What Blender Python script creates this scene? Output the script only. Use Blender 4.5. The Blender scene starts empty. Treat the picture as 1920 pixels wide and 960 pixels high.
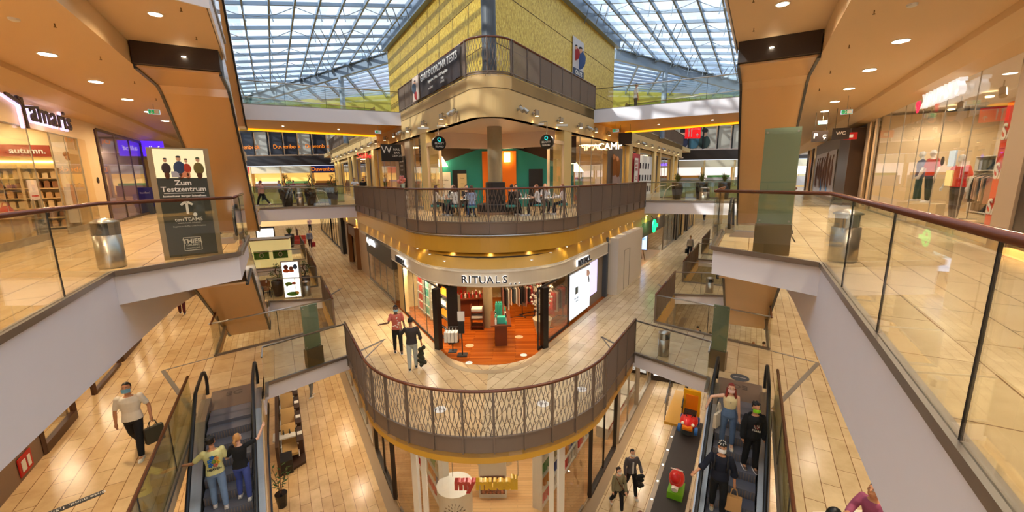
import bpy, bmesh, math, random
from mathutils import Vector, Matrix
random.seed(7)
PI = math.pi
SC = bpy.context.scene
COL = SC.collection

# ------------------------------------------------------------------ camera
F_PX, PITCH, ROLL, YAW, EYE = 770.0, 10.7, 0.8, 0.3, 1.6
cam_d = bpy.data.cameras.new('camera')
cam = bpy.data.objects.new('camera', cam_d); COL.objects.link(cam)
cam_d.sensor_fit = 'HORIZONTAL'; cam_d.sensor_width = 36.0
cam_d.lens = F_PX / 1920.0 * 36.0
cam_d.clip_start = 0.05; cam_d.clip_end = 400
yw, pt, rl = math.radians(YAW), math.radians(PITCH), math.radians(ROLL)
fwd = Vector((-math.sin(yw) * math.cos(pt), math.cos(yw) * math.cos(pt), -math.sin(pt)))
rgt = fwd.cross(Vector((0, 0, 1))).normalized()
upv = rgt.cross(fwd)
R_ = rgt * math.cos(rl) - upv * math.sin(rl)
U_ = upv * math.cos(rl) + rgt * math.sin(rl)
m = Matrix.Identity(4)
for i in range(3):
    m[i][0] = R_[i]; m[i][1] = U_[i]; m[i][2] = -fwd[i]
m[0][3], m[1][3], m[2][3] = 0, 0, EYE
cam.matrix_world = m
SC.camera = cam

# ------------------------------------------------------------------ view, world, sun
SC.view_settings.view_transform = 'Standard'
SC.view_settings.look = 'None'
SC.view_settings.gamma = 1.0
SC.view_settings.use_curve_mapping = False
SC.view_settings.exposure = 0.42
SKY = 1.0
SPOT = 1.0
w = bpy.data.worlds.new('world'); SC.world = w; w.use_nodes = True
nt = w.node_tree
bg = nt.nodes['Background']
tc = nt.nodes.new('ShaderNodeTexCoord')
ns = nt.nodes.new('ShaderNodeTexNoise'); ns.inputs['Scale'].default_value = 2.2; ns.inputs['Detail'].default_value = 5
rp = nt.nodes.new('ShaderNodeValToRGB')
rp.color_ramp.elements[0].position = 0.30; rp.color_ramp.elements[0].color = (0.50, 0.68, 0.90, 1)
rp.color_ramp.elements[1].position = 0.55; rp.color_ramp.elements[1].color = (0.86, 0.93, 1.0, 1)
nt.links.new(tc.outputs['Generated'], ns.inputs['Vector'])
nt.links.new(ns.outputs['Fac'], rp.inputs['Fac'])
nt.links.new(rp.outputs['Color'], bg.inputs['Color'])
bg.inputs['Strength'].default_value = 1.3 * SKY
sun_d = bpy.data.lights.new('sun', 'SUN'); sun_d.energy = 3.0; sun_d.angle = 0.02; sun_d.color = (1, .95, .85)
sun = bpy.data.objects.new('sun', sun_d); COL.objects.link(sun)
sun.rotation_euler = Vector((0.62, 0.45, -0.42)).to_track_quat('-Z', 'Y').to_euler()
SC.cycles.use_denoising = True
SC.cycles.max_bounces = 6
SC.cycles.diffuse_bounces = 3
SC.cycles.glossy_bounces = 3
SC.cycles.transmission_bounces = 3
SC.cycles.transparent_max_bounces = 14
SC.cycles.sample_clamp_indirect = 4.0
SC.cycles.caustics_reflective = False
SC.cycles.caustics_refractive = False

# ------------------------------------------------------------------ materials
def srgb(c):
    return tuple((x / 12.92 if x <= .04045 else ((x + .055) / 1.055) ** 2.4) for x in c) + (1,)
MATS = {}
def mat(name, col, rough=.5, metal=0., emit=None, es=0., noise=0., nscale=8., spec=.5, bump=0., aniso=None):
    """col is given in sRGB"""
    if name in MATS: return MATS[name]
    mt = bpy.data.materials.new(name); mt.use_nodes = True
    n = mt.node_tree; b = n.nodes['Principled BSDF']
    c = srgb(col)
    b.inputs['Base Color'].default_value = c
    b.inputs['Roughness'].default_value = rough
    b.inputs['Metallic'].default_value = metal
    b.inputs['Specular IOR Level'].default_value = spec
    if noise or bump:
        g = n.nodes.new('ShaderNodeTexCoord')
        t = n.nodes.new('ShaderNodeTexNoise'); t.inputs['Scale'].default_value = nscale; t.inputs['Detail'].default_value = 4
        n.links.new(g.outputs['Object'], t.inputs['Vector'])
        if aniso:
            mp = n.nodes.new('ShaderNodeMapping'); mp.inputs['Scale'].default_value = aniso
            n.links.new(g.outputs['Object'], mp.inputs['Vector']); n.links.new(mp.outputs['Vector'], t.inputs['Vector'])
        if noise:
            mx = n.nodes.new('ShaderNodeMixRGB'); mx.blend_type = 'MIX'
            mx.inputs['Color1'].default_value = tuple(x * (1 - noise) for x in c[:3]) + (1,)
            mx.inputs['Color2'].default_value = tuple(min(1, x * (1 + noise * .6)) for x in c[:3]) + (1,)
            n.links.new(t.outputs['Fac'], mx.inputs['Fac']); n.links.new(mx.outputs['Color'], b.inputs['Base Color'])
        if bump:
            bp = n.nodes.new('ShaderNodeBump'); bp.inputs['Strength'].default_value = bump; bp.inputs['Distance'].default_value = .02
            n.links.new(t.outputs['Fac'], bp.inputs['Height']); n.links.new(bp.outputs['Normal'], b.inputs['Normal'])
    if emit:
        b.inputs['Emission Color'].default_value = srgb(emit); b.inputs['Emission Strength'].default_value = es
    MATS[name] = mt
    return mt

def tile_mat(name, ang, c1, c2, cm, w_, h_, rough=.22, mortar=.012):
    """stone slabs laid in rows; ang turns the rows about the vertical"""
    if name in MATS: return MATS[name]
    mt = bpy.data.materials.new(name); mt.use_nodes = True
    n = mt.node_tree; b = n.nodes['Principled BSDF']
    g = n.nodes.new('ShaderNodeNewGeometry')
    mp = n.nodes.new('ShaderNodeVectorRotate'); mp.rotation_type = 'Z_AXIS'; mp.inputs['Angle'].default_value = ang
    n.links.new(g.outputs['Position'], mp.inputs['Vector'])
    br = n.nodes.new('ShaderNodeTexBrick')
    br.offset = .5; br.inputs['Scale'].default_value = 1.0
    br.inputs['Brick Width'].default_value = w_; br.inputs['Row Height'].default_value = h_
    br.inputs['Mortar Size'].default_value = mortar; br.inputs['Mortar Smooth'].default_value = .1
    br.inputs['Color1'].default_value = srgb(c1); br.inputs['Color2'].default_value = srgb(c2); br.inputs['Mortar'].default_value = srgb(cm)
    n.links.new(mp.outputs['Vector'], br.inputs['Vector'])
    nz = n.nodes.new('ShaderNodeTexNoise'); nz.inputs['Scale'].default_value = 1.6; nz.inputs['Detail'].default_value = 6; nz.inputs['Roughness'].default_value = .65
    n.links.new(g.outputs['Position'], nz.inputs['Vector'])
    r = n.nodes.new('ShaderNodeValToRGB')
    r.color_ramp.elements[0].position = .3; r.color_ramp.elements[0].color = (.72, .66, .58, 1)
    r.color_ramp.elements[1].position = .6; r.color_ramp.elements[1].color = (1, 1, 1, 1)
    n.links.new(nz.outputs['Fac'], r.inputs['Fac'])
    mx = n.nodes.new('ShaderNodeMixRGB'); mx.blend_type = 'MULTIPLY'; mx.inputs['Fac'].default_value = .7
    n.links.new(br.outputs['Color'], mx.inputs['Color1']); n.links.new(r.outputs['Color'], mx.inputs['Color2'])
    n.links.new(mx.outputs['Color'], b.inputs['Base Color'])
    b.inputs['Roughness'].default_value = rough
    MATS[name] = mt
    return mt

def wood_mat(name, c1, c2, ang=0, rough=.35, w_=1.2, h_=.14):
    if name in MATS: return MATS[name]
    mt = bpy.data.materials.new(name); mt.use_nodes = True
    n = mt.node_tree; b = n.nodes['Principled BSDF']
    g = n.nodes.new('ShaderNodeNewGeometry')
    mp = n.nodes.new('ShaderNodeVectorRotate'); mp.rotation_type = 'Z_AXIS'; mp.inputs['Angle'].default_value = ang
    n.links.new(g.outputs['Position'], mp.inputs['Vector'])
    br = n.nodes.new('ShaderNodeTexBrick'); br.inputs['Scale'].default_value = 1
    br.inputs['Brick Width'].default_value = w_; br.inputs['Row Height'].default_value = h_; br.inputs['Mortar Size'].default_value = .003
    br.inputs['Color1'].default_value = srgb(c1); br.inputs['Color2'].default_value = srgb(c2)
    br.inputs['Mortar'].default_value = tuple(x * .4 for x in srgb(c2)[:3]) + (1,)
    n.links.new(mp.outputs['Vector'], br.inputs['Vector'])
    n.links.new(br.outputs['Color'], b.inputs['Base Color'])
    b.inputs['Roughness'].default_value = rough
    MATS[name] = mt
    return mt

def glass_mat(name, tint=(.93, .97, .92), refl=.06, rough=.0, facing=.55):
    """clear sheet glass: see-through with a mirror that grows at grazing angles"""
    if name in MATS: return MATS[name]
    mt = bpy.data.materials.new(name); mt.use_nodes = True
    n = mt.node_tree
    for x in list(n.nodes): n.nodes.remove(x)
    o = n.nodes.new('ShaderNodeOutputMaterial'); t = n.nodes.new('ShaderNodeBsdfTransparent'); gl = n.nodes.new('ShaderNodeBsdfGlossy')
    t.inputs['Color'].default_value = tuple(tint) + (1,)
    gl.inputs['Roughness'].default_value = rough; gl.inputs['Color'].default_value = (1, 1, 1, 1)
    lw = n.nodes.new('ShaderNodeLayerWeight'); lw.inputs['Blend'].default_value = .25
    ma = n.nodes.new('ShaderNodeMath'); ma.operation = 'MULTIPLY_ADD'; ma.inputs[1].default_value = facing; ma.inputs[2].default_value = refl
    ma.use_clamp = True
    n.links.new(lw.outputs['Fresnel'], ma.inputs[0])
    mx = n.nodes.new('ShaderNodeMixShader')
    n.links.new(ma.outputs[0], mx.inputs['Fac']); n.links.new(t.outputs[0], mx.inputs[1]); n.links.new(gl.outputs[0], mx.inputs[2])
    n.links.new(mx.outputs[0], o.inputs['Surface'])
    MATS[name] = mt
    return mt

def gold_mat():
    if 'gold_panel' in MATS: return MATS['gold_panel']
    mt = bpy.data.materials.new('gold_panel'); mt.use_nodes = True
    n = mt.node_tree; b = n.nodes['Principled BSDF']
    g = n.nodes.new('ShaderNodeNewGeometry')
    mp = n.nodes.new('ShaderNodeMapping'); mp.inputs['Scale'].default_value = (4, 4, 2.2)
    n.links.new(g.outputs['Position'], mp.inputs['Vector'])
    nz = n.nodes.new('ShaderNodeTexNoise'); nz.inputs['Scale'].default_value = 2.5; nz.inputs['Detail'].default_value = 8; nz.inputs['Roughness'].default_value = .8
    n.links.new(mp.outputs['Vector'], nz.inputs['Vector'])
    r = n.nodes.new('ShaderNodeValToRGB')
    r.color_ramp.elements[0].position = .36; r.color_ramp.elements[0].color = srgb((.70, .50, .12))
    r.color_ramp.elements[1].position = .66; r.color_ramp.elements[1].color = srgb((.99, .90, .45))
    e = r.color_ramp.elements.new(.5); e.color = srgb((.88, .72, .22))
    n.links.new(nz.outputs['Fac'], r.inputs['Fac'])
    n.links.new(r.outputs['Color'], b.inputs['Base Color'])
    b.inputs['Roughness'].default_value = .42; b.inputs['Metallic'].default_value = .35
    MATS['gold_panel'] = mt
    return mt

A30 = math.radians(30)
def tiles(s, big=False):
    # L rows run along (-.5,.866): turn by -120 deg so they lie on local x
    ang = -math.radians(120) if s < 0 else -math.radians(60)
    return tile_mat('stone_tiles_%s%s' % ('left' if s < 0 else 'right', '_large' if big else ''), ang,
                    (.90, .77, .58) if s < 0 else (.89, .79, .63), (.84, .69, .49) if s < 0 else (.82, .72, .56), (.50, .36, .22), 1.25 if not big else 1.2, .33 if not big else .6, mortar=.007)
M_WHITE = mat('white_plaster', (.96, .94, .95), .55, noise=.03, nscale=1.5)
M_CEIL = mat('ceiling_plaster', (.93, .80, .62), .6)
M_CREAM = mat('cream_cladding', (.89, .75, .50), .65, noise=.05, nscale=2)
M_GOLD = mat('gold_plaster', (.82, .62, .22), .35, noise=.08, nscale=1.2)
M_SOFFIT = mat('amber_soffit', (.90, .62, .08), .4)
M_BRONZE = mat('bronze_metal', (.50, .43, .37), .45, .25)
M_BRONZED = mat('dark_bronze_bars', (.50, .43, .37), .45, .25)
M_WOODRAIL = mat('brown_handrail', (.42, .24, .16), .22, .1)
M_STEEL = mat('brushed_steel', (.72, .70, .67), .28, .9, noise=.12, nscale=6, aniso=(1, 1, 14))
M_SCHIENE = mat('steel_channel', (.58, .54, .50), .35, .7)
M_GREY = mat('grey_steel_paint', (.54, .61, .68), .45, .2)
M_DGREY = mat('dark_grey_paint', (.30, .32, .34), .5)
M_BLACK = mat('black_frame', (.10, .09, .09), .4)
M_DBROWN = mat('dark_brown_panel', (.16, .11, .08), .45)
M_PANEL = mat('cream_glossy_panel', (.95, .77, .54), .16, spec=.6)
M_GLASS = glass_mat('clear_glass', (.97, .975, .93), .03, facing=.42)
M_GLASSG = glass_mat('green_glass', (.62, .76, .66), .06, facing=.6)
M_ROOFG = glass_mat('roof_glass', (.84, .91, 1.0), .03, facing=.3)
M_SHOPG = glass_mat('shop_glass', (.98, .98, .96), .025, facing=.25)
M_LAMP = mat('lamp_white', (1, 1, 1), .5, emit=(1, .95, .84), es=14)
M_LAMPW = mat('lamp_warm', (1, .9, .7), .5, emit=(1, .86, .6), es=7)
M_WHITE2 = mat('white_lacquer', (.94, .92, .88), .35)
M_RUBBER = mat('black_rubber', (.07, .07, .08), .45)
M_SLATE = mat('slate_steps', (.46, .46, .50), .42, .2)
M_GOLDW = gold_mat()
M_SILVER = mat('silver_aluminium', (.70, .66, .60), .32, .6)

# ------------------------------------------------------------------ mesh helpers
class MB:
    def __init__(s): s.v = []; s.f = []
    def add(s, vs, fs):
        o = len(s.v); s.v += [tuple(v) for v in vs]; s.f += [tuple(i + o for i in f) for f in fs]
        return s
    def box(s, c, d, rz=0):
        x, y, z = d[0] / 2, d[1] / 2, d[2] / 2
        cs, sn = math.cos(rz), math.sin(rz)
        vs = []
        for dz in (-z, z):
            for dx, dy in ((-x, -y), (x, -y), (x, y), (-x, y)):
                vs.append((c[0] + dx * cs - dy * sn, c[1] + dx * sn + dy * cs, c[2] + dz))
        return s.add(vs, [(3, 2, 1, 0), (4, 5, 6, 7), (0, 1, 5, 4), (1, 2, 6, 5), (2, 3, 7, 6), (3, 0, 4, 7)])
    def prism(s, poly, z0, z1):
        """closed outline (counter clockwise or not) stood up between z0 and z1"""
        n = len(poly)
        ar = sum(poly[i][0] * poly[(i + 1) % n][1] - poly[(i + 1) % n][0] * poly[i][1] for i in range(n))
        if ar < 0: poly = poly[::-1]
        vs = [(p[0], p[1], z0) for p in poly] + [(p[0], p[1], z1) for p in poly]
        fs = [tuple(range(n - 1, -1, -1)), tuple(range(n, 2 * n))] + [(i, (i + 1) % n, n + (i + 1) % n, n + i) for i in range(n)]
        return s.add(vs, fs)
    def strip(s, path, z0, z1, t=.02, side=1):
        """an upright wall following an open path, t thick, grown to one side"""
        off = offset(path, t * side)
        n = len(path)
        zz0 = z0 if hasattr(z0, '__len__') else [z0] * n
        zz1 = z1 if hasattr(z1, '__len__') else [z1] * n
        vs = []
        for i in range(n):
            vs += [(path[i][0], path[i][1], zz0[i]), (path[i][0], path[i][1], zz1[i]), (off[i][0], off[i][1], zz1[i]), (off[i][0], off[i][1], zz0[i])]
        fs = []
        for i in range(n - 1):
            a = 4 * i; b = a + 4
            fs += [(a, b, b + 1, a + 1), (a + 1, b + 1, b + 2, a + 2), (a + 2, b + 2, b + 3, a + 3), (a + 3, b + 3, b, a)]
        fs += [(0, 1, 2, 3), (4 * n - 4, 4 * n - 1, 4 * n - 2, 4 * n - 3)]
        return s.add(vs, fs)
    def tube(s, pts, r, k=8, closed=False, rr=None):
        pts = [Vector(p) for p in pts]
        n = len(pts); rings = []
        prev = None
        for i, p in enumerate(pts):
            if closed: d = pts[(i + 1) % n] - pts[i - 1]
            else: d = pts[min(i + 1, n - 1)] - pts[max(i - 1, 0)]
            if d.length < 1e-9: d = Vector((0, 0, 1))
            d.normalize()
            if prev is None:
                u = d.cross(Vector((0, 0, 1)))
                if u.length < .1: u = d.cross(Vector((0, 1, 0)))
            else:
                u = prev - d * prev.dot(d)
            u.normalize(); prev = u
            v = d.cross(u)
            q = rr[i] if rr else r
            rings.append([p + (u * math.cos(2 * PI * j / k) + v * math.sin(2 * PI * j / k)) * q for j in range(k)])
        vs = [x for g in rings for x in g]; fs = []
        for i in range(n if closed else n - 1):
            a = i * k; b = ((i + 1) % n) * k
            for j in range(k): fs.append((a + j, a + (j + 1) % k, b + (j + 1) % k, b + j))
        if not closed: fs += [tuple(range(k - 1, -1, -1)), tuple(range((n - 1) * k, n * k))]
        return s.add(vs, fs)
    def lathe(s, prof, c=(0, 0, 0), k=20, sx=1, sy=1):
        """prof: (radius, z) from bottom to top"""
        vs = []; n = len(prof)
        for r, z in prof:
            for j in range(k):
                a = 2 * PI * j / k
                vs.append((c[0] + r * math.cos(a) * sx, c[1] + r * math.sin(a) * sy, c[2] + z))
        fs = []
        for i in range(n - 1):
            for j in range(k): fs.append((i * k + j, i * k + (j + 1) % k, (i + 1) * k + (j + 1) % k, (i + 1) * k + j))
        fs += [tuple(range(k - 1, -1, -1)), tuple(range((n - 1) * k, n * k))]
        return s.add(vs, fs)
    def ball(s, c, r, k=10, m_=7):
        if not hasattr(r, '__len__'): r = (r, r, r)
        prof = []
        vs = []; fs = []
        for i in range(m_ + 1):
            t = PI * i / m_
            for j in range(k):
                a = 2 * PI * j / k
                vs.append((c[0] + r[0] * max(math.sin(t), .02) * math.cos(a), c[1] + r[1] * max(math.sin(t), .02) * math.sin(a), c[2] - r[2] * math.cos(t)))
        for i in range(m_):
            for j in range(k): fs.append((i * k + j, i * k + (j + 1) % k, (i + 1) * k + (j + 1) % k, (i + 1) * k + j))
        fs += [tuple(range(k - 1, -1, -1)), tuple(range(m_ * k, (m_ + 1) * k))]
        return s.add(vs, fs)
    def beam(s, p, q, w_, h_, up=(0, 0, 1)):
        p, q = Vector(p), Vector(q); d = (q - p).normalized(); u = Vector(up)
        a = d.cross(u)
        if a.length < 1e-4: a = d.cross(Vector((1, 0, 0)))
        a.normalize(); b = a.cross(d)
        vs = []
        for e in (p, q):
            for i, j in ((-1, -1), (1, -1), (1, 1), (-1, 1)): vs.append(e + a * (i * w_ / 2) + b * (j * h_ / 2))
        return s.add(vs, [(3, 2, 1, 0), (4, 5, 6, 7), (0, 1, 5, 4), (1, 2, 6, 5), (2, 3, 7, 6), (3, 0, 4, 7)])
    def hull4(s, q, t):
        """a thin slab on four corners, thickened along its normal by t"""
        q = [Vector(x) for x in q]; n = (q[1] - q[0]).cross(q[2] - q[0]).normalized() * t
        vs = q + [x + n for x in q]
        return s.add(vs, [(3, 2, 1, 0), (4, 5, 6, 7), (0, 1, 5, 4), (1, 2, 6, 5), (2, 3, 7, 6), (3, 0, 4, 7)])
    def build(s, name, m, parent=None, world=True, smooth=False, mats=None):
        me = bpy.data.meshes.new(name)
        vs = s.v
        if parent is not None and world:
            pm = wmat(parent).inverted()
            vs = [pm @ Vector(v) for v in vs]
        me.from_pydata([tuple(v) for v in vs], [], s.f); me.update()
        bm = bmesh.new(); bm.from_mesh(me); bmesh.ops.recalc_face_normals(bm, faces=bm.faces); bm.to_mesh(me); bm.free()
        if smooth:
            for p in me.polygons: p.use_smooth = True
        me.materials.append(m)
        o = bpy.data.objects.new(name, me); COL.objects.link(o)
        if parent is not None: o.parent = parent
        return o

def wmat(o):
    mm = o.matrix_basis.copy()
    p = o.parent
    while p is not None:
        mm = p.matrix_basis @ mm; p = p.parent
    return mm

def offset(path, t):
    out = []
    n = len(path)
    for i in range(n):
        a = path[max(i - 1, 0)]; b = path[min(i + 1, n - 1)]; p = path[i]
        def nrm(u, v):
            dx, dy = v[0] - u[0], v[1] - u[1]; l = math.hypot(dx, dy) or 1
            return (-dy / l, dx / l)
        if i == 0: k = nrm(p, b)
        elif i == n - 1: k = nrm(a, p)
        else:
            k1, k2 = nrm(a, p), nrm(p, b)
            k = (k1[0] + k2[0], k1[1] + k2[1]); l2 = k[0] ** 2 + k[1] ** 2
            k = (k[0] * 2 / l2, k[1] * 2 / l2) if l2 > .2 else k1
        out.append((p[0] + k[0] * t, p[1] + k[1] * t))
    return out

def tag(o, label=None, cat=None, group=None, kind=None):
    if label: o['label'] = label
    if cat: o['category'] = cat
    if group: o['group'] = group
    if kind: o['kind'] = kind
    return o
def thing(name, label, cat, loc=(0, 0, 0), rz=0., group=None, kind=None):
    o = bpy.data.objects.new(name, None); COL.objects.link(o)
    o.location = loc; o.rotation_euler = (0, 0, rz); o.empty_display_size = .1
    o.matrix_basis = Matrix.Translation(Vector(loc)) @ Matrix.Rotation(rz, 4, 'Z')
    return tag(o, label, cat, group, kind)
def struct(name, mb, m, parent=None):
    o = mb.build(name, m, parent)
    if parent is None: o['kind'] = 'structure'
    return o
def copy_tree(o, parent=None):
    c = o.copy(); COL.objects.link(c); c.parent = parent
    for ch in [x for x in KIDS.get(o.name, [])] or list(o.children): copy_tree(ch, c)
    return c
KIDS = {}
def place(o, loc, rz=0., label=None, group=None, sc=1.):
    o.matrix_basis = Matrix.Translation(Vector(loc)) @ Matrix.Rotation(rz, 4, 'Z') @ Matrix.Scale(sc, 4)
    if label: o['label'] = label
    if group: o['group'] = group
    return o

def text(s, pos, view, h, m, ext=.01, parent=None, name='lettering', flat=False, align='CENTER', up=None, bold=0., spacing=1., sx=1.):
    """lettering seen along the horizontal direction view (2D); flat lays it on the floor, read along view"""
    cu = bpy.data.curves.new(name, 'FONT'); cu.body = s; cu.size = h / .72; cu.extrude = ext; cu.align_x = align; cu.align_y = 'CENTER'
    cu.offset = bold; cu.space_character = spacing; cu.resolution_u = 3
    t = bpy.data.objects.new('tmp', cu); COL.objects.link(t)
    dg = bpy.context.evaluated_depsgraph_get()
    me = bpy.data.meshes.new_from_object(t.evaluated_get(dg))
    bpy.data.objects.remove(t)
    me.name = name
    me.materials.clear(); me.materials.append(m)
    V = Vector((view[0], view[1], 0)).normalized(); Z = Vector((0, 0, 1)); X = V.cross(Z)
    if flat: Y, N = V, Z
    else: Y, N = Z, -V
    mm = Matrix.Identity(4)
    for i in range(3):
        mm[i][0] = X[i] * sx; mm[i][1] = Y[i]; mm[i][2] = N[i]; mm[i][3] = pos[i]
    if parent is not None: mm = wmat(parent).inverted() @ mm
    me.transform(mm)
    o = bpy.data.objects.new(name, me); COL.objects.link(o)
    if parent is not None: o.parent = parent
    return o

# ------------------------------------------------------------------ plan of the mall
# Two corridors fork at 60 degrees. s = -1 is the left one, +1 the right one;
# n is measured across the corridor towards the centre building, a along it.
X0 = -0.87
C30 = math.cos(PI / 6)
def W(s, n, a): return (X0 - s * (C30 * n - .5 * a), .5 * n + C30 * a)
def W3(s, n, a, z): return W(s, n, a) + (z,)
def NV(s): return (-s * C30, .5)     # towards the centre building
def AV(s): return (s * .5, C30)      # away from the fork
def arc(n, r, k=24):
    cy = 2 * n + 2 * r
    return [(X0 + r * math.cos(math.radians(210 + 120 * i / k)), cy + r * math.sin(math.radians(210 + 120 * i / k))) for i in range(k + 1)]
def tang(n, r): return C30 * 2 * n + r / math.tan(math.radians(30))
def prow(n, r, aL, aR, k=24): return [W(-1, n, aL)] + arc(n, r, k) + [W(1, n, aR)]
SIDE = {-1: 'left', 1: 'right'}
ZU, ZE, Z0, Z2 = -9.4, -4.5, 0.0, 5.4

def spot(loc, power, col=(1, .84, .62), size=70, target=(0, 0, -1), parent=None, blend=.6, rad=.05):
    d = bpy.data.lights.new('bulb', 'SPOT'); d.energy = power * SPOT; d.color = col; d.spot_size = math.radians(size); d.spot_blend = blend; d.shadow_soft_size = rad
    o = bpy.data.objects.new('bulb', d); COL.objects.link(o)
    q = Vector(target).to_track_quat('-Z', 'Y').to_matrix().to_4x4()
    mm = Matrix.Translation(Vector(loc)) @ q
    if parent is not None: o.parent = parent; mm = wmat(parent).inverted() @ mm
    o.matrix_basis = mm
    return o
def area(loc, sx, sy, power, col=(1, .88, .68), rz=0., parent=None):
    """lamp added to light a shop: an invented round fixture with a wide beam"""
    MB().lathe([(.09, -.03), (.1, -.01), (.1, .02)], loc, 12).build('ceiling', M_LAMPW)['kind'] = 'structure'
    return spot((loc[0], loc[1], loc[2] - .06), power * 1.3, col, 165, parent=parent, rad=.25, blend=.5)
# ================================================================== STRUCTURE
def slab(name, poly, z, t, top, side=None):
    """a floor slab: tiled top sheet and a plastered body below it"""
    f = MB().prism(poly, z - .04, z); struct('floor', f, top)
    b = MB().prism(poly, z - t, z - .04); struct('ceiling', b, side or M_CEIL)

# ---- lowest floor
for s in (-1, 1):
    poly = [(X0, -2), (X0 + s * 44, -2), (X0 + s * 44, 78), (X0, 78)]
    struct('floor', MB().prism(poly, ZU - .3, ZU), tiles(s))

# ---- middle level
NF_E, R_E = 2.45, 3.9       # railing line of the middle level
NF_1, R_1 = 5.35, 4.0       # railing line of the upper level
NF_2, R_2 = 7.6, 1.0        # beam and railing line of the top level
def split_floor(n, r, z, t, amax, mtype=False, side=None):
    """wedge floor split along the fork axis so each half carries its own tile direction"""
    pts = arc(n, r, 24)
    for s in (-1, 1):
        half = [p for p in pts if s * (p[0] - X0) >= -1e-6]
        if s < 0: half = half[::-1]
        poly = half + [W(s, n, amax), (X0 + s * 2, 72), (X0, 72)]
        f = MB().prism(poly, z - .04, z); struct('floor', f, tiles(s, mtype))
        b = MB().prism(poly, z - t, z - .04); struct('ceiling', b, side or M_CEIL)
split_floor(NF_E, R_E, ZE, .5, 66)
split_floor(NF_1, R_1, Z0, .5, 66)
split_floor(NF_2, R_2, Z2, .5, 66, side=M_CREAM)

NB = -0.08      # inner edge of the bulging landings
NO = -1.95      # outer gallery edge
NV_ = -1.70     # outer edge of the escalator wells on the middle level
for s in (-1, 1):
    T = tiles(s, True)
    # middle level bridge and outer gallery
    br = [W(s, NF_E, 14.3), W(s, NB, 13.45), W(s, NB, 12.5), W(s, NV_, 12.5), W(s, NV_, 16.75), W(s, NF_E, 17.75)]
    slab('bridge', br, ZE, .5, T, M_WHITE)
    slab('gallery', [W(s, NV_, -8), W(s, -4.45, -8), W(s, -4.45, 64), W(s, NV_, 64)], ZE, .5, tiles(s))
    slab('bridge', [W(s, NF_E, 22.6), W(s, NB, 23.6), W(s, NB, 22.6), W(s, NV_, 22.6), W(s, NV_, 25.6), W(s, NF_E, 25.6)], ZE, .5, T, M_WHITE)
    slab('bridge', [W(s, NF_E, 33.2), W(s, NV_, 33.2), W(s, NV_, 35.6), W(s, NF_E, 35.6)], ZE, .5, T, M_WHITE)
    slab('bridge', [W(s, NF_E, 42), W(s, NV_, 42), W(s, NV_, 46), W(s, NF_E, 46)], ZE, .5, T, M_WHITE)
    slab('bridge', [W(s, NF_E, 50), W(s, NV_, 50), W(s, NV_, 66), W(s, NF_E, 66)], ZE, .5, T, M_WHITE)
    # upper level gallery with its bulge, and the bridge behind
    og = [W(s, NO, -8), W(s, NO, 9.35), W(s, NB, 10.5), W(s, NB, 13.9), W(s, -1.8, 13.9), W(s, -1.8, 66), W(s, -5.15, 66), W(s, -5.15, -8)]
    slab('gallery', og, Z0, .57, T, M_WHITE)
    slab('bridge', [W(s, NF_1, 28.2), W(s, -.1, 28.9), W(s, -.1, 26.6), W(s, -1.8, 26.6), W(s, -1.8, 33.2), W(s, NF_1, 33.2)], Z0, .78, T, M_WHITE)
    # top level gallery: low ceiling over the walkway, higher soffit under the landing, bridge
    lowp = [W(s, -1.9, -8), W(s, -1.9, 66), W(s, -4.4, 66), W(s, -4.4, -8)]
    struct('ceiling', MB().prism(lowp, 4.45, Z2), M_CEIL)
    struct('ceiling', MB().prism([W(s, -1.9, -8), W(s, -1.9, 9.4), W(s, -.02, 10.15), W(s, NB, 14.3), W(s, -1.9, 14.3)], 4.97, Z2), M_CEIL)
    bb = MB().prism([W(s, NF_2, 24.4), W(s, -.2, 24.9), W(s, -.2, 29.6), W(s, NF_2, 31)], 4.72, Z2)
    struct('ceiling', bb, M_SOFFIT)
    struct('trim', MB().strip([W(s, NF_2 - .0, 24.4), W(s, -.2, 24.9)], 4.70, Z2 + .02, .05, -s), M_WHITE)
    struct('trim', MB().strip([W(s, -1.9, 9.4 - 17), W(s, -1.9, 9.4), W(s, -.0, 10.15), W(s, NB + .02, 14.3)], 4.95, Z2 + .02, .04, s), M_WHITE)
    # white upstands of the upper gallery edge: deep panel dropping below the slab
    pa = [W(s, NO, -8), W(s, NO, 9.37)]
    struct('trim', MB().strip(pa, [-.4, -1.45], [0.0, 0.0], .05, s), M_WHITE)
    struct('trim', MB().strip([W(s, NO, 9.37), W(s, NO - .02, 13.4), W(s, NO - .05, 19.5)], [-1.45, -1.75, -2.5], [-.57, -.57, -.57], .05, s), M_WHITE)

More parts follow.
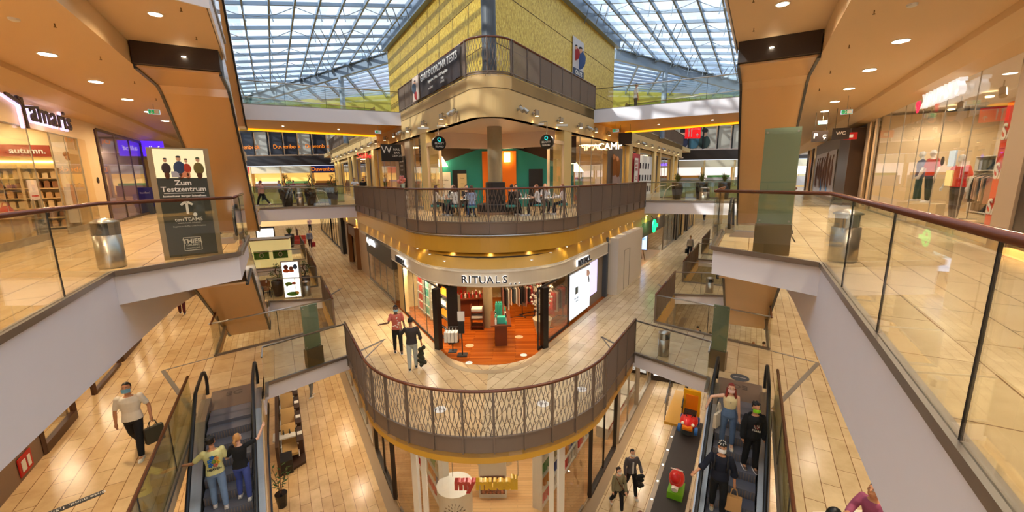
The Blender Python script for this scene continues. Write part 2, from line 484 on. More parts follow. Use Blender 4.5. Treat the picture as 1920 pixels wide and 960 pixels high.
# ---- wall bodies of the outer shops, above and between openings
def wall_piece(s, n, a0, a1, z0, z1, m, t=.2, name=None):
    """upright wall panel on the line n, thickness growing away from the corridor centre building if t<0"""
    return struct(name or 'wall_%s' % SIDE[s], MB().prism([W(s, n, a0), W(s, n, a1), W(s, n + t, a1), W(s, n + t, a0)], z0, z1), m)
for s in (-1, 1):
    # cove between ceiling and shop fronts on the upper level
    q = MB()
    for (a0, a1) in ((-8, 64),):
        q.add([W3(s, -4.4, a0, 4.30), W3(s, -4.4, a1, 4.30), W3(s, -4.75, a1, 4.02), W3(s, -4.75, a0, 4.02),
               W3(s, -5.15, a1, 3.92), W3(s, -5.15, a0, 3.92), W3(s, -5.4, a0, 4.5), W3(s, -5.4, a1, 4.5), W3(s, -4.4, a0, 4.45), W3(s, -4.4, a1, 4.45)],
              [(0, 1, 2, 3), (3, 2, 4, 5), (5, 4, 7, 6), (0, 8, 9, 1)])
    struct('ceiling', q, M_CEIL)
    # room shells behind the shop fronts
    for (z0, z1, nb, nm) in ((Z0, 4.1, -10.5, 'up'), (ZE, -.6, -9.5, 'mid'), (ZU, -5.0, -9.5, 'low')):
        nf = -5.15 if z0 == Z0 else -4.45
        shell = MB().prism([W(s, nb, -8), W(s, nb, 66), W(s, nb - .3, 66), W(s, nb - .3, -8)], z0 - .1, z1 + .4)
        struct('wall_%s' % SIDE[s], shell, M_CREAM)
        if z0 != ZU:
            struct('floor', MB().prism([W(s, nb, -8), W(s, nb, 66), W(s, nf, 66), W(s, nf, -8)], z0 - .3, z0), tiles(s))
        struct('ceiling', MB().prism([W(s, nb, -8), W(s, nb, 66), W(s, nf, 66), W(s, nf, -8)], z1, z1 + .2), M_WHITE)
    # closing walls above the upper shops to the roof
    wall_piece(s, -4.4, -8, 66, Z2, 10.2, M_CREAM, -.3)

# ---- centre building: gold wall of the top level
GN, GA = 10.0, 35.9
gw = [W(-1, GN, GA), (X0, 2 * GN), W(1, GN, GA)]
struct('wall_center', MB().strip(gw, Z2, 12.0, .3, 1), M_GOLDW)
for z in (7.7, 10.0):
    struct('trim', MB().strip(offset(gw, -.012), z, z + .03, .014, 1), mat('panel_joint', (.35, .25, .08), .7))
for s in (-1, 1):     # grey steel beam on top of the gold wall
    struct('trim', MB().strip([W(s, GN, GA + .4), (X0, 2 * GN)] , 11.95, 12.75, .35, s), M_GREY)
struct('column', MB().lathe([(.29, Z2), (.29, 12.6)], (X0 - .02, 17.6, 0), 24), M_DGREY)

# beam of the top level around the cafe and along both wings
bp = prow(NF_2, R_2, 60, 60, 16)
beam_p = prow(NF_2, R_2, 58.5, 58.5, 16)
struct('wall_center', MB().strip(beam_p, 3.9, Z2 + .02, .35, 1), M_CREAM)
struct('trim', MB().strip(offset(beam_p, -.008), 4.93, 4.955, .01, 1), mat('cladding_joint', (.42, .33, .18), .7))

# upper level fascia: gold band hung below the railing
f1 = prow(NF_1, R_1, 28.2, 28.2)
struct('wall_center', MB().strip(f1, -1.05, -.02, .06, 1), M_GOLD)
# cove wall behind and below it
shopE = prow(5.42, 3.42, 62, 62)
co = offset(f1, .02)
ringsheet_later = True
# soffit closing the gap between fascia and cove
def ringsheet(p1, p2, z1, z2, m, name='ceiling'):
    n = min(len(p1), len(p2)); vs = [(x, y, z1) for x, y in p1[:n]] + [(x, y, z2) for x, y in p2[:n]]
    vs += [(x, y, z + .04) for x, y, z in vs]
    fs = [(i, i + 1, n + i + 1, n + i) for i in range(n - 1)] + [(2 * n + i, 3 * n + i, 3 * n + i + 1, 2 * n + i + 1) for i in range(n - 1)]
    return struct(name, MB().add(vs, fs), m)
ringsheet(prow(NF_1 + .02, R_1, 28.2, 28.2), prow(5.56, 3.98, 28.2, 28.2), -.98, -.98, M_GOLD)
ringsheet(prow(5.56, 3.98, 28.2, 28.2), prow(5.44, 3.40, 28.2, 28.2), -.98, -1.63, M_GOLD, 'wall_center')
# far parts of the upper level fascia beyond the bridges
for s in (-1, 1):
    struct('wall_center', MB().strip([W(s, NF_1, 33.2), W(s, NF_1, 62)], -1.05, -.02, .1, -s), M_GOLD)
    struct('wall_center', MB().strip([W(s, NF_1 + .25, 28.2), W(s, NF_1 + .25, 62)], -1.62, -.5, .1, -s), M_GOLD)
# middle level fascia
fE = prow(NF_E, R_E, 14.3, 14.3)
struct('wall_center', MB().strip(fE, ZE - .66, ZE - .02, .1, 1), M_GOLD)
for s in (-1, 1):
    for a0, a1 in ((17.75, 22.6), (25.6, 33.2), (35.6, 42), (46, 50)):
        struct('wall_center', MB().strip([W(s, NF_E, a0), W(s, NF_E, a1)], ZE - .66, ZE - .02, .1, -s), M_GOLD)

# ---- roof over the void: rafters along the corridors, purlins across, glass sheets
def roofz(n): return 12.55 + .158 * (n - GN)
struct_roof = []
for s in (-1, 1):
    n0, n1, a0 = -6.0, GN + .2, 3.0
    a1 = 40.
    g = MB()
    # glass only on this corridor's side of the fork axis
    def amin(n): return max(a0, (C30 * n) / .5)   # x' = 0 line
    def aend(n): return 38.7 + (10.8 - n) * 1.44
    k = 24
    for i in range(k):
        na, nb = n0 + (n1 - n0) * i / k, n0 + (n1 - n0) * (i + 1) / k
        g.add([W3(s, na, amin(na), roofz(na) + .25), W3(s, nb, amin(nb), roofz(nb) + .25), W3(s, nb, aend(nb), roofz(nb) + .25), W3(s, na, aend(na), roofz(na) + .25)], [(0, 1, 2, 3)])
    rg = g.build('glass_roof_%s' % SIDE[s], M_ROOFG); rg.name = 'window_%d' % (90 + (s > 0)); rg['kind'] = 'structure'
    r = MB()
    n = .3 - 1.28 * 4
    while n <= n1:
        r.beam(W3(s, n, amin(n), roofz(n)), W3(s, n, aend(n), roofz(n)), .1, .26)
        n += 1.28
    struct('ceiling', r, M_GREY)
    r = MB()
    a = 27.75 - 2.1 * 11
    while a < 62:
        ne = min(n1, a * .5 / C30, 10.8 - (a - 38.7) / 1.44)
        if ne > n0: r.beam(W3(s, n0, a, roofz(n0) + .05), W3(s, ne, a, roofz(ne) + .05), .11, .2)
        a += 2.1
    struct('ceiling', r, M_GREY)
    # bracing rods below the rafters and open vents with their struts
    r = MB()
    a = 27.75 - 2.1 * 8
    while a < 48:
        for k2 in range(4):
            na = -4.8 + k2 * 3.84
            if na + 3.84 > a * .5 / C30 or na + 3.84 > 10.8 - (a - 38.7) / 1.44: continue
            p = [W3(s, na + t * 3.84, a, roofz(na + t * 3.84) - .12 - .5 * (1 - (2 * t - 1) ** 2)) for t in (0, .25, .5, .75, 1)]
            r.tube(p, .022, 5)
            for t in (.33, .67):
                q_ = na + t * 3.84
                r.tube([W3(s, q_, a, roofz(q_) - .1), W3(s, q_ + .1, a, roofz(q_) - .85)], .028, 5)
                if (int(a) + k2) % 3 == 0:
                    for e in (0, .5): r.tube([W3(s, q_ + e, a + .2, roofz(q_) + .1), W3(s, q_ + e + .6, a + .9, roofz(q_) - .75)], .03, 5)
        a += 4.2
    struct('ceiling', r, M_GREY)
    # slanting edge beam closing the roof and carried by a post
    e = MB()
    e.beam(W3(s, -8, aend(-8), roofz(-8) - .5), W3(s, 10.8, aend(10.8), roofz(10.8) - .45), .35, .85)
    e.beam(W3(s, -8, aend(-8), roofz(-8) - .1), W3(s, 10.8, aend(10.8), roofz(10.8) - .05), .7, .08)
    n = .3 - 1.28 * 4
    while n <= n1:
        e.box(W3(s, n, aend(n) - .5, roofz(n) - .18), (.3, 1.2, .1), math.radians(-30 * s * -1)); n += 1.28
    struct('ceiling', e, M_GREY)
    struct('column', MB().lathe([(.24, Z2 - .2), (.24, roofz(7.4) - .6)], W3(s, 7.4, aend(7.4), 0), 16), M_GREY)
    # second roof field towards the back wall
    A_ = Vector(W3(s, -12, aend(-12), roofz(-12) - .1)); B_ = Vector(W3(s, 14, aend(14), roofz(10.8) + .5))
    C_ = Vector((X0 + s * 8, 68, 13.6)); D_ = Vector((X0 + s * 62, 68, 13.6))
    g = MB().hull4([A_, B_, C_, D_], .02)
    rg = g.build('roof2', M_ROOFG); rg.name = 'window_%d' % (92 + (s > 0)); rg['kind'] = 'structure'
    r = MB()
    for i in range(17):
        t = i / 16
        r.beam(A_.lerp(B_, t) - Vector((0, 0, .25)), D_.lerp(C_, t) - Vector((0, 0, .25)), .16, .34)
    for i in range(1, 15):
        t = i / 15
        r.beam(A_.lerp(D_, t) - Vector((0, 0, .1)), B_.lerp(C_, t) - Vector((0, 0, .1)), .14, .2)
    struct('ceiling', r, M_GREY)

# ---- far walls where the corridors end
M_YEL = mat('yellow_green_wall', (.80, .74, .28), .5)
for s in (-1, 1):
    x0, x1 = X0 + s * 12, X0 + s * 62
    def bandw(z0, z1, m, y=62., t=.4, nm='wall_back'):
        struct(nm, MB().box(((x0 + x1) / 2, y + t / 2, (z0 + z1) / 2), (abs(x1 - x0), t, z1 - z0)), m)
    bandw(3.9, 5.3, M_DBROWN, 61.6)
    bandw(8.7, 12.2, M_SOFFIT, 62.3)
    bandw(10.6, 13.4, M_YEL, 60.)
    bandw(-9.6, .05, M_CREAM, 65)
    bandw(5.3, 9, M_WHITE, 64.5)
    bandw(0, 4, mat('far_shop_interior', (.85, .66, .35), .6), 66)
    # glowing cove at the back of the bridge soffit
    struct('trim', MB().beam(W3(s, NF_2 - .2, 30.75, 4.68), W3(s, -.2, 29.4, 4.68), .5, .06), mat('amber_cove_light', (1, .75, .15), .5, emit=(1, .66, .06), es=1.3))
# ================================================================== RAILINGS
def seglen(p): return [math.hypot(p[i + 1][0] - p[i][0], p[i + 1][1] - p[i][1]) for i in range(len(p) - 1)]
def along(p, d):
    for i, l in enumerate(seglen(p)):
        if d <= l + 1e-6 or i == len(p) - 2:
            t = min(max(d / l, 0), 1); return (p[i][0] + (p[i + 1][0] - p[i][0]) * t, p[i][1] + (p[i + 1][1] - p[i][1]) * t)
        d -= l
def sub(p, d0, d1):
    """the stretch of a path between two lengths"""
    out = [along(p, d0)]; acc = 0
    for i, l in enumerate(seglen(p)):
        acc += l
        if d0 + 1e-3 < acc < d1 - 1e-3: out.append(p[i + 1])
    out.append(along(p, d1)); return out

def glass_rail(path, z, label, group='glass balustrades along the voids', side=1, h=1.12, pane=1.75, rail=None, glass=None, rr=.032, ext=None):
    """glass sheets in a floor channel with a round handrail on top; side = where the floor lies (+1 left of travel)"""
    p0 = along(path, sum(seglen(path)) / 2)
    t = thing('glass_balustrade', label, 'railing', (p0[0], p0[1], z), 0, group)
    m = MB().strip(path, z - .02, z + .07, .09, side); m.build('floor_channel', M_SCHIENE, t)
    cl = offset(path, .045 * side)
    pos = 0
    for i in range(len(cl) - 1):
        seg = [cl[i], cl[i + 1]]; L = seglen(seg)[0]; k = max(1, round(L / pane))
        for j in range(k):
            g = sub(seg, L * j / k + .006, L * (j + 1) / k - .006)
            MB().strip(offset(g, -.006), z + .07, z + h, .012, 1).build('glass_pane', glass or M_GLASS, t)
            if j: 
                e = along(seg, L * j / k); MB().box((e[0], e[1], z + .07 + (h - .07) / 2), (.014, .014, h - .08)).build('pane_seal', M_RUBBER, t)
    MB().tube([(x, y, z + h + .02) for x, y in cl], rr, 10).build('handrail', rail or M_WOODRAIL, t, smooth=True)
    return t

def bars(mb, path, z0, z1, step=.042, r=.007):
    L = sum(seglen(path)); k = max(2, int(L / step))
    for j in range(k):
        x, y = along(path, L * (j + .5) / k)
        q = 2 * r
        mb.box((x, y, (z0 + z1) / 2), (q, q, z1 - z0))

def bar_rail(path, z, label, group, side=1, style='bar', panels=None, h=1.25, kick=.36, rail=None, bay=1.25):
    """bronze railing: posts, bays of upright or crossing bars, top rail, kick plate hung outside the slab"""
    p0 = along(path, sum(seglen(path)) / 2)
    t = thing('metal_railing', label, 'railing', (p0[0], p0[1], z), 0, group)
    L = sum(seglen(path)); k = panels or max(1, round(L / bay))
    zk = z - kick
    cl = offset(path, -.03 * side)
    MB().strip(offset(path, -.012 * side), zk, z + .04, .012, -side).build('kick_plate', M_BRONZE, t)
    MB().strip(offset(path, -.01 * side), z + .05, z + .085, .05, -side).build('bottom_rail', M_BRONZED, t)
    for j in range(k):
        g = sub(cl, L * j / k + .02, L * (j + 1) / k - .02)
        mb = MB()
        if style == 'bar':
            bars(mb, g, z + .08, z + h - .04, .034, .0075)
        else:
            # crossing bars: pairs that swing apart and cross near top and bottom
            Lg = sum(seglen(g)); q = max(3, round(Lg / .125)); amp = .062
            for c in range(q + 1):
                for sg in (-1, 1):
                    pts = []
                    for i in range(9):
                        u = i / 8
                        d = Lg * c / q + sg * amp * (1.02 * math.cos(u * 2 * PI) * .9)
                        d = min(max(d, 0), Lg)
                        x, y = along(g, d); pts.append((x, y, z + .085 + (h - .13) * u))
                    mb.tube(pts, .0085, 4)
        mb.build('bar_panel', M_BRONZED, t)
    for j in range(k + 1):
        x, y = along(cl, min(max(L * j / k, .02), L - .02))
        a, b = along(cl, max(L * j / k - .05, 0)), along(cl, min(L * j / k + .05, L))
        rz = math.atan2(b[1] - a[1], b[0] - a[0])
        MB().box((x, y, (zk + z + h - .02) / 2), (.035, .075, h - .02 + kick), rz).build('post', M_BRONZE, t)
    MB().tube([(x, y, z + h) for x, y in cl], .04, 10).build('handrail', rail or M_WOODRAIL, t, smooth=True)
    return t

gW = 'bronze railings of the centre galleries'
# middle level: curved front with crossing bars, closed bars on the straight stretches
aE = arc(NF_E, R_E, 48)
bar_rail(aE, ZE, 'bronze railing curving around the lower gallery in front of the perfume shop', gW, 1, 'wave', 11, kick=.36)
tE = tang(NF_E, R_E)
for s in (-1, 1):
    p = [W(s, NF_E, 14.3), W(s, NF_E, tE)]
    if s > 0: p = p[::-1]
    bar_rail(p, ZE, 'short straight bronze railing %s of the curved lower gallery, beside the bridge' % SIDE[s], gW, 1, 'bar', 3)
    for i, (a0, a1) in enumerate(((17.75, 22.6), (25.6, 33.2), (35.6, 42), (46, 50))):
        p = [W(s, NF_E, a1), W(s, NF_E, a0)]
        if s > 0: p = p[::-1]
        bar_rail(p, ZE, 'dark bronze railing along the %s void of the %s corridor on the lower gallery' % (('nearest', 'second', 'third', 'farthest')[i], SIDE[s]), gW, 1, 'bar')
# upper level in front of the cafe
a1_ = arc(NF_1, R_1, 48)
bar_rail(a1_, Z0, 'bronze railing curving in front of the cafe tables on the upper gallery', gW, 1, 'wave', 8, kick=.38)
t1 = tang(NF_1, R_1)
for s in (-1, 1):
    p = [W(s, NF_1, 28.2), W(s, NF_1, t1)]
    if s > 0: p = p[::-1]
    bar_rail(p, Z0, 'closed bronze railing of the upper gallery between cafe and %s bridge' % SIDE[s], gW, 1, 'bar', 8)
# top level on the cream beam
t2 = tang(NF_2, R_2)
M_TOPBAR = M_BRONZED
bar_rail(arc(NF_2, R_2, 16), Z2 + .05, 'small curved railing at the tip of the top gallery around the dark column', gW, 1, 'wave', 2, kick=.02)
for s in (-1, 1):
    p = [W(s, NF_2, 24.4), W(s, NF_2, t2)]
    if s > 0: p = p[::-1]
    bar_rail(p, Z2 + .05, 'grey barred railing of the top gallery along the %s side of the gold wall' % SIDE[s], gW, 1, 'bar', 8, kick=.02)
    p = [W(s, NF_2, 58.5), W(s, NF_2, 31)]
    if s > 0: p = p[::-1]
    bar_rail(p, Z2 + .05, 'distant grey railing on the cream beam beyond the %s top bridge' % SIDE[s], gW, 1, 'bar', 12, kick=.02)

# steel floor line under the curved railing of the upper gallery
MBt = MB().tube([(x, y, -.42) for x, y in offset(arc(NF_1, R_1, 40), -.06)], .025, 6); struct('trim', MBt, M_STEEL)

# glass balustrades on the outer side
gG = 'glass balustrades of bridges and outer galleries'
for s in (-1, 1):
    S = SIDE[s]
    zo = s
    glass_rail([W(s, NO, -6), W(s, NO, 9.35), W(s, NB, 10.5)], Z0, 'glass balustrade with brown handrail on the near %s gallery' % S, gG, s, h=1.25, rr=.035, pane=1.9)
    glass_rail([W(s, NB, 10.5), W(s, NB, 13.8)], Z0, 'short glass balustrade beside the %s escalator head, upper landing' % S, gG, s, h=1.25, pane=1.6)
    glass_rail([W(s, -1.8, 26.4), W(s, -1.8, 14.2)], Z0, 'glass balustrade behind the rising escalator on the %s upper gallery' % S, gG, -s, h=1.2, glass=M_GLASS, pane=2.4)
    # bridges of the middle level
    glass_rail([W(s, NF_E, 14.3), W(s, NB, 13.45), W(s, NB, 12.6)], ZE, 'glass balustrade on the front of the %s lower bridge' % S, gG, -s, h=1.2, rail=M_STEEL, pane=2.4, rr=.028)
    glass_rail([W(s, NF_E, 17.75), W(s, NV_, 16.75)], ZE, 'glass balustrade on the back of the %s lower bridge, before the first void' % S, gG, s, h=1.2, rail=M_STEEL, pane=2.2, rr=.028)
    glass_rail([W(s, NV_, 16.75), W(s, NV_, 22.5)], ZE, 'brown railed glass balustrade on the outer side of the %s first void' % S, gG, s, h=1.2)
    glass_rail([W(s, NF_E, 22.6), W(s, NB, 23.6), W(s, NB, 22.7)], ZE, 'glass balustrade closing the far end of the %s first void' % S, gG, -s, h=1.2, rail=M_STEEL, rr=.028)
    glass_rail([W(s, NF_E, 25.6), W(s, NV_, 25.6)], ZE, 'glass balustrade at the start of the %s second void' % S, gG, s, h=1.2, rail=M_STEEL, rr=.028)
    glass_rail([W(s, NV_, 25.6), W(s, NV_, 33.2)], ZE, 'glass balustrade on the outer side of the %s second void' % S, gG, s, h=1.2, pane=2.5)
    glass_rail([W(s, NF_E, 33.2), W(s, NV_, 33.2)], ZE, 'glass balustrade at the far end of the %s second void' % S, gG, -s, h=1.2, rail=M_STEEL, rr=.028)
    glass_rail([W(s, NF_E, 35.6), W(s, NV_, 35.6)], ZE, 'glass balustrade at the start of the %s third void' % S, gG, s, h=1.2, rail=M_STEEL, rr=.028)
    glass_rail([W(s, NV_, -4), W(s, NV_, 12.2)], ZE, 'glass balustrade with brown handrail beside the %s escalator well' % S, gG, s, h=1.2, pane=2.2, glass=glass_mat('well_glass', (.82, .84, .68), .05))
    # upper bridge
    glass_rail([W(s, NF_1, 28.2), W(s, -.1, 28.9)], Z0, 'glass balustrade on the front of the %s upper bridge' % S, gG, -s, h=1.2, rail=M_STEEL, rr=.028)
    glass_rail([W(s, NF_1, 33.2), W(s, -1.8, 33.2)], Z0, 'green tinted balustrade on the back of the %s upper bridge' % S, gG, s, h=1.25, rail=M_STEEL, rr=.028, glass=M_GLASSG)
    # top level
    glass_rail([W(s, NF_2, 24.5), W(s, -.2, 25.0)], Z2, 'glass balustrade on the front of the %s top bridge' % S, gG, -s, h=1.15, rail=M_STEEL, rr=.028)
    glass_rail([W(s, NF_2, 30.8), W(s, -.2, 29.5)], Z2, 'glass balustrade on the back of the %s top bridge' % S, gG, s, h=1.15, rail=M_STEEL, rr=.028, glass=M_GLASSG)
    glass_rail([W(s, -.02, 10.2), W(s, NB + .02, 14.2)], Z2, 'glass balustrade beside the head of the %s rising escalator, top landing' % S, gG, s, h=1.15)
    # broad steel cover plates on the gallery edge
    struct('trim', MB().strip([W(s, NO, -8), W(s, NO, 9.35), W(s, NB, 10.5), W(s, NB, 13.8)], -.045, .015, .06, -s), M_SCHIENE)
    # green barrier slabs standing in the middle of the far bridges
    # border lines in the floor where bridge paving meets the gallery paving
    M_INL = mat('grey_floor_inlay', (.50, .46, .42), .35, .3)
    q = MB()
    q.beam(W3(s, NV_ - .02, 16.75, ZE + .003), W3(s, -3.05, 16.35, ZE + .003), .07, .01)
    q.beam(W3(s, -3.05, 16.35, ZE + .003), W3(s, NV_, 12.5, ZE + .003), .12, .01)
    q.beam(W3(s, NF_E + .05, 14.3, ZE + .003), W3(s, NF_E + 1.45, 15.2, ZE + .003), .1, .01)
    q.beam(W3(s, NF_E + 1.45, 15.2, ZE + .003), W3(s, NF_E + .05, 13.2, ZE + .003), .05, .01)
    q.beam(W3(s, NF_E + .05, 22.6, ZE + .003), W3(s, NF_E + 1.1, 24.4, ZE + .003), .12, .01)
    struct('trim', q, M_INL)

# ================================================================== ESCALATORS
def escalator(s, a_top, a_bot, zt, zb, nc, width, label, group='escalators linking the levels', truss=True, z_over=1.1, box=None, plate=None, outer=M_PANEL):
    """moving stair with its head at a_top/zt and its foot at a_bot/zb"""
    n0, n1 = nc - width / 2, nc + width / 2
    sg = 1 if a_bot > a_top else -1
    t = thing('escalator', label, 'escalator', W3(s, nc, a_top, zt), 0, group)
    T = .346; Rr = .2
    L = abs(a_bot - a_top); rise = zt - zb
    flat = (L - rise / math.tan(math.radians(30))) / 2
    def zl(a):      # height of the stair line at distance a from the head
        d = (a - a_top) * sg
        if d <= flat: return zt
        if d >= L - flat: return zb
        return zt - (d - flat) * math.tan(math.radians(30))
    # steps
    k = int(L / T)
    wi = width / 2 - .28
    for i in range(k):
        d0, d1 = i * T, (i + 1) * T
        zz = zl(a_top + sg * (d0 + T * .5))
        # solid step with a ribbed riser
        zz = min(zz, zt)
        a0, a1 = a_top + sg * d0, a_top + sg * (d1 + .02)
        m_ = MB().prism([W(s, nc - wi, a0), W(s, nc + wi, a0), W(s, nc + wi, a1), W(s, nc - wi, a1)], zz - .24, zz)
        m_.build('step', M_SLATE, t)
        if zz < zt - .01 and zz > zb + .01:
            # grooves on the riser
            g = MB()
            for j in range(0, 17):
                nn = nc - wi + (j + .5) * 2 * wi / 17
                g.box(W3(s, nn, a1 + sg * .004, zz - .12), (.012, .012, .2), math.radians(-30 * s))
            g.build('riser_grooves', mat('riser_metal', (.62, .54, .47), .4, .3), t)
    # landing plates
    for a_e, z_e, dd in ((a_top, zt, -sg), (a_bot, zb, sg)):
        MB().prism([W(s, nc - wi - .1, a_e), W(s, nc + wi + .1, a_e), W(s, nc + wi + .1, a_e + dd * 1.25), W(s, nc - wi - .1, a_e + dd * 1.25)], z_e - .02, z_e + .006).build('landing_plate', mat('landing_plate_metal', (.56, .50, .46), .38, .5), t)
    # sides: skirt, inner deck, glass, handrail, truss cladding
    N = 26
    aa = [a_top - sg * .5 + sg * (L + 1.0) * i / N for i in range(N + 1)]
    for sd in (-1, 1):
        nn = nc + sd * (width / 2 - .14)
        q = MB()
        for i in range(N):
            for (za, zb_) in ((-.45, .16),):
                A, B = aa[i], aa[i + 1]
                q.add([W3(s, nn - .11, A, zl(A) + za), W3(s, nn + .11, A, zl(A) + za), W3(s, nn + .11, A, zl(A) + zb_), W3(s, nn - .11, A, zl(A) + zb_),
                       W3(s, nn - .11, B, zl(B) + za), W3(s, nn + .11, B, zl(B) + za), W3(s, nn + .11, B, zl(B) + zb_), W3(s, nn - .11, B, zl(B) + zb_)],
                      [(0, 1, 5, 4), (1, 2, 6, 5), (2, 3, 7, 6), (3, 0, 4, 7)] + ([(0, 3, 2, 1)] if i == 0 else []) + ([(4, 5, 6, 7)] if i == N - 1 else []))
        q.build('side_deck', M_STEEL, t)
        g = MB()
        for i in range(N):
            A, B = aa[i], aa[i + 1]
            g.add([W3(s, nn - .006, A, zl(A) + .16), W3(s, nn + .006, A, zl(A) + .16), W3(s, nn + .006, A, zl(A) + .9), W3(s, nn - .006, A, zl(A) + .9),
                   W3(s, nn - .006, B, zl(B) + .16), W3(s, nn + .006, B, zl(B) + .16), W3(s, nn + .006, B, zl(B) + .9), W3(s, nn - .006, B, zl(B) + .9)],
                  [(0, 1, 5, 4), (1, 2, 6, 5), (2, 3, 7, 6), (3, 0, 4, 7)])
        g.build('side_glass', M_GLASS, t)
        hp = [W3(s, nn, A, zl(A) + .93) for A in aa]
        def cap(A, dd, zz):
            return [W3(s, nn, A + dd * .42 * math.sin(th), zz + .93 - .42 + .42 * math.cos(th)) for th in (PI / 5, PI / 2.6, PI / 2, PI * .62, PI * .8)]
        pts = cap(aa[0], -sg, zt)[::-1] + hp + cap(aa[-1], sg, zb)
        MB().tube(pts, .042, 8).build('handrail', M_RUBBER, t, smooth=True)
    if truss:
        q = MB(); e = MB()
        al = [a_top - sg * (box if box else 1.6)] + aa[2:-2] + [a_bot + sg * 1.0]
        und = [zl(A) - z_over for A in al]
        prev = None
        for A, z_ in zip(al, und):
            ring = [W3(s, n0, A, z_), W3(s, n1, A, z_)]
            if prev:
                q.add(prev + ring + [(x, y, z + .05) for x, y, z in prev + ring], [(0, 1, 3, 2), (4, 5, 7, 6), (0, 2, 6, 4), (1, 3, 7, 5), (0, 1, 5, 4), (2, 3, 7, 6)])
            prev = ring
        q.build('underside_panel', outer, t)
        for sd, nn in ((-1, n0), (1, n1)):
            e = MB(); f_ = MB()
            for i in range(len(al) - 1):
                A, B = al[i], al[i + 1]
                e.beam(W3(s, nn, A, und[i] + .02), W3(s, nn, B, und[i + 1] + .02), .07, .12)
                o_ = sd * .03
                zA, zB = min(zl(A) + .0, zt), min(zl(B), zt)
                f_.add([W3(s, nn, A, und[i]), W3(s, nn, A, zA), W3(s, nn, B, zB), W3(s, nn, B, und[i + 1]), W3(s, nn - o_, A, und[i]), W3(s, nn - o_, A, zA), W3(s, nn - o_, B, zB), W3(s, nn - o_, B, und[i + 1])],
                       [(0, 1, 2, 3), (4, 7, 6, 5), (0, 3, 7, 4), (1, 5, 6, 2)])
            e.build('edge_profile', M_BLACK, t)
            f_.build('side_panel', M_PANEL, t)
    return t
for s in (-1, 1):
    S = SIDE[s]
    e1 = escalator(s, 12.5, 2.6, ZE, ZU, -.87, 1.5, 'escalator going down from the lower bridge with shoppers on it, %s well' % S, z_over=1.0, outer=M_WHITE)
    text('EG', W3(s, -.87, 13.35, ZE + .012), (-AV(s)[0] if s > 0 else AV(s)[0], -AV(s)[1] if s > 0 else AV(s)[1]), .26, mat('engraved_metal', (.42, .37, .33), .5), .001, e1, 'level_mark', flat=True)
    escalator(s, 13.9, 22.6, Z0, ZE, -.92, 1.62, 'escalator falling from the upper gallery to the second lower bridge, %s side' % S, z_over=1.05)
    e3 = escalator(s, 14.6, 26.4, Z2, Z0, -1.0, 1.72, 'escalator rising to the top level, glossy cream underside, %s side' % S, z_over=1.0, box=1.2)
    bx = MB().prism([W(s, -1.87, 13.25), W(s, -.12, 13.25), W(s, -.12, 14.4), W(s, -1.87, 14.4)], 4.46, 4.98); bx.build('head_box', M_DBROWN, e3)
    MB().lathe([(.05, 0), (.05, .01)], W3(s, -.85, 13.2, 4.7)).build('box_light', M_LAMP, e3)
# farther escalator that climbs beyond the top bridge on the left
# ================================================================== LIGHTS OF THE HOUSE
WARM = (1, .78, .50)
SOFTW = (1, .82, .60)
def downlight(loc, label, power=60, size=120, r=.11, grp='round ceiling downlights', col=None, m=None):
    if col is None: col = WARM if loc[0] < X0 else (1, .83, .61)
    t = thing('ceiling_downlight', label, 'ceiling light', loc, 0, grp)
    MB().lathe([(r + .02, 0), (r + .025, -.012), (r, -.014)], loc, 18).build('trim_ring', M_WHITE2, t)
    MB().lathe([(r - .005, -.02), (r - .005, -.012)], loc, 18).build('lit_disc', m or M_LAMP, t)
    if power: spot((loc[0], loc[1], loc[2] - .04), power, col, size, parent=t, rad=.12, blend=.9)
    return t
for s in (-1, 1):
    S = SIDE[s]
    for i in range(10):
        a = -1.45 + 2.92 * i  # starts behind the view: unseen first lamp added to brighten the near floor
        downlight(W3(s, -3.28, a, 4.45), 'round downlight in the walkway ceiling of the %s upper gallery' % S, 620 if a < 6 else 520, 155, .15, 'downlights in the %s walkway ceiling' % S)
    downlight(W3(s, -.95, 11.0, 4.97), 'round downlight in the landing soffit of the %s upper gallery' % S, 260, 155, .11)
    for a in (16.5, 20.5, 24.5, 29, 34, 40, 46, 52):   # unseen soffit lamps added to light the middle level
        downlight(W3(s, -3.2, a, -.60), 'added warm downlight under the %s upper gallery' % S, 235, 140, .09, 'added downlights under the %s upper gallery' % S)
    for a in (5, 8.5, 12):
        downlight(W3(s, -3.2, a, -.60), 'added warm downlight under the near %s upper gallery' % S, 235, 140, .09, 'added downlights under the %s upper gallery' % S)
    # lowest level, under the middle slabs
    for a in (10, 16, 22, 28, 34, 42):
        downlight(W3(s, -3.1, a, ZE - .52), 'downlight under the %s lower gallery' % S, 430, 150, .1, 'downlights under the %s lower gallery' % S)
    for a in (15.6, 19, 24):
        downlight(W3(s, 3.0, a, ZE - .52), 'downlight under the %s centre slab' % S, 280, 150, .08, 'downlights under the %s lower gallery' % S)
    for n in (1.6, 4.6):
        downlight(W3(s, n, 27.2 if n < 3 else 27.6, 4.72), 'small downlight in the amber soffit of the %s top bridge' % S, 110, 150, .06, 'downlights in the top bridge soffits')
    # cove downlights grazing the gold wall above the shop signs
    a = 12.3
    while a < 27:
        downlight(W3(s, 5.43, a, -1.06), 'tiny downlight in the gold cove over the %s shop signs' % S, 7, 95, .03, 'downlights in the gold cove', col=(1, .8, .45))
        a += 1.5
    # walkway lamps on the middle level beyond the bridge
    for a in (29.5, 34, 38.5, 43, 48, 54):
        downlight(W3(s, 5.45, a, -1.0), 'warm downlight over the far %s walkway' % S, 170, 140, .05, 'downlights over the far walkways')
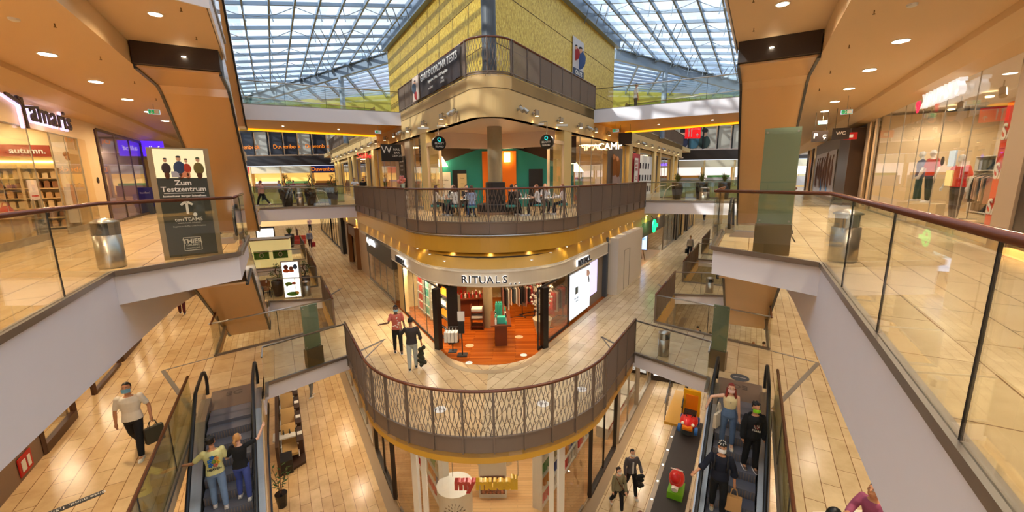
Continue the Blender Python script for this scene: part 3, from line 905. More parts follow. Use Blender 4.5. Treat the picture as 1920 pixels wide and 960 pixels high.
for i in range(5):   # prow
    th = math.radians(226 + 22 * i); r = 3.88
    downlight((X0 + r * math.cos(th), 2 * NF_1 + 2 * R_1 + r * math.sin(th), -1.0), 'tiny downlight in the curved gold cove over the shop entrance', 4, 130, .03, 'downlights in the gold cove', col=(1, .8, .45))

# ---- adjustable spot fixtures on the cream beam
def wall_spot(s, a, twin, label, power=22):
    n = NF_2 - .02
    z = 4.28
    base = W3(s, n, a, z)
    t = thing('wall_spotlight', label, 'spotlight', base, 0, 'spotlights along the cream beam')
    N = NV(s); o = (-N[0], -N[1])
    P = lambda d, e, h: (base[0] + o[0] * d + AV(s)[0] * e, base[1] + o[1] * d + AV(s)[1] * e, z + h)
    MB().tube([P(0, 0, 0), P(.05, 0, 0)], .055, 12).build('wall_plate', M_SILVER, t)
    MB().tube([P(.05, 0, 0), P(.16, 0, 0)], .02, 8).build('arm', M_SILVER, t)
    for e in ((-.13, .13) if twin else (0,)):
        if twin:
            MB().tube([P(.16, 0, 0), P(.2, e * .6, 0)], .018, 6).build('arm', M_SILVER, t)
            MB().tube([P(.18, e, .02), P(.36, e * 1.5, -.12)], .085, 12).build('lamp_head', M_SILVER, t)
        else:
            MB().tube([P(.2, 0, -.12), P(.2, 0, .1)], .095, 14).build('lamp_head', M_SILVER, t)
            MB().tube([P(.2, 0, -.125), P(.2, 0, -.119)], .08, 14).build('lens', M_LAMPW, t)
            spot(P(.2, 0, -.14), power, (1, .84, .6), 80, (-o[0] * -.0 + o[0] * -.35, -o[1] * .0 + o[1] * -.35, -1), t, rad=.04)
    MB().tube([P(.2, 0, .1), P(.14, 0, .15), P(.05, 0, .1)], .012, 6).build('cable', M_RUBBER, t)
    return t
SP = {-1: [(15.86, 1), (17.21, 0), (19.77, 0), (22.45, 0), (23.96, 1), (25.45, 0), (27.75, 0), (30.49, 0), (31.93, 1), (33.12, 0), (35.74, 0), (38.5, 0), (40.5, 1), (42.5, 0), (45, 0), (48, 0), (50, 1), (52, 0), (55, 0)],
      1: [(15.3, 1), (16.6, 0), (19.16, 0), (21.74, 0), (22.96, 1), (24.21, 0), (26.75, 0), (29.3, 0), (31.95, 0), (34.38, 0), (35.82, 1), (36.98, 0), (39.5, 0), (42.61, 0), (44, 1), (45.5, 0), (48, 0), (51, 0), (54, 0)]}
for s in (-1, 1):
    for i, (a, tw) in enumerate(SP[s]):
        wall_spot(s, a, tw, '%s spotlight on the cream beam of the %s wing' % ('twin camera-like' if tw else 'single cylindrical', SIDE[s]), 26 if a < 30 else 40)

# ================================================================== CENTRE BUILDING, UPPER LEVEL
# ceilings behind the beam and storefront line
def poly_wedge(n, r, amax, z0, z1, m, name='ceiling', k=16):
    pts = arc(n, r, k)
    for s in (-1, 1):
        half = [p for p in pts if s * (p[0] - X0) >= -1e-6]
        if s < 0: half = half[::-1]
        struct(name, MB().prism(half + [W(s, n, amax), (X0, W(s, n, amax)[1])], z0, z1), m)
poly_wedge(7.62, 1.0, 60, 3.9, 4.0, mat('cafe_ceiling', (.93, .84, .76), .5))
M_COLY = mat('cream_pillar', (.92, .80, .52), .45)
def pillar(s, n, a0, a1, d, z0, z1, m=None):
    struct('column', MB().prism([W(s, n, a0), W(s, n, a1), W(s, n + d, a1), W(s, n + d, a0)], z0, z1), m or M_COLY)
for s in (-1, 1):
    for a in (20.1, 32.6, 41.6, 52.2):
        pillar(s, NF_2 + .02, a, a + .95, .6, 0, 3.9)
        if a > 30: pillar(s, NF_2 + .02, a + 3.0, a + 3.4, .5, 0, 3.9)
    # inner back wall of the wings
    struct('wall_center', MB().prism([W(s, 12.5, 26), W(s, 12.5, 60), W(s, 12.8, 60), W(s, 12.8, 26)], 0, 3.95), mat('shop_back_wall', (.86, .72, .50), .6))
    for i in range(6):
        a = 24 + 6 * i
        area(W3(s, 9.8, a, 3.86), 1.4, .8, 110, (1, .84, .6), math.radians(30 * s))
        MB().box(W3(s, 9.8, a, 3.885), (1.4, .8, .02), math.radians(30 * s)).build('ceiling', M_LAMPW)['kind'] = 'structure'  # glowing panel added to light the wing shop, not ceiling surface

# generic shop front ------------------------------------------------------------
WN = [0]
def window(s, n, a0, a1, z0, z1, panes=3, frame=M_STEEL, fw=.05, glass=None, head=None, headm=None, sill=.12):
    WN[0] += 1
    t = thing('window_%d' % WN[0], None, None, W3(s, n, a0, z0)); t['kind'] = 'structure'
    hz = z1 - (head or 0)
    f = MB()
    up = lambda a, w=fw: f.beam(W3(s, n, a, z0), W3(s, n, a, hz), w, w)
    for i in range(panes + 1): up(a0 + (a1 - a0) * i / panes, fw if i in (0, panes) else fw * .5)
    f.beam(W3(s, n, a0, z0 + sill / 2), W3(s, n, a1, z0 + sill / 2), fw * 1.3, sill)
    f.beam(W3(s, n, a0, hz), W3(s, n, a1, hz), fw * 1.2, fw * 1.4)
    f.build('frame', frame, t)
    for i in range(panes):
        b0, b1 = a0 + (a1 - a0) * i / panes + .02, a0 + (a1 - a0) * (i + 1) / panes - .02
        MB().strip([W(s, n, b0), W(s, n, b1)], z0 + sill, hz - .02, .012, 1).build('pane', glass or M_SHOPG, t)
    if head: MB().prism([W(s, n - .04, a0), W(s, n - .04, a1), W(s, n + .1, a1), W(s, n + .1, a0)], hz, z1).build('head_panel', headm or M_DBROWN, t)
    return t
def board(s, n, a0, a1, z0, z1, m, name, label, cat, t_=.06, group=None, parent=None):
    mb = MB().prism([W(s, n, a0), W(s, n, a1), W(s, n + t_, a1), W(s, n + t_, a0)], z0, z1)
    if parent is not None: return mb.build(name, m, parent)
    if label is None: return struct(name, mb, m)
    return tag(mb.build(name, m), label, cat, group)
def vdir(s, inward=True): k = 1 if inward else -1; return (NV(s)[0] * k, NV(s)[1] * k)

# goods on shelves: one rack thing with board parts, goods are individual things
PAL = [(.86, .2, .2), (.93, .9, .85), (.2, .5, .45), (.9, .6, .2), (.3, .35, .6), (.75, .3, .45), (.4, .6, .3), (.85, .78, .6)]
GM = [mat('goods_%d' % i, c, .5) for i, c in enumerate(PAL)]
def rack(origin, dirv, w_, h_, d, rows, label, m=M_WHITE2, goods=None, group=None, per=8, glabel='small packaged product on a shop shelf', gname='product_box', gcat='product', lit=False, back=True, gm=None):
    """shelving w_ wide along dirv, standing on origin (corner), depth to the left of dirv"""
    dx, dy = dirv; ln = math.hypot(dx, dy); dx /= ln; dy /= ln; nx, ny = -dy, dx
    P = lambda u, v, z: (origin[0] + dx * u + nx * v, origin[1] + dy * u + ny * v, origin[2] + z)
    rz = math.atan2(dy, dx)
    t = thing('display_shelf', label, 'shelf', origin, 0, None)
    for u in (0, w_): MB().box(P(u, d / 2, h_ / 2), (.04, d, h_), rz).build('side_panel', m, t)
    if back: MB().box(P(w_ / 2, d, h_ / 2), (w_, .03, h_), rz).build('back_panel', m, t)
    for r in range(rows + 1):
        z = .08 + (h_ - .1) * r / rows
        MB().box(P(w_ / 2, d / 2, z), (w_, d, .03), rz).build('shelf_board', m, t)
        if lit and r > 0: MB().box(P(w_ / 2, .04, z - .022), (w_ - .08, .03, .012), rz).build('shelf_light', M_LAMPW, t)
    if goods:
        proto = None
        gh = (h_ - .1) / rows
        for r in range(rows):
            z = .08 + (h_ - .1) * r / rows + .016
            for i in range(per):
                u = w_ * (i + .5) / per; hh = gh * random.uniform(.45, .75); ww = w_ / per * random.uniform(.5, .82)
                c = P(u, d * .45, z + hh / 2)
                mb = MB().box((0, 0, 0), (ww, d * .5, hh)); 
                mb.box((0, 0, hh / 2 + .012), (ww * .5, d * .25, .024))
                mm = (gm or goods)[(r * 3 + i // 3) % len(gm or goods)] if gm is None else gm[(r + i // 4) % len(gm)]
                o = mb.build(gname, mm); o.location = c; o.rotation_euler = (0, 0, rz)
                tag(o, glabel, gcat, group)
    return t

# ---- cafe at the tip of the upper level
M_TEAL = mat('teal_paint', (.08, .52, .52), .5); M_ORANGE = mat('orange_paint', (.96, .50, .06), .5)
cafe_f = MB().prism([(X0 - 4.5, 24.2), (X0 + 4.5, 24.2), (X0 + 4.5, 24.5), (X0 - 4.5, 24.5)], 2.4, 3.9); struct('wall_center', cafe_f, mat('cafe_dark_wall', (.28, .18, .12), .5))
q = MB(); pts = []
for i in range(31):
    x = -4.3 + 8.6 * i / 30; z = 2.35 + 1.0 * (math.cos(x / 4.3 * PI) * .5 + .5)
    pts.append((X0 + x, z))
vs = []
for x, z in pts: vs += [(x, 23.6, 0), (x, 23.6, z), (x, 23.75, z), (x, 23.75, 0)]
fs = []
for i in range(30):
    a = 4 * i; b = a + 4; fs += [(a, b, b + 1, a + 1), (a + 1, b + 1, b + 2, a + 2), (a + 2, b + 2, b + 3, a + 3)]
fs += [(0, 1, 2, 3), (120, 123, 122, 121)]
q.add(vs, fs); struct('wall_back', q, M_TEAL)
q = MB().box((X0 + .1, 23.56, 1.55), (1.9, .06, 3.1)); struct('wall_back', q, M_ORANGE)
q = MB().box((X0 + 0, 23.9, 3.55), (3.0, .4, .6)); struct('ceiling', q, M_WHITE)
for sg in (-1, 1):   # doorways and side glazing
    struct('door_%d' % (1 if sg < 0 else 2), MB().box((X0 + sg * 2.15 + .0, 23.57, 1.05), (.78, .06, 2.1)), M_BLACK)
    # curved ceiling drops
    q = MB()
    pp = [(X0 + sg * (.4 + 2.6 * i / 14), 22.6 - 1.2 * math.sin(i / 14 * PI * .5) + .0) for i in range(15)]
    q.strip(pp, 3.15, 3.92, .15, -sg); struct('ceiling', q, mat('cafe_bulkhead', (.93, .82, .72), .5))
t = thing('pillar_bench', 'round black bench with wooden base around the cafe pillar', 'bench', (X0 + .05, 19.3, 0))
MB().lathe([(.92, .0), (.92, .1)], (X0 + .05, 19.3, .01), 40).build('base_ring', mat('bench_wood', (.62, .50, .40), .5), t)
MB().lathe([(.88, .1), (.9, .2), (.9, .42), (.84, .46)], (X0 + .05, 19.3, 0), 40).build('seat', mat('bench_black', (.15, .14, .15), .5), t)
MB().lathe([(.46, .46), (.46, 1.42), (.42, 1.45)], (X0 + .05, 19.3, 0), 32).build('backrest', MATS['bench_black'], t)
struct('column', MB().lathe([(.33, 0), (.33, 3.9)], (X0 + .05, 19.3, 0), 32), mat('concrete_column', (.62, .56, .44), .5, noise=.12, nscale=5))
for i, (x, y) in enumerate([(-3.2, 19.6), (-2.2, 18.9), (2.0, 18.8), (3.1, 19.3), (-2.9, 21.7), (2.9, 21.6), (0, 20.9)]):
    t = thing('recessed_twin_lamp', 'twin recessed lamp in the white cafe ceiling, %s' % ('left front', 'left inner', 'right inner', 'right front', 'left rear', 'right rear', 'behind the pillar')[i], 'ceiling light', (X0 + x, y, 3.9))
    MB().box((X0 + x, y, 3.915), (.5, .24, .08)).build('frame', M_WHITE2, t)
    for d in (-.13, .13): MB().lathe([(.075, -.02), (.075, -.014)], (X0 + x + d, y, 3.9), 14).build('lamp', M_LAMP, t)
    spot((X0 + x, y, 3.86), 190, (1, .80, .56), 150, parent=t, rad=.2, blend=.9)
# menus and notices inside
def notice(pos, rzview, w_, h_, m, label, cat='poster', name='poster', lines=None, lm=None):
    V = Vector((rzview[0], rzview[1], 0)).normalized(); X = V.cross(Vector((0, 0, 1)))
    t = thing(name, label, cat, (pos[0], pos[1], pos[2] - h_ / 2))
    rz = math.atan2(X.y, X.x)
    MB().box(pos, (w_, .03, h_), rz).build('panel', m, t)
    if lines:
        for tx, dz, hh in lines:
            text(tx, (pos[0] - V.x * .022, pos[1] - V.y * .022, pos[2] + dz), V, hh, lm or M_BLACK, .004, t)
    return t
notice((X0 - 3.1, 23.5, 1.25), (0, 1), .9, 1.5, M_WHITE2, 'white notice board with short black lines on the left teal wall', lines=[('Bei einem Kaffee', .3, .07), ('Espresso', .05, .06), ('Latte', -.1, .06), ('Tee', -.25, .06)])
notice((X0 - 2.0, 23.525, 1.15), (0, 1), .5, 1.5, mat('paper_cream', (.90, .82, .62), .6), 'cream price list hanging in the left dark doorway', lines=[('Preise', .5, .07), ('lashes', .2, .05), ('brows', .0, .05), ('nails', -.2, .05)])
lm = thing('wall_lantern', 'small glowing lamp shade in front of the orange wall', 'lamp', (X0 + .55, 23.3, 2.6))
MB().box((X0 + .55, 23.35, 2.75), (.34, .2, .5)).build('shade', M_LAMPW, lm); MB().tube([(X0 + .55, 23.35, 3.0), (X0 + .55, 23.35, 3.3)], .01).build('cord', M_BLACK, lm)

for s in (-1, 1):
    S = SIDE[s]
    vd = vdir(s)
    # glazing beside the cafe opening
    window(s, 7.7, 18.4, 20.1, 0, 3.3, 1, frame=mat('beige_frame', (.80, .68, .52), .4), fw=.12)
    # round hanging sign
    p = W3(s, 7.25, 17.3, 3.15)
    t = thing('round_hanging_sign', 'round black BEAUTY ISLAND sign on the %s corner of the cafe' % S, 'sign', p)
    rzf = math.atan2(AV(s)[1], AV(s)[0])
    A_, N_ = AV(s), NV(s)
    vv = (A_[0] * .93 + N_[0] * .1, A_[1] * .93 + N_[1] * .1)
    MB().tube([(p[0] - A_[0] * .07, p[1] - A_[1] * .07, p[2]), (p[0] + A_[0] * .07, p[1] + A_[1] * .07, p[2])], .31, 32).build('disc', mat('sign_black', (.08, .09, .09), .3), t)
    MB().tube([(p[0], p[1], p[2] + .3), (p[0], p[1], 4.02)], .02).build('hanger_rod', M_SILVER, t)
    MB().tube([(p[0], p[1], 4.0), (p[0] + N_[0] * .45, p[1] + N_[1] * .45, 4.0)], .015).build('bracket', M_SILVER, t)
    for tx, dz, hh in (('BEAUTY', -.01, .085), ('ISLAND', -.14, .08)):
        text(tx, (p[0] - A_[0] * .08, p[1] - A_[1] * .08, p[2] + dz), A_, hh, M_WHITE2, .004, t)
    text('Q', (p[0] - A_[0] * .08, p[1] - A_[1] * .08, p[2] + .15), A_, .16, mat('teal_glow', (.1, .8, .75), .5, emit=(.1, .8, .75), es=1.2), .004, t)
    # exit sign box near the beam
    # far wing shop fronts of the upper level
    for i, (b0, b1) in enumerate(((21.1, 32.5), (33.6, 35.5), (36.2, 41.5), (42.6, 44.5), (45.2, 52.1), (53.2, 58))):
        window(s, 7.9, b0, b1, 0, 3.9, max(1, int((b1 - b0) / 1.7)), frame=M_DGREY if i % 2 else M_STEEL, fw=.07, head=.35 if i else None, headm=M_CREAM)

# left wing details: W shop sign, tall menu board, flower, sweet shop sign
s = -1; vd = vdir(s); A_ = AV(s)
p = W3(s, 6.9, 24.3, 3.15)
t = thing('projecting_sign', 'square black sign with large white W standing out from the left wing', 'sign', p)
rza = math.atan2(NV(s)[1], NV(s)[0])
MB().box(p, (1.15, .12, .95), rza).build('sign_box', M_BLACK, t)
text('W', (p[0] - A_[0] * .07 - NV(s)[0] * .28, p[1] - A_[1] * .07 - NV(s)[1] * .28, p[2] + .15), A_, .42, M_WHITE2, .004, t)
text('NAIL\nBAR\nDEPOT', (p[0] - A_[0] * .07 + NV(s)[0] * .3, p[1] - A_[1] * .07 + NV(s)[1] * .3, p[2] + .0), A_, .13, M_WHITE2, .004, t)
struct('wall_center', MB().prism([W(s, 7.8, 23.6), W(s, 7.8, 27.0), W(s, 8.0, 27.0), W(s, 8.0, 23.6)], 0, 3.9), mat('beige_wall_panel', (.80, .70, .56), .5))
c_ = W3(s, 7.62, 25.4, 1.5)
notice(W3(s, 7.72, 25.2, 1.55), vd, 1.3, 2.9, mat('menu_brown', (.22, .14, .11), .5), 'tall dark brown menu board with white lettering', 'menu board', 'menu_board',
       lines=[('COFFEE HOUSE', 1.15, .09), ('Waffel  Crepes', .9, .07), ('Frozen Yogurt', .65, .07), ('Yogurt', .25, .2), ('CUP CUP CUP', -.2, .12), ('Sorten', -.5, .07), ('Toppings', -.7, .07), ('Saucen', -.9, .07), ('Shakes', -1.1, .07)], lm=M_WHITE2)
t = thing('flower_vase', 'pink and white flowers in a clear vase on a white stand', 'flowers', W3(s, 7.0, 22.6, 0))
q = W3(s, 7.0, 22.6, 0)
MB().box((q[0], q[1], .5), (.5, .5, 1.0)).build('stand', M_WHITE2, t)
MB().lathe([(.07, 1.0), (.1, 1.3), (.08, 1.42)], (q[0], q[1], 0), 14).build('vase', mat('vase_glass', (.75, .85, .8), .1), t)
fb = MB()
for i in range(14): fb.ball((q[0] + random.uniform(-.22, .22), q[1] + random.uniform(-.22, .22), 1.55 + random.uniform(-.1, .22)), .08, 7, 5)
fb.build('blossoms', mat('pink_petals', (.90, .55, .5), .6), t)
text('Süßes', W3(s, 7.3, 34.0, 3.5), A_, .42, mat('red_glow', (.95, .15, .2), .5, emit=(.95, .2, .2), es=.8), .03, None, 'x')
for o in [o for o in COL.objects if o.name == 'x']:
    o.name = 'shop_sign'; tag(o, 'small red script shop sign on the left wing of the upper gallery', 'sign')
# right wing details: posters
s = 1; vd = vdir(s); A_ = AV(s)
M_HOL = mat('dark_poster', (.30, .26, .24), .4)
t = thing('fashion_poster', 'tall dark poster with two long-haired women on the right wing', 'poster', W3(s, 7.8, 27.7, 0))
board(s, 7.74, 27.7, 31.2, .0, 3.6, M_HOL, 'poster_sheet', '', '', .05, parent=t)
for i, (aa_, zz) in enumerate(((28.9, 2.2), (29.7, 2.1))):
    c = W3(s, 7.72, aa_, zz)
    MB().add(*(lambda m_: (m_.v, m_.f))(MB().ball((c[0], c[1], zz + .7), (.16, .03, .22)))).build('face', mat('poster_skin', (.86, .66, .52), .6), t)
    MB().ball((c[0], c[1], zz + .1), (.26, .03, .85)).build('hair', mat('poster_hair', (.62, .42, .25), .6), t)
    MB().ball((c[0], c[1], zz - 1.1), (.34, .03, .8)).build('dress', mat('poster_dress', (.70, .66, .70), .6), t)
struct('wall_center', MB().prism([W(s, 7.6, 33.6), W(s, 7.6, 36.0), W(s, 7.75, 36.0), W(s, 7.75, 33.6)], 0, 3.4), mat('crimson_board', (.70, .10, .18), .5))
notice(W3(s, 7.5, 34.4, 2.1), vd, 1.1, 1.9, M_WHITE2, 'white poster with red lettering on the crimson hoarding', lines=[('JETZT\nNEUE\nOPEN', .35, .22), ('Tage', -.5, .1), ('2021', -.7, .1)], lm=mat('red_ink', (.7, .1, .15), .5))
struct('wall_center', MB().prism([W(s, 7.74, 36.2), W(s, 7.74, 41.4), W(s, 7.84, 41.4), W(s, 7.84, 36.2)], 0, 3.4), M_WHITE2)
q = MB()
for i in range(14):
    q.box(W3(s, 7.72, 36.6 + (i % 5) * 1.05, .5 + (i // 5) * 1.0), (.14, .03, .5), math.radians(30 + 90))
struct('trim', q, mat('black_figures', (.15, .1, .12), .6))
text('CAMP', W3(s, 7.35, 26.8, 3.5), A_, .42, M_LAMPW, .03, None, 'shop_sign')
tag(COL.objects[-1], 'glowing white hanging shop sign over the right wing lamp shop', 'sign')
# lamp shop window content
t = thing('pendant_lamp', 'glowing white cone lamp in the right wing shop window', 'lamp', W3(s, 9.2, 25.0, 1.9))
c = W3(s, 9.2, 25.0, 0)
MB().lathe([(.75, 1.95), (.1, 2.75), (.04, 2.8)], c, 24).build('shade', M_LAMPW, t); MB().tube([(c[0], c[1], 2.8), (c[0], c[1], 3.85)], .01).build('cord', M_BLACK, t)
t = thing('pendant_lamp', 'glowing cone lamp in the left wing shop window', 'lamp', W3(-1, 9.0, 21.8, 2.2))
c = W3(-1, 9.0, 21.8, 0)
MB().lathe([(.35, 2.3), (.08, 2.8), (.04, 2.85)], c, 24).build('shade', M_LAMPW, t); MB().tube([(c[0], c[1], 2.85), (c[0], c[1], 3.85)], .01).build('cord', M_BLACK, t)
for s in (-1, 1):
    for i, a in enumerate((21.8, 23.6, 26.6, 29.2, 37.5, 39.5, 46, 48.5)):
        if s > 0 and 27 < a < 42: continue
        if s < 0 and 23.5 < a < 27: continue
        rack(W3(s, 9.6, a + (1.6 if s < 0 else 0), 0), (-AV(s)[0], -AV(s)[1]) if s < 0 else AV(s), 1.6, 2.1, .4, 4, 'lit display shelf %s in the %s wing of the upper gallery' % (('next to the cafe', 'behind the lamp', 'second from the lamp', 'third from the lamp', 'by the fourth pillar', 'beyond the fourth pillar', 'near the end', 'at the far end')[i], SIDE[s]),
             m=mat('shelf_wood', (.70, .52, .34), .5), goods=GM, per=3, group='goods in the upper wing shops', gname='shop_item', glabel='small product on a shelf of an upper wing shop')
struct('wall_center', MB().box((X0, 26, 2), (8, .2, 4)), MATS['shop_back_wall'])
# ================================================================== CENTRE BUILDING, MIDDLE LEVEL: perfume shop
M_SIGNB = mat('sign_band', (.86, .80, .70), .4)
ZB0, ZB1 = -2.22, -1.62
bandp = prow(5.40, 3.40, 19.6, 20.6, 32)
struct('trim', MB().strip(bandp, ZB0, ZB1, .16, 1), M_SIGNB)
for z in (ZB0 + .03, ZB1 - .05):
    struct('trim', MB().strip(offset(bandp, -.02), z, z + .03, .03, 1), mat('band_lip', (.95, .90, .82), .35))
struct('trim', MB().strip(prow(5.42, 3.42, 28, 28, 32), -1.75, -1.58, .1, 1), M_SIGNB)
M_LET = mat('dark_letters', (.13, .13, .17), .4); M_HALO = mat('white_halo', (1, 1, 1), .5, emit=(1, 1, 1), es=.7)
# curved sign: letters set around the prow
t = thing('shop_sign', 'curved RITUALS... lettering with white glow over the perfume shop entrance', 'sign', (X0, 13.6, -1.95))
cc = (X0, 2 * 5.40 + 2 * 3.40); rr_ = 3.40
chars = 'RITUALS...'
ang0 = 270 - 17.5
wd = {'I': .55, '.': .62}
pos_ = ang0
for ch in chars:
    w_ = wd.get(ch, 1.0) * 4.35
    th = math.radians(pos_ + w_ / 2)
    V = (-math.cos(th), -math.sin(th))
    P = lambda d: (cc[0] + (rr_ + d) * math.cos(th), cc[1] + (rr_ + d) * math.sin(th))
    zz = -1.93 if ch != '.' else -2.0
    hh = .27 if ch != '.' else .27
    pp = P(.10); text(ch, (pp[0], pp[1], zz), V, hh, M_LET, .012, t, 'letter', bold=.004)
    pp = P(.055); text(ch, (pp[0], pp[1], zz - .005), V, hh * 1.02, M_HALO, .02, t, 'letter_glow', bold=.009)
    pos_ += w_
for s, a in ((-1, 17.4), (1, 17.0)):
    p = W3(s, 5.30, a, -1.93)
    t = thing('shop_sign', 'flat RITUALS... lettering on the %s side band of the perfume shop' % SIDE[s], 'sign', p)
    text('RITUALS...', W3(s, 5.27, a, -1.92), vdir(s), .27, M_LET, .02, t, 'letters', bold=.004)
    text('RITUALS...', W3(s, 5.34, a, -1.925), vdir(s), .275, M_HALO, .02, t, 'letter_glow', bold=.016)
# dark posts of the entrance
M_POST = mat('entrance_post', (.11, .08, .07), .4)
for s in (-1, 1):
    struct('column', MB().box((X0 + s * 1.93, 14.15, (ZE + ZB0) / 2), (.22, .22, ZB0 - ZE), math.radians(30 * s)), M_POST)
# wooden shop floor with a stone rim
M_WOODF = wood_mat('warm_oak_floor', (.70, .36, .11), (.56, .26, .07), 0, .22, 1.6, .12)
struct('floor', MB().prism(prow(5.42, 1.92, 20.3, 21.3, 28), ZE - .01, ZE + .006), M_WOODF)
struct('trim', MB().strip(prow(5.2, 1.75, 19.4, 20.6, 28), ZE - .005, ZE + .009, .22, 1), mat('stone_rim', (.72, .62, .48), .3, noise=.1, nscale=4))
# back and party walls
struct('wall_center', MB().strip([W(-1, 12.5, 18.9), W(-1, 5.6, 18.9)], ZE, -.6, .12, 1), M_CREAM)
struct('wall_center', MB().strip([W(1, 12.5, 20.9), W(1, 5.6, 20.9)], ZE, -.6, .12, -1), M_CREAM)
struct('wall_back', MB().box((X0, 22.6, -2.6), (9, .2, 4)), mat('shop_dark_back', (.30, .17, .10), .6))
poly_wedge(5.6, 3.5, 24, -1.3, -1.2, mat('shop_ceiling', (.25, .20, .17), .6))
# side windows
window(-1, 5.5, 13.2, 18.0, ZE, ZB0, 3, frame=M_BLACK, fw=.04, sill=.08)
struct('wall_center', MB().prism([W(-1, 5.5, 18.0), W(-1, 5.5, 18.9), W(-1, 5.7, 18.9), W(-1, 5.7, 18.0)], ZE, ZB0), M_CREAM)
window(1, 5.5, 12.9, 15.7, ZE, ZB0, 1, frame=M_BLACK, fw=.05, sill=.08)
# white light box with a figure, screen
t = thing('light_box', 'large glowing white light box with a sitting woman in white, right shop front', 'light box', W3(1, 5.5, 16.9, ZE))
LBm = mat('lightbox_white', (.93, .95, .97), .5, emit=(.92, .95, 1), es=.85)
board(1, 5.5, 15.8, 18.25, ZE + .12, -2.3, M_STEEL, 'frame', '', '', .1, parent=t)
board(1, 5.46, 15.86, 17.0, ZE + .2, -2.38, LBm, 'lit_face', '', '', .04, parent=t); board(1, 5.46, 17.03, 18.19, ZE + .2, -2.38, LBm, 'lit_face', '', '', .04, parent=t)
def fig(s, n, a, z, parent, sc=1., hair=(.25, .15, .1), dress=(.97, .97, .98), es=.6):
    c = W3(s, n, a, z); f1_ = mat('fig_hair%s' % str(hair), hair, .6); f2_ = mat('fig_dress%s' % str(dress), dress, .6, emit=dress, es=es)
    rz = math.atan2(AV(s)[1], AV(s)[0])
    MB().ball((c[0], c[1], z + .62 * sc), (.10 * sc, .015 + .0 * sc, .13 * sc), 12, 8).build('figure_head', mat('fig_skin', (.85, .66, .55), .6), parent)
    q = MB()
    for i in range(8):
        x = .02 + i * .012
        q.add(*(lambda b: (b.v, b.f))(MB().box(W3(s, n - .006, a + (.05 + .02 * i) * sc, z + (.62 - .05 * i) * sc), (.07 * sc, .012, .14 * sc), rz)))
    q.build('figure_hair', f1_, parent)
    MB().add(*(lambda b: (b.v, b.f))(MB().box(W3(s, n - .004, a, z + .2 * sc), (.26 * sc, .012, .62 * sc), rz))).build('figure_dress', f2_, parent)
    MB().box(W3(s, n - .004, a - .02, z - .35 * sc), (.3 * sc, .01, .6 * sc), rz).build('figure_skirt', f2_, parent)
fig(1, 5.44, 17.75, -3.35, t, 1.15)
text('the magic\nof spring', W3(1, 5.45, 16.5, -3.55), vdir(1), .09, mat('grey_ink', (.55, .6, .62), .5), .003, t)
MB().box(W3(1, 5.45, 16.5, -3.15), (.3, .012, .3), math.radians(60)).build('grey_square', mat('grey_block', (.45, .5, .5), .5), t)
t = thing('light_box', 'narrow vertical screen with purple tint beside the white light box', 'screen', W3(1, 5.55, 18.9, ZE))
board(1, 5.56, 18.5, 19.5, -3.95, -2.32, mat('screen_lit', (.85, .82, .95), .5, emit=(.82, .78, 1), es=.9), 'lit_face', '', '', .05, parent=t)
board(1, 5.62, 18.4, 20.5, ZE, ZB0, mat('grey_fascia', (.58, .52, .46), .4), 'backing', '', '', .05, parent=t)
struct('column', MB().prism([W(1, 5.4, 20.5), W(1, 5.4, 20.75), W(1, 5.7, 20.75), W(1, 5.7, 20.5)], ZE, -1.4), M_DGREY)
# white hoarding with a door seam
t = thing('white_hoarding', 'tall white boarded partition standing out from the right shop row', 'partition', W3(1, 5.2, 23.5, ZE))
MB().prism([W(1, 5.0, 21.1), W(1, 5.0, 26.4), W(1, 5.9, 26.4), W(1, 5.9, 21.1)], ZE, -1.5).build('panel', mat('hoarding_white', (.90, .85, .78), .5), t)
q = MB(); q.beam(W3(1, 4.99, 22.3, ZE + .02), W3(1, 4.99, 22.3, -2.3), .02, .02); q.beam(W3(1, 4.99, 23.4, ZE + .02), W3(1, 4.99, 23.4, -2.3), .02, .02); q.beam(W3(1, 4.99, 22.3, -2.3), W3(1, 4.99, 23.4, -2.3), .02, .02)
q.build('door_seam', mat('seam_grey', (.65, .6, .52), .5), t)
# further shops of the right row
s = 1
struct('wall_center', MB().prism([W(s, 5.5, 26.5), W(s, 5.5, 37), W(s, 5.7, 37), W(s, 5.7, 26.5)], -2.5, -1.5), mat('slate_fascia', (.36, .31, .27), .5))
struct('wall_center', MB().prism([W(s, 7.6, 26.5), W(s, 7.6, 36), W(s, 7.8, 36), W(s, 7.8, 26.5)], ZE, -1.2), mat('peach_wall', (.90, .68, .45), .5))
struct('floor', MB().prism([W(s, 5.5, 26.5), W(s, 5.5, 36), W(s, 7.6, 36), W(s, 7.6, 26.5)], ZE, ZE + .006), mat('peach_floor', (.88, .70, .48), .4))
struct('door_3', MB().box(W3(s, 7.5, 33.0, -3.3), (1.6, .1, 2.3), math.radians(60)), mat('brown_door', (.42, .27, .12), .5))
area(W3(s, 6.5, 30, -1.3), 1.2, 1.2, 90, (1, .78, .5))
t = thing('round_green_sign', 'green glowing round sign reading ICONIER hung over the recessed shop', 'sign', W3(s, 5.1, 30.1, -1.8))
GG = mat('green_glow', (.1, .85, .5), .5, emit=(.1, .9, .5), es=1.6)
c = W3(s, 5.0, 30.1, -1.8)
MB().tube([W3(s, 5.05, 30.1 + .42 * math.cos(i * PI / 12), -1.8 + .42 * math.sin(i * PI / 12)) for i in range(24)], .06, 6, closed=True).build('ring', GG, t)
text('ICONIER', W3(s, 4.95, 30.1, -1.8), vdir(s), .26, GG, .03, t); MB().beam(W3(s, 5.05, 30.1, -1.4), W3(s, 5.3, 30.1, -1.1), .03, .03).build('bracket', M_BLACK, t)
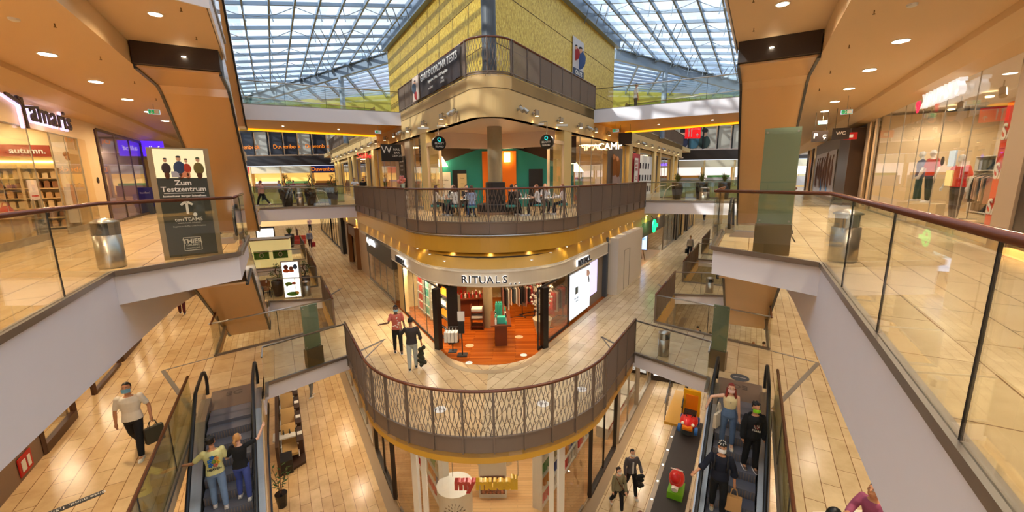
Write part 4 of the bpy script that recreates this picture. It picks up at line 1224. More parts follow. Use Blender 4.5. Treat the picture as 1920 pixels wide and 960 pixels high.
# easel with pale blue screen
t = thing('advert_screen', 'pale blue kobold screen on a wooden easel in the recessed shop', 'screen', W3(s, 6.1, 31.2, ZE))
N_ = NV(s); A_ = AV(s)
KB = mat('screen_blue', (.72, .82, .95), .5, emit=(.68, .80, 1), es=1.1)
rz = math.atan2(N_[1], N_[0])
MB().box(W3(s, 6.15, 31.2, -2.95), (.95, .08, 1.6), rz).build('casing', M_BLACK, t); MB().box(W3(s, 6.15, 31.14, -2.95), (.87, .02, 1.52), rz).build('lit_face', KB, t)
text('kobold', W3(s, 6.15, 31.11, -2.9), (A_[0], A_[1]), .17, mat('kobold_green', (.0, .55, .5), .5), .004, t, bold=.004)
for d in (-.28, .28): MB().beam(W3(s, 6.15 + d * .4, 31.25, -3.6), W3(s, 6.15 + d * 1.3, 31.1, ZE), .05, .05).build('leg', mat('easel_wood', (.60, .42, .22), .5), t)
MB().beam(W3(s, 6.15, 31.25, -3.6), W3(s, 6.15, 31.7, ZE), .05, .05).build('leg', MATS['easel_wood'], t)
for i, (b0, b1) in enumerate(((36.3, 42.4), (43.4, 46.2), (47.2, 50), (51, 56))):
    window(s, 5.5, b0, b1, ZE, -1.6, max(2, int((b1 - b0) / 1.6)), frame=[M_SILVER, M_BLACK, M_STEEL, M_DGREY][i], fw=.08)
    struct('column', MB().prism([W(s, 5.35, b1), W(s, 5.35, b1 + .9), W(s, 6.5, b1 + .9), W(s, 6.5, b1)], ZE, -1.5), [M_BLACK, M_CREAM, M_DBROWN, M_CREAM][i])
# further shops of the left row
s = -1
t = thing('fascia_sign', 'dark shop fascia with small glowing white lettering, left row', 'sign', W3(s, 5.45, 21.2, -2))
MB().prism([W(s, 5.42, 19.7), W(s, 5.42, 26.0), W(s, 5.7, 26.0), W(s, 5.7, 19.7)], -2.75, -1.6).build('fascia_panel', mat('slate_fascia2', (.33, .31, .29), .45), t)
text('Gepäck&du', W3(s, 5.36, 24.3, -1.95), vdir(s), .34, M_HALO, .03, t, bold=.01)
window(s, 5.5, 19.8, 26.0, ZE, -2.75, 4, frame=M_STEEL, fw=.06)
struct('wall_center', MB().prism([W(s, 5.5, 26.2), W(s, 5.5, 29.0), W(s, 5.7, 29.0), W(s, 5.7, 26.2)], ZE, -1.5), mat('pale_hoarding', (.80, .70, .58), .5))
q = MB(); q.beam(W3(s, 5.46, 29.2, ZE), W3(s, 5.46, 29.2, -1.6), .35, .3); q.beam(W3(s, 5.46, 32.6, ZE), W3(s, 5.46, 32.6, -1.6), .35, .3); q.beam(W3(s, 5.46, 29.1, -1.95), W3(s, 5.46, 32.7, -1.95), .3, .7)
struct('door_4', q, mat('rust_wood_frame', (.52, .33, .16), .5))
struct('wall_center', MB().prism([W(s, 5.6, 29.3), W(s, 5.6, 36.2), W(s, 5.8, 36.2), W(s, 5.8, 29.3)], ZE, -1.5), MATS['pale_hoarding'])
struct('column', MB().prism([W(s, 5.3, 36.2), W(s, 5.3, 37.6), W(s, 6, 37.6), W(s, 6, 36.2)], ZE, -1.2), M_BLACK)
window(s, 5.5, 37.8, 45, ZE, -1.6, 4, frame=M_BLACK, fw=.08); window(s, 5.5, 45.5, 56, ZE, -1.6, 6, frame=M_BLACK, fw=.08)
for s in (-1, 1):
    for a0, a1 in ((21, 36), (36, 58)):
        if s > 0 and a0 < 30: continue
        struct('wall_center', MB().prism([W(s, 9.5, a0), W(s, 9.5, a1), W(s, 9.7, a1), W(s, 9.7, a0)], ZE, -1), mat('shop_back_wall2', (.74, .60, .44), .6))
    for a in (24, 40, 47, 54):
        if s > 0 and a < 30: continue
        area(W3(s, 7.5, a, -1.25), 2.5, 1, 80, (1, .85, .62), math.radians(30 * s))

# ---- inside the perfume shop
M_WALNUT = wood_mat('walnut', (.46, .22, .10), (.38, .17, .08), 0, .35, 2, .3)
def table(pos, rz, w_, d, h_, label, goods=None, n=(6, 2), gl='', top=M_WALNUT, leg=M_WALNUT, solid=True, grp='goods on the perfume shop tables'):
    t = thing('display_table', label, 'table', pos, rz)
    B = lambda c, d_, nm, m_: MB().box(c, d_).build(nm, m_, t, world=False)
    B((0, 0, h_ - .03), (w_, d, .06), 'tabletop', top)
    if solid: B((0, 0, (h_ - .06) / 2), (w_ * .8, d * .6, h_ - .06), 'pedestal', leg)
    else:
        for sx in (-1, 1):
            for sy in (-1, 1): B((sx * (w_ / 2 - .05), sy * (d / 2 - .05), (h_ - .06) / 2), (.06, .06, h_ - .06), 'leg', leg)
    if goods:
        mm = Matrix.Translation(Vector(pos)) @ Matrix.Rotation(rz, 4, 'Z')
        for i in range(n[0]):
            for j in range(n[1]):
                x = -w_ / 2 + w_ * (i + .5) / n[0]; y = -d / 2 + d * (j + .5) / n[1]; hh = random.uniform(.1, .26)
                c = mm @ Vector((x, y, h_))
                o = MB().lathe([(.035, 0), (.04, hh * .7), (.022, hh * .78), (.022, hh)], (0, 0, 0), 10).build('bottle', goods[(i + j) % len(goods)])
                o.location = c; tag(o, gl, 'bottle', grp)
    return t
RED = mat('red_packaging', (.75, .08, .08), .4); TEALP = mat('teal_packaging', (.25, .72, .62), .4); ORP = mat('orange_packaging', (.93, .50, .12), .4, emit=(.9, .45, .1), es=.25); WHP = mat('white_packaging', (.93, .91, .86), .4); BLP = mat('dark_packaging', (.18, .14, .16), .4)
SHOPZ = ZE + .006
table((-.55, 15.0, SHOPZ), PI / 2 + .05, 1.7, .75, .86, 'front walnut table with teal bottles in the perfume shop', [TEALP, WHP, BLP], (7, 2), 'small bottle on the front table of the perfume shop')
for i in range(6):
    o = MB().lathe([(.05, 0), (.05, .42), (.03, .44), (.03, .5)], (0, 0, 0), 12).build('tall_bottle', TEALP); o.location = (-.72 + .09 * (i % 3), 15.35 + .14 * (i // 3), SHOPZ + .86)
    tag(o, 'tall teal bottle in the cluster at the back of the front table', 'bottle', 'tall teal bottles')
o = MB().box((0, 0, .12), (.3, .2, .24)).build('gift_box', TEALP); o.location = (-.5, 14.45, SHOPZ + .86); tag(o, 'teal gift box at the near end of the front walnut table', 'box')
table((-1.9, 17.9, SHOPZ), .15, 1.5, .8, .9, 'rear walnut table crowded with red packages', [RED, RED, WHP], (9, 4), 'red package or bottle on the rear walnut table', grp='red packages on the rear table')
table((-2.6, 18.6, SHOPZ), .1, .7, 1.4, 1.0, 'dark walnut cabinet behind the red table', None)
struct('column', MB().lathe([(.2, 0), (.2, 3.3)], (X0 - .25, 16.4, ZE), 20), mat('concrete_column', (.62, .56, .44)))
t = thing('towel_stand', 'small stand with folded towels beside the shop column', 'stand', (-1.55, 16.2, SHOPZ))
for z in (.15, .45, .75): MB().box((-1.55, 16.2, SHOPZ + z), (.55, .5, .03)).build('shelf_board', M_WALNUT, t)
for x in (-1.8, -1.3): MB().box((x, 16.2, SHOPZ + .5), (.03, .5, 1.0)).build('side_panel', M_WALNUT, t)
for z in (.5, .8): MB().box((-1.55, 16.2, SHOPZ + z + .04), (.45, .4, .1)).build('folded_towels', WHP, t)
# sanitizer stand with notice and paper bags
t = thing('sanitizer_stand', 'black hand sanitizer stand with a white notice at the entrance', 'stand', (-1.86, 13.55, SHOPZ))
b = (-1.86, 13.55)
MB().box((b[0], b[1], SHOPZ + .02), (.34, .34, .03)).build('foot_plate', M_BLACK, t); MB().tube([(b[0], b[1], SHOPZ), (b[0], b[1], SHOPZ + 1.45)], .022).build('pole', M_BLACK, t)
MB().box((b[0], b[1] - .03, SHOPZ + 1.05), (.2, .1, .42)).build('dispenser', M_RUBBER, t); MB().box((b[0], b[1] - .03, SHOPZ + 1.45), (.24, .02, .34)).build('notice', M_WHITE2, t)
t = thing('bag_stand', 'stand holding white paper shopping bags at the entrance', 'stand', (-2.25, 13.9, SHOPZ))
MB().tube([(-2.25, 13.9, SHOPZ), (-2.25, 13.9, SHOPZ + .95)], .018).build('pole', M_BLACK, t); MB().box((-2.25, 13.9, SHOPZ + .015), (.3, .3, .02)).build('foot_plate', M_BLACK, t)
for i in range(4):
    c = (-2.45 + .12 * i, 13.78 - .0 * i, SHOPZ + .62 + .0 * i)
    o = MB().box((0, 0, 0), (.1, .28, .36)).tube([(-.0, -.08, .18), (0, -.06, .3), (0, .06, .3), (0, .08, .18)], .006, 5).build('paper_bag', WHP); o.location = c; tag(o, 'white paper bag hanging on the stand at the perfume shop entrance', 'bag', 'paper bags on the stand')
MB().tube([(-2.5, 13.9, SHOPZ + .93), (-2.0, 13.9, SHOPZ + .93)], .012).build('crossbar', M_BLACK, t)
# left black shelf tower with glowing orange goods
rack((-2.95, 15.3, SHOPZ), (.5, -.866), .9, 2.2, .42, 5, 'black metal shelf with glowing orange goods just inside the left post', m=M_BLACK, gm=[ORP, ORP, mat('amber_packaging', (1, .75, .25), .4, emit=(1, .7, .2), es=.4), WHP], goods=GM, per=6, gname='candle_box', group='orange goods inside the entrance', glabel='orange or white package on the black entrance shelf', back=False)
# clothes racks
CL = [mat('cloth_%d' % i, c, .8) for i, c in enumerate([(.12, .1, .1), (.85, .72, .62), (.92, .9, .86), (.2, .25, .28), (.6, .4, .35), (.75, .2, .15)])]
def clothes_rack(pos, rz, L, n, label, grp, gl):
    t = thing('clothes_rack', label, 'clothes rack', pos, rz)
    for x in (-L / 2, L / 2):
        MB().tube([(x, 0, 0), (x, 0, 1.5)], .016).build('upright', M_BLACK, t, world=False)
        MB().box((x, 0, .012), (.04, .5, .024)).build('foot', M_BLACK, t, world=False)
    MB().tube([(-L / 2, 0, 1.5), (L / 2, 0, 1.5)], .016).build('top_bar', M_BLACK, t, world=False)
    MB().box((0, .24, .012), (L, .03, .02)).build('base_bar', M_BLACK, t, world=False)
    mm = Matrix.Translation(Vector(pos)) @ Matrix.Rotation(rz, 4, 'Z')
    for i in range(n):
        x = -L / 2 + L * (i + .5) / n
        q = MB(); hh = random.uniform(.7, 1.0)
        q.prism([(-.02, -.2), (.02, -.2), (.025, .2), (-.025, .2)], -hh, -.08).tube([(0, -.2, -.1), (0, 0, 0), (0, .2, -.1)], .012, 5)
        o = q.build('hanging_garment', random.choice(CL)); o.location = mm @ Vector((x, 0, 1.48)); o.rotation_euler = (0, 0, rz)
        tag(o, gl, 'garment', grp)
clothes_rack((.15, 17.3, SHOPZ), .25, 1.5, 13, 'black clothes rack with loungewear in the middle of the perfume shop', 'garments on the middle rack', 'garment hanging on the black rack in the shop middle')
clothes_rack((.75, 17.9, SHOPZ), .6, 1.0, 7, 'black clothes rack near the right post of the entrance', 'garments near the right post', 'garment hanging near the right entrance post')
clothes_rack((1.75, 16.9, SHOPZ), 1.05, 1.6, 10, 'clothes rack behind the right shop window', 'garments behind the right window', 'garment hanging behind the right shop window')
# white urn with blossom tree
t = thing('blossom_planter', 'white rustic urn with a tall white blossom tree behind the right post', 'plant', (1.05, 15.0, SHOPZ))
c = (1.05, 15.0, SHOPZ)
MB().lathe([(.16, 0), (.25, .35), (.36, .78), (.38, .82), (.33, .82), (.3, .7)], c, 24).build('urn', mat('urn_glaze', (.82, .74, .60), .5, noise=.2, nscale=5), t, smooth=True)
br = MB(); pf = MB()
for i in range(16):
    a = random.uniform(0, 6.28); r = random.uniform(.2, .75); h_ = random.uniform(1.5, 2.25)
    e = (c[0] + r * math.cos(a), c[1] + r * math.sin(a), c[2] + h_)
    br.tube([c[:2] + (c[2] + .7,), (c[0] + r * .3 * math.cos(a), c[1] + r * .3 * math.sin(a), c[2] + 1.2), e], .012, 5)
    for j in range(12):
        u = random.uniform(.45, 1.05)
        pf.ball((c[0] + r * u * math.cos(a) + random.uniform(-.12, .12), c[1] + r * u * math.sin(a) + random.uniform(-.12, .12), c[2] + .7 + (h_ - .7) * u + random.uniform(-.1, .1)), random.uniform(.03, .055), 6, 4)
br.build('branches', mat('branch_brown', (.35, .25, .18), .7), t); pf.build('blossoms', mat('white_blossom', (.95, .90, .80), .7), t)
# window display on the left: five glass shelf columns with coloured packages
for i in range(5):
    a = 13.45 + .92 * i
    cols = [[mat('gold_pack', (.85, .62, .3), .4)], [mat('clear_pack', (.86, .86, .82), .3), WHP], [mat('peach_pack', (.93, .72, .58), .4), WHP], [TEALP, mat('mint_pack', (.6, .8, .7), .4)], [mat('coral_pack', (.85, .35, .28), .4), RED]][i]
    rack(W3(-1, 6.1, a + .8, ZE + .12), (-AV(-1)[0], -AV(-1)[1]), .8, 1.72, .3, 4, 'lit window shelf column with %s packages, left perfume shop window' % ('golden', 'clear glass', 'peach', 'teal', 'coral red')[i],
         m=mat('shelf_grey', (.62, .58, .50), .4), goods=GM, gm=cols, per=7, group='packages in the left window of the perfume shop', glabel='package on the window shelves of the perfume shop', lit=True, back=False)
    notice(W3(-1, 6.05, a + .4, -2.42), vdir(-1), .5, .3, mat('card_cream', (.90, .84, .72), .6), '%s cream header card over the left window shelves' % ('first', 'second', 'third', 'fourth', 'fifth')[i], 'sign', 'header_card')
for x, y, pw in ((-1.9, 16.2, 150), (.4, 16.0, 150), (-.6, 15.0, 130), (-.8, 18.8, 120), (2.2, 17.6, 80), (-3.6, 17.6, 90)):
    spot((x, y, -1.35), pw * 1.6, (1, .68, .38), 120, rad=.1, blend=.8)
for a in (13.8, 14.8, 15.8, 16.8, 17.8): spot(W3(-1, 5.62, a, -2.25), 130, (1, .9, .7), 140, rad=.05)  # bare lamps without fixtures, added to brighten the window shelves
spot(W3(1, 5.8, 14.3, -2.25), 60, (1, .8, .55), 140, rad=.05)
spot((.9, 14.8, -1.6), 60, (1, .85, .65), 90, rad=.05)

# ================================================================== LOWEST LEVEL: muesli shop at the tip
NU, RU = 3.35, 3.6
arcU = arc(NU, RU, 40)
M_MUF = wood_mat('pale_larch', (.90, .72, .50), (.84, .64, .42), 0, .4, 1.8, .13)
polyU = prow(NU + .05, RU, 20, 20, 28)
struct('floor', MB().prism(polyU, ZU, ZU + .02), M_MUF)
def xy_arc(xp): return (X0 + xp, 2 * NU + 2 * RU - math.sqrt(RU * RU - xp * xp))
mid = [p for p in arcU if abs(p[0] - X0) < 1.92]
t = thing('window_60', None, None, (X0, 10.4, ZU)); t['kind'] = 'structure'
MB().strip(mid, ZU + .08, ZE - .55, .015, 1).build('pane', M_SHOPG, t)
for xp in (-1.9, -.0, 1.9):
    x, y = xy_arc(xp)
    MB().box((x, y, (ZU + ZE - .5) / 2), (.05 if xp == 0 else .14, .05 if xp == 0 else .14, ZE - .5 - ZU)).build('frame', M_STEEL if xp == 0 else M_WHITE2, t) if xp else None
for s in (-1, 1):
    x, y = xy_arc(1.9 * s)
    struct('column', MB().box((x + s * .3, y + .15, (ZU + ZE - .5) / 2), (.2, .12, ZE - .5 - ZU), math.radians(25 * s)), M_WHITE2)
    rest = [p for p in arcU if s * (p[0] - X0) > 2.3]
    g = rest if s > 0 else rest
    t = thing('window_%d' % (61 + (s > 0)), None, None, (g[0][0], g[0][1], ZU)); t['kind'] = 'structure'
    MB().strip(g, ZU + .08, ZE - .55, .015, 1).build('pane', M_SHOPG, t)
    MB().strip(g, ZU, ZU + .1, .06, 1).build('frame', M_STEEL, t)
    for b0, b1 in ((12.6, 15.6), (16.0, 19.2), (19.4, 24), (24.4, 30)):
        window(s, NU, b0, b1, ZU, ZE - .5, 2, frame=M_DBROWN if b0 < 16 else M_SILVER, fw=.12)
    struct('wall_center', MB().prism([W(s, 7.5, 12), W(s, 7.5, 40), W(s, 7.7, 40), W(s, 7.7, 12)], ZU, ZE - .5), mat('lower_shop_wall', (.88, .80, .66), .6))
    struct('floor', MB().strip([W(s, NU, 12), W(s, NU, 34)], ZU + .001, ZU + .005, .35, -s if s < 0 else s) if False else MB().prism([W(s, NU - .4, 11), W(s, NU - .4, 34), W(s, NU, 34), W(s, NU, 11)], ZU, ZU + .004), mat('plinth_stone', (.60, .50, .38), .4))
    for a in (13.5, 17, 22, 28): area(W3(s, 5.2, a, ZE - .56), 1.6, .8, 75, (1, .9, .72), math.radians(30 * s))
struct('wall_back', MB().box((X0, 15.5, -7.2), (7, .2, 4.4)), mat('muesli_back', (.90, .80, .64), .6))
area((X0, 12.6, ZE - .56), 2.4, 1.6, 170, (1, .93, .8))
# glass letters
t = thing('shop_sign', 'red and yellow mymuesli letters hanging behind the curved shop glass', 'sign', (X0, 10.6, -6.9))
MY = mat('letters_red', (.80, .10, .18), .35); MU = mat('letters_yellow', (.95, .76, .05), .35)
text('my', (X0 - .66, 10.55, -7.12), (0, 1), .34, MY, .09, t, 'red_letters', bold=.03); text('muesli', (X0 + .28, 10.55, -7.12), (0, 1), .34, MU, .09, t, 'yellow_letters', bold=.03)
for x in (-1.0, .9): MB().tube([(X0 + x, 10.55, -6.9), (X0 + x, 10.55, ZE - .5)], .008).build('hanger_wire', M_SILVER, t)
t = thing('counter', 'white round counter with a brown flower emblem inside the muesli shop', 'counter', (X0 - 1.35, 11.7, ZU + .02))
c = (X0 - 1.15, 11.75, ZU + .02)
MB().lathe([(.55, 0), (.55, 1.15), (.6, 1.18), (.6, 1.22)], c, 28).build('body', M_WHITE2, t)
q = MB()
for ring, k, r in ((0, 8, .09), (1, 14, .19), (2, 18, .29)):
    for i in range(k):
        a = 2 * PI * i / k + ring * .2
        q.beam((c[0] + .05 + (r) * math.cos(a), c[1] - .555, c[2] + .62 + r * math.sin(a)), (c[0] + .05 + (r + .07) * math.cos(a), c[1] - .555, c[2] + .62 + (r + .07) * math.sin(a)), .022, .012)
q.build('flower_emblem', mat('emblem_brown', (.2, .14, .1), .5), t)
t = thing('shelf_tower', 'white shelf tower with muesli tubes and a brown panel in the middle of the shop', 'shelf', (X0 + .02, 12.6, ZU + .02))
MB().box((X0 + .02, 12.75, ZU + 1.0), (.95, .4, 1.96)).build('body', M_WHITE2, t)
MB().box((X0 + .02, 12.53, ZU + .55), (.85, .03, .7)).build('brown_panel', mat('panel_brown', (.40, .18, .08), .5), t)
q = MB()
for r in range(5):
    for i in range(6 - r): q.ball((X0 + .02 + (i - (5 - r) / 2) * .13, 12.5, ZU + .3 + r * .11), .06, 8, 5)
q.build('picture_of_balls', mat('truffle', (.66, .36, .2), .5), t)
for r in range(2):
    for i in range(7):
        o = MB().lathe([(.05, 0), (.05, .24), (.03, .27)], (0, 0, 0), 10).build('muesli_tube', GM[(i * 2 + r) % 8]); o.location = (X0 - .38 + .13 * i, 12.68, ZU + 1.98 + .0 * r) if r == 0 else (X0 - .38 + .13 * i, 12.86, ZU + 1.98)
        tag(o, 'muesli tube on top of the white shelf tower', 'tube', 'muesli tubes on the shelf tower')
for s in (-1, 1):
    for i in range(3):
        a = 11.2 + 1.6 * i
        rack(W3(s, 4.5, a + (1.5 if s < 0 else 0), ZU + .02), (-AV(s)[0], -AV(s)[1]) if s < 0 else AV(s), 1.45, 2.9, .35, 5, 'white wall shelf with muesli packs, %s side of the tip shop, %s from the entrance' % (SIDE[s], ('first', 'second', 'third')[i]),
             goods=GM, per=5, gname='muesli_pack', group='muesli packs on the side shelves', glabel='coloured muesli pack on the white side shelves')
        rack(W3(s, 3.75, a + 4.8 + (1.5 if s < 0 else 0), ZU + .02), (-AV(s)[0], -AV(s)[1]) if s < 0 else AV(s), 1.45, .5, .5, 1, 'low white window plinth in the %s shop front, %s from the tip' % (SIDE[s], ('first', 'second', 'third')[i]),
             goods=GM, per=3, gname='window_display_item', group='items on the low window plinths', glabel='packaged item on a low white window plinth')
text('HONIGMÜSLI', (X0 - .35, 11.2, ZU + .04), (0, 1), .2, mat('floor_print', (.66, .56, .45), .6), .002, None, 'floor_lettering', flat=True)
tag(COL.objects[-1], 'faint brown lettering on the pale wooden muesli shop floor', 'lettering')
# ================================================================== PEOPLE
def fuse(mb, voxel, smooth=2, name='body', m=None):
    me = bpy.data.meshes.new('tmp'); me.from_pydata([tuple(v) for v in mb.v], [], mb.f); me.update()
    o = bpy.data.objects.new('tmp', me); COL.objects.link(o)
    r = o.modifiers.new('r', 'REMESH'); r.mode = 'VOXEL'; r.voxel_size = voxel; r.use_smooth_shade = True
    if smooth:
        q = o.modifiers.new('s', 'SMOOTH'); q.iterations = smooth; q.factor = .6
    dg = bpy.context.evaluated_depsgraph_get()
    out = bpy.data.meshes.new_from_object(o.evaluated_get(dg))
    bpy.data.objects.remove(o); bpy.data.meshes.remove(me)
    out.name = name; out.materials.clear()
    for p in out.polygons: p.use_smooth = True
    if m: out.materials.append(m)
    return out
def attach(me, name, parent):
    o = bpy.data.objects.new(name, me); COL.objects.link(o); o.parent = parent; return o
SKIN = {'fair': mat('skin_fair', (.90, .70, .58), .5), 'tan': mat('skin_tan', (.78, .55, .40), .5), 'dark': mat('skin_dark', (.40, .25, .17), .5), 'white': mat('mannequin_white', (.93, .91, .88), .3)}
def clothm(c): return mat('cloth_%02d_%02d_%02d' % tuple(int(x * 99) for x in c), c, .85, noise=.12, nscale=14)
def V3(*a): return Vector(a)
def person(label, loc, rz, H=1.75, skin='fair', hair=(.1, .07, .06), hairstyle='short', shirt=(.9, .9, .9), sleeve='short', legs=((8, 5), (-12, 10)), trousers=(.15, .15, .2),
           armL=((-.15, .0, -1), (-.05, .2, -1)), armR=((.15, 0, -1), (.05, .2, -1)), shoe=(.9, .9, .9), mask=(.6, .8, .9), lean=0, hyaw=0, hpitch=0, female=False, det=1, group=None, cap=None,
           name='person', cat='person', open_jacket=None, loose=1.0, shorts=False, cropped=False, seated=False, wide=1.0):
    """a standing, walking or sitting figure; local +y is the way it faces"""
    k = H / 1.75
    t = thing(name, label, cat, loc, rz, group)
    vox = {2: .0095, 1: .016, 0: .026}[det]
    sm = SKIN[skin]
    # joints
    hipz = 0.0; J = {}
    hw = .085 if not female else .095
    lows = []
    for sd, key in ((-1, 0), (1, 1)):
        th, kn = math.radians(legs[key][0]), math.radians(legs[key][1])
        ab = legs[key][2] if len(legs[key]) > 2 else .015
        hp = V3(sd * hw, 0, 0)
        knee = hp + V3(sd * ab, math.sin(th) * .43, -math.cos(th) * .43)
        ank = knee + V3(sd * ab * .4, math.sin(th - kn) * .42, -math.cos(th - kn) * .42)
        J[key] = (hp, knee, ank); lows.append(ank.z)
    base = -min(lows) + .075
    for key in (0, 1): J[key] = tuple(p + V3(0, 0, base) for p in J[key])
    pel = V3(0, 0, base)
    ln = math.radians(lean)
    def T(x, y, z):     # torso point; z measured from the hips
        return pel + V3(x, y * math.cos(ln) + z * math.sin(ln), z * math.cos(ln) - y * math.sin(ln))
    sw = (.185 if not female else .16) * wide
    sh = {-1: T(-sw, 0, .49), 1: T(sw, 0, .49)}
    arms = {}
    for sd, ar in ((-1, armL), (1, armR)):
        u = Vector(ar[0]).normalized() * .29; f = Vector(ar[1]).normalized() * .25
        arms[sd] = (sh[sd], sh[sd] + u, sh[sd] + u + f, f.normalized())
    hc = T(0, .015, .72)
    hm = Matrix.Translation(hc) @ Matrix.Rotation(math.radians(hyaw), 4, 'Z') @ Matrix.Rotation(math.radians(-hpitch), 4, 'X')
    def Hd(x, y, z): return hm @ V3(x, y, z)
    waist = .135 if not female else .118
    rings = [(-.10, .10, .085), (-.03, .165 if not female else .172, .115), (.06, .155, .108), (.18, waist, .092), (.30, .158 if not female else .138, .108), (.41, .178 if not female else .15, .112), (.48, .165 if not female else .14, .09), (.525, .09, .07), (.55, .055, .055), (.63, .052, .055)]
    def torso(mb, grow, i0, i1, kk=20):
        vs = []; n = 0
        for z, rx, ry in rings[i0:i1]:
            rx = rx * wide + grow; ry = ry * (1 + (wide - 1) * .6) + grow
            for j in range(kk):
                a = 2 * PI * j / kk; vs.append(T(rx * math.cos(a), ry * math.sin(a), z))
            n += 1
        fs = []
        for i in range(n - 1):
            for j in range(kk): fs.append((i * kk + j, i * kk + (j + 1) % kk, (i + 1) * kk + (j + 1) % kk, (i + 1) * kk + j))
        fs += [tuple(range(kk - 1, -1, -1)), tuple(range((n - 1) * kk, n * kk))]
        mb.add(vs, fs)
    def limb(mb, pts, rr):
        mb.tube(pts, 0, 12, rr=rr)
        for p, r in zip(pts, rr): mb.ball(p, r * .99, 12, 8)
    def lerp(a, b, u): return a + (b - a) * u
    # body
    b = MB(); torso(b, 0, 0, 10)
    for key in (0, 1):
        hp, kn_, an = J[key]
        limb(b, [hp, lerp(hp, kn_, .45), kn_, lerp(kn_, an, .35), an], [.082, .072, .052, .053, .036])
        b.ball(an + V3(0, .05, -.03), (.04, .1, .035), 10, 6)
    for sd in (-1, 1):
        s0, el, wr, fd = arms[sd]
        limb(b, [s0, lerp(s0, el, .5), el, lerp(el, wr, .35), wr], [.052, .043, .036, .037, .025])
        # hand: palm, four unequal curled fingers and a thumb leaving the side
        side = fd.cross(V3(0, 0, 1)) if abs(fd.z) < .9 else V3(0, 1, 0)
        side.normalize(); nrm = fd.cross(side).normalized()
        pc = wr + fd * .05
        if det:
            b.tube([wr, wr + fd * .035, wr + fd * .085], 0, 8, rr=[.024, .034, .032])
            b.ball(pc + fd * .0, (.032, .032, .03), 8, 6)
            inw = nrm * (-sd if nrm.x * sd > 0 else sd)
            if abs(nrm.x) < .2: inw = V3(0, 0, -1)
            for i in range(4):
                off = side * ((i - 1.5) * .019)
                L_ = (.062, .074, .078, .064)[i]
                p0 = wr + fd * .078 + off; p1 = p0 + fd * L_ * .5 + inw * .006; p2 = p1 + fd * L_ * .38 + inw * .022
                b.tube([p0, p1, p2], 0, 6, rr=[.0105, .0095, .0085])
            p0 = wr + fd * .025 + side * .028; p1 = p0 + side * .024 + fd * .028 + inw * .006; p2 = p1 + fd * .03 + inw * .01
            b.tube([p0, p1, p2], 0, 6, rr=[.013, .0115, .0095])
        else: b.ball(wr + fd * .07, (.035, .035, .06), 8, 6)
    # head with jaw, nose, ears
    def hball(mb, c, r, kk=14, mm=10):
        q = MB().ball((0, 0, 0), r, kk, mm); mb.add([Hd(v[0] + c[0], v[1] + c[1], v[2] + c[2]) for v in q.v], q.f)
    hball(b, (0, 0, .02), (.075, .092, .105)); hball(b, (0, .022, -.045), (.058, .066, .062))
    hball(b, (0, .098, -.012), (.013, .018, .024), 8, 6)
    for sd in (-1, 1): hball(b, (sd * .077, -.005, -.005), (.012, .02, .03), 8, 6)
    hball(b, (0, .085, -.055), (.024, .012, .012), 8, 6)
    sc = Matrix.Scale(k, 4)
    def put(me, nm):
        me.transform(sc); return attach(me, nm, t)
    put(fuse(b, vox, 2, 'body', sm), 'body')
    def simple(mb, nm, m, vx=None):
        if vx: return put(fuse(mb, vx, 1, nm, m), nm)
        o = mb.build(nm, m, t, world=False, smooth=True); o.data.transform(sc); return o
    if skin == 'white' and hair is None: pass
    if det:
        e = MB(); w_ = MB()
        for sd in (-1, 1):
            hball(w_, (sd * .03, .083, .012), (.014, .009, .008), 8, 6); hball(e, (sd * .03, .090, .012), (.0065, .004, .0065), 8, 6)
        if skin != 'white':
            simple(w_, 'eye_whites', M_WHITE2); simple(e, 'pupils', M_BLACK)
            br_ = MB()
            for sd in (-1, 1): hball(br_, (sd * .03, .086, .034), (.02, .007, .004), 8, 5)
            simple(br_, 'eyebrows', mat('brow', (.15, .1, .07), .7))
    if mask:
        q = MB(); K = 12
        vs = []
        for i in range(7):
            for j in range(K + 1):
                a = math.radians(-72 + 144 * j / K); z = -.09 + .085 * i / 6
                pr = math.sqrt(max(0, 1 - ((z + .035) / .085) ** 2)); rr = .066 + .02 * pr
                vs.append(Hd(math.sin(a) * rr * .98, math.cos(a) * (rr + .026 * pr) + .012, z))
        fs = [(i * (K + 1) + j, i * (K + 1) + j + 1, (i + 1) * (K + 1) + j + 1, (i + 1) * (K + 1) + j) for i in range(6) for j in range(K)]
        q.add(vs, fs)
        for sd in (-1, 1): q.tube([Hd(sd * .072, .03, -.02), Hd(sd * .082, -.01, .0), Hd(sd * .078, -.02, -.02)], .003, 4)
        simple(q, 'face_mask', mat('mask_%02d%02d%02d' % tuple(int(x * 99) for x in mask), mask, .7))
    # hair: cap over the skull, kept off the face
    if hair:
        hmx = mat('hair_%02d%02d%02d' % tuple(int(x * 99) for x in hair), hair, .6, noise=.25, nscale=30)
        q = MB().ball((0, 0, 0), (.085, .1, .113), 18, 14)
        vs = []
        for x, y, z in q.v:
            zz = z; front = y > .02 and z < .055
            sidev = z < -.045
            if front or sidev and not (hairstyle in ('long',) and y < 0): f = .82
            else: f = 1.0
            vs.append(Hd(x * f, y * f - .006, z * f + .028))
        h = MB().add(vs, q.f)
        if hairstyle == 'long':
            for i in range(9):
                a = math.radians(180 + 100 * (i / 8 - .5) * 2)
                x, y = math.sin(a) * .08, math.cos(a) * .085
                p0 = Hd(x, y, .0); h.tube([p0, Hd(x * 1.15, y * 1.1, -.1), Hd(x * 1.35, y * 1.15, -.2), Hd(x * 1.25, y * 1.1, -.29)], 0, 8, rr=[.032, .034, .034, .014])
        if hairstyle == 'ponytail':
            h.tube([Hd(0, -.09, .05), Hd(0, -.135, .02), Hd(.0, -.14, -.08), Hd(0, -.115, -.18)], 0, 10, rr=[.028, .034, .03, .01])
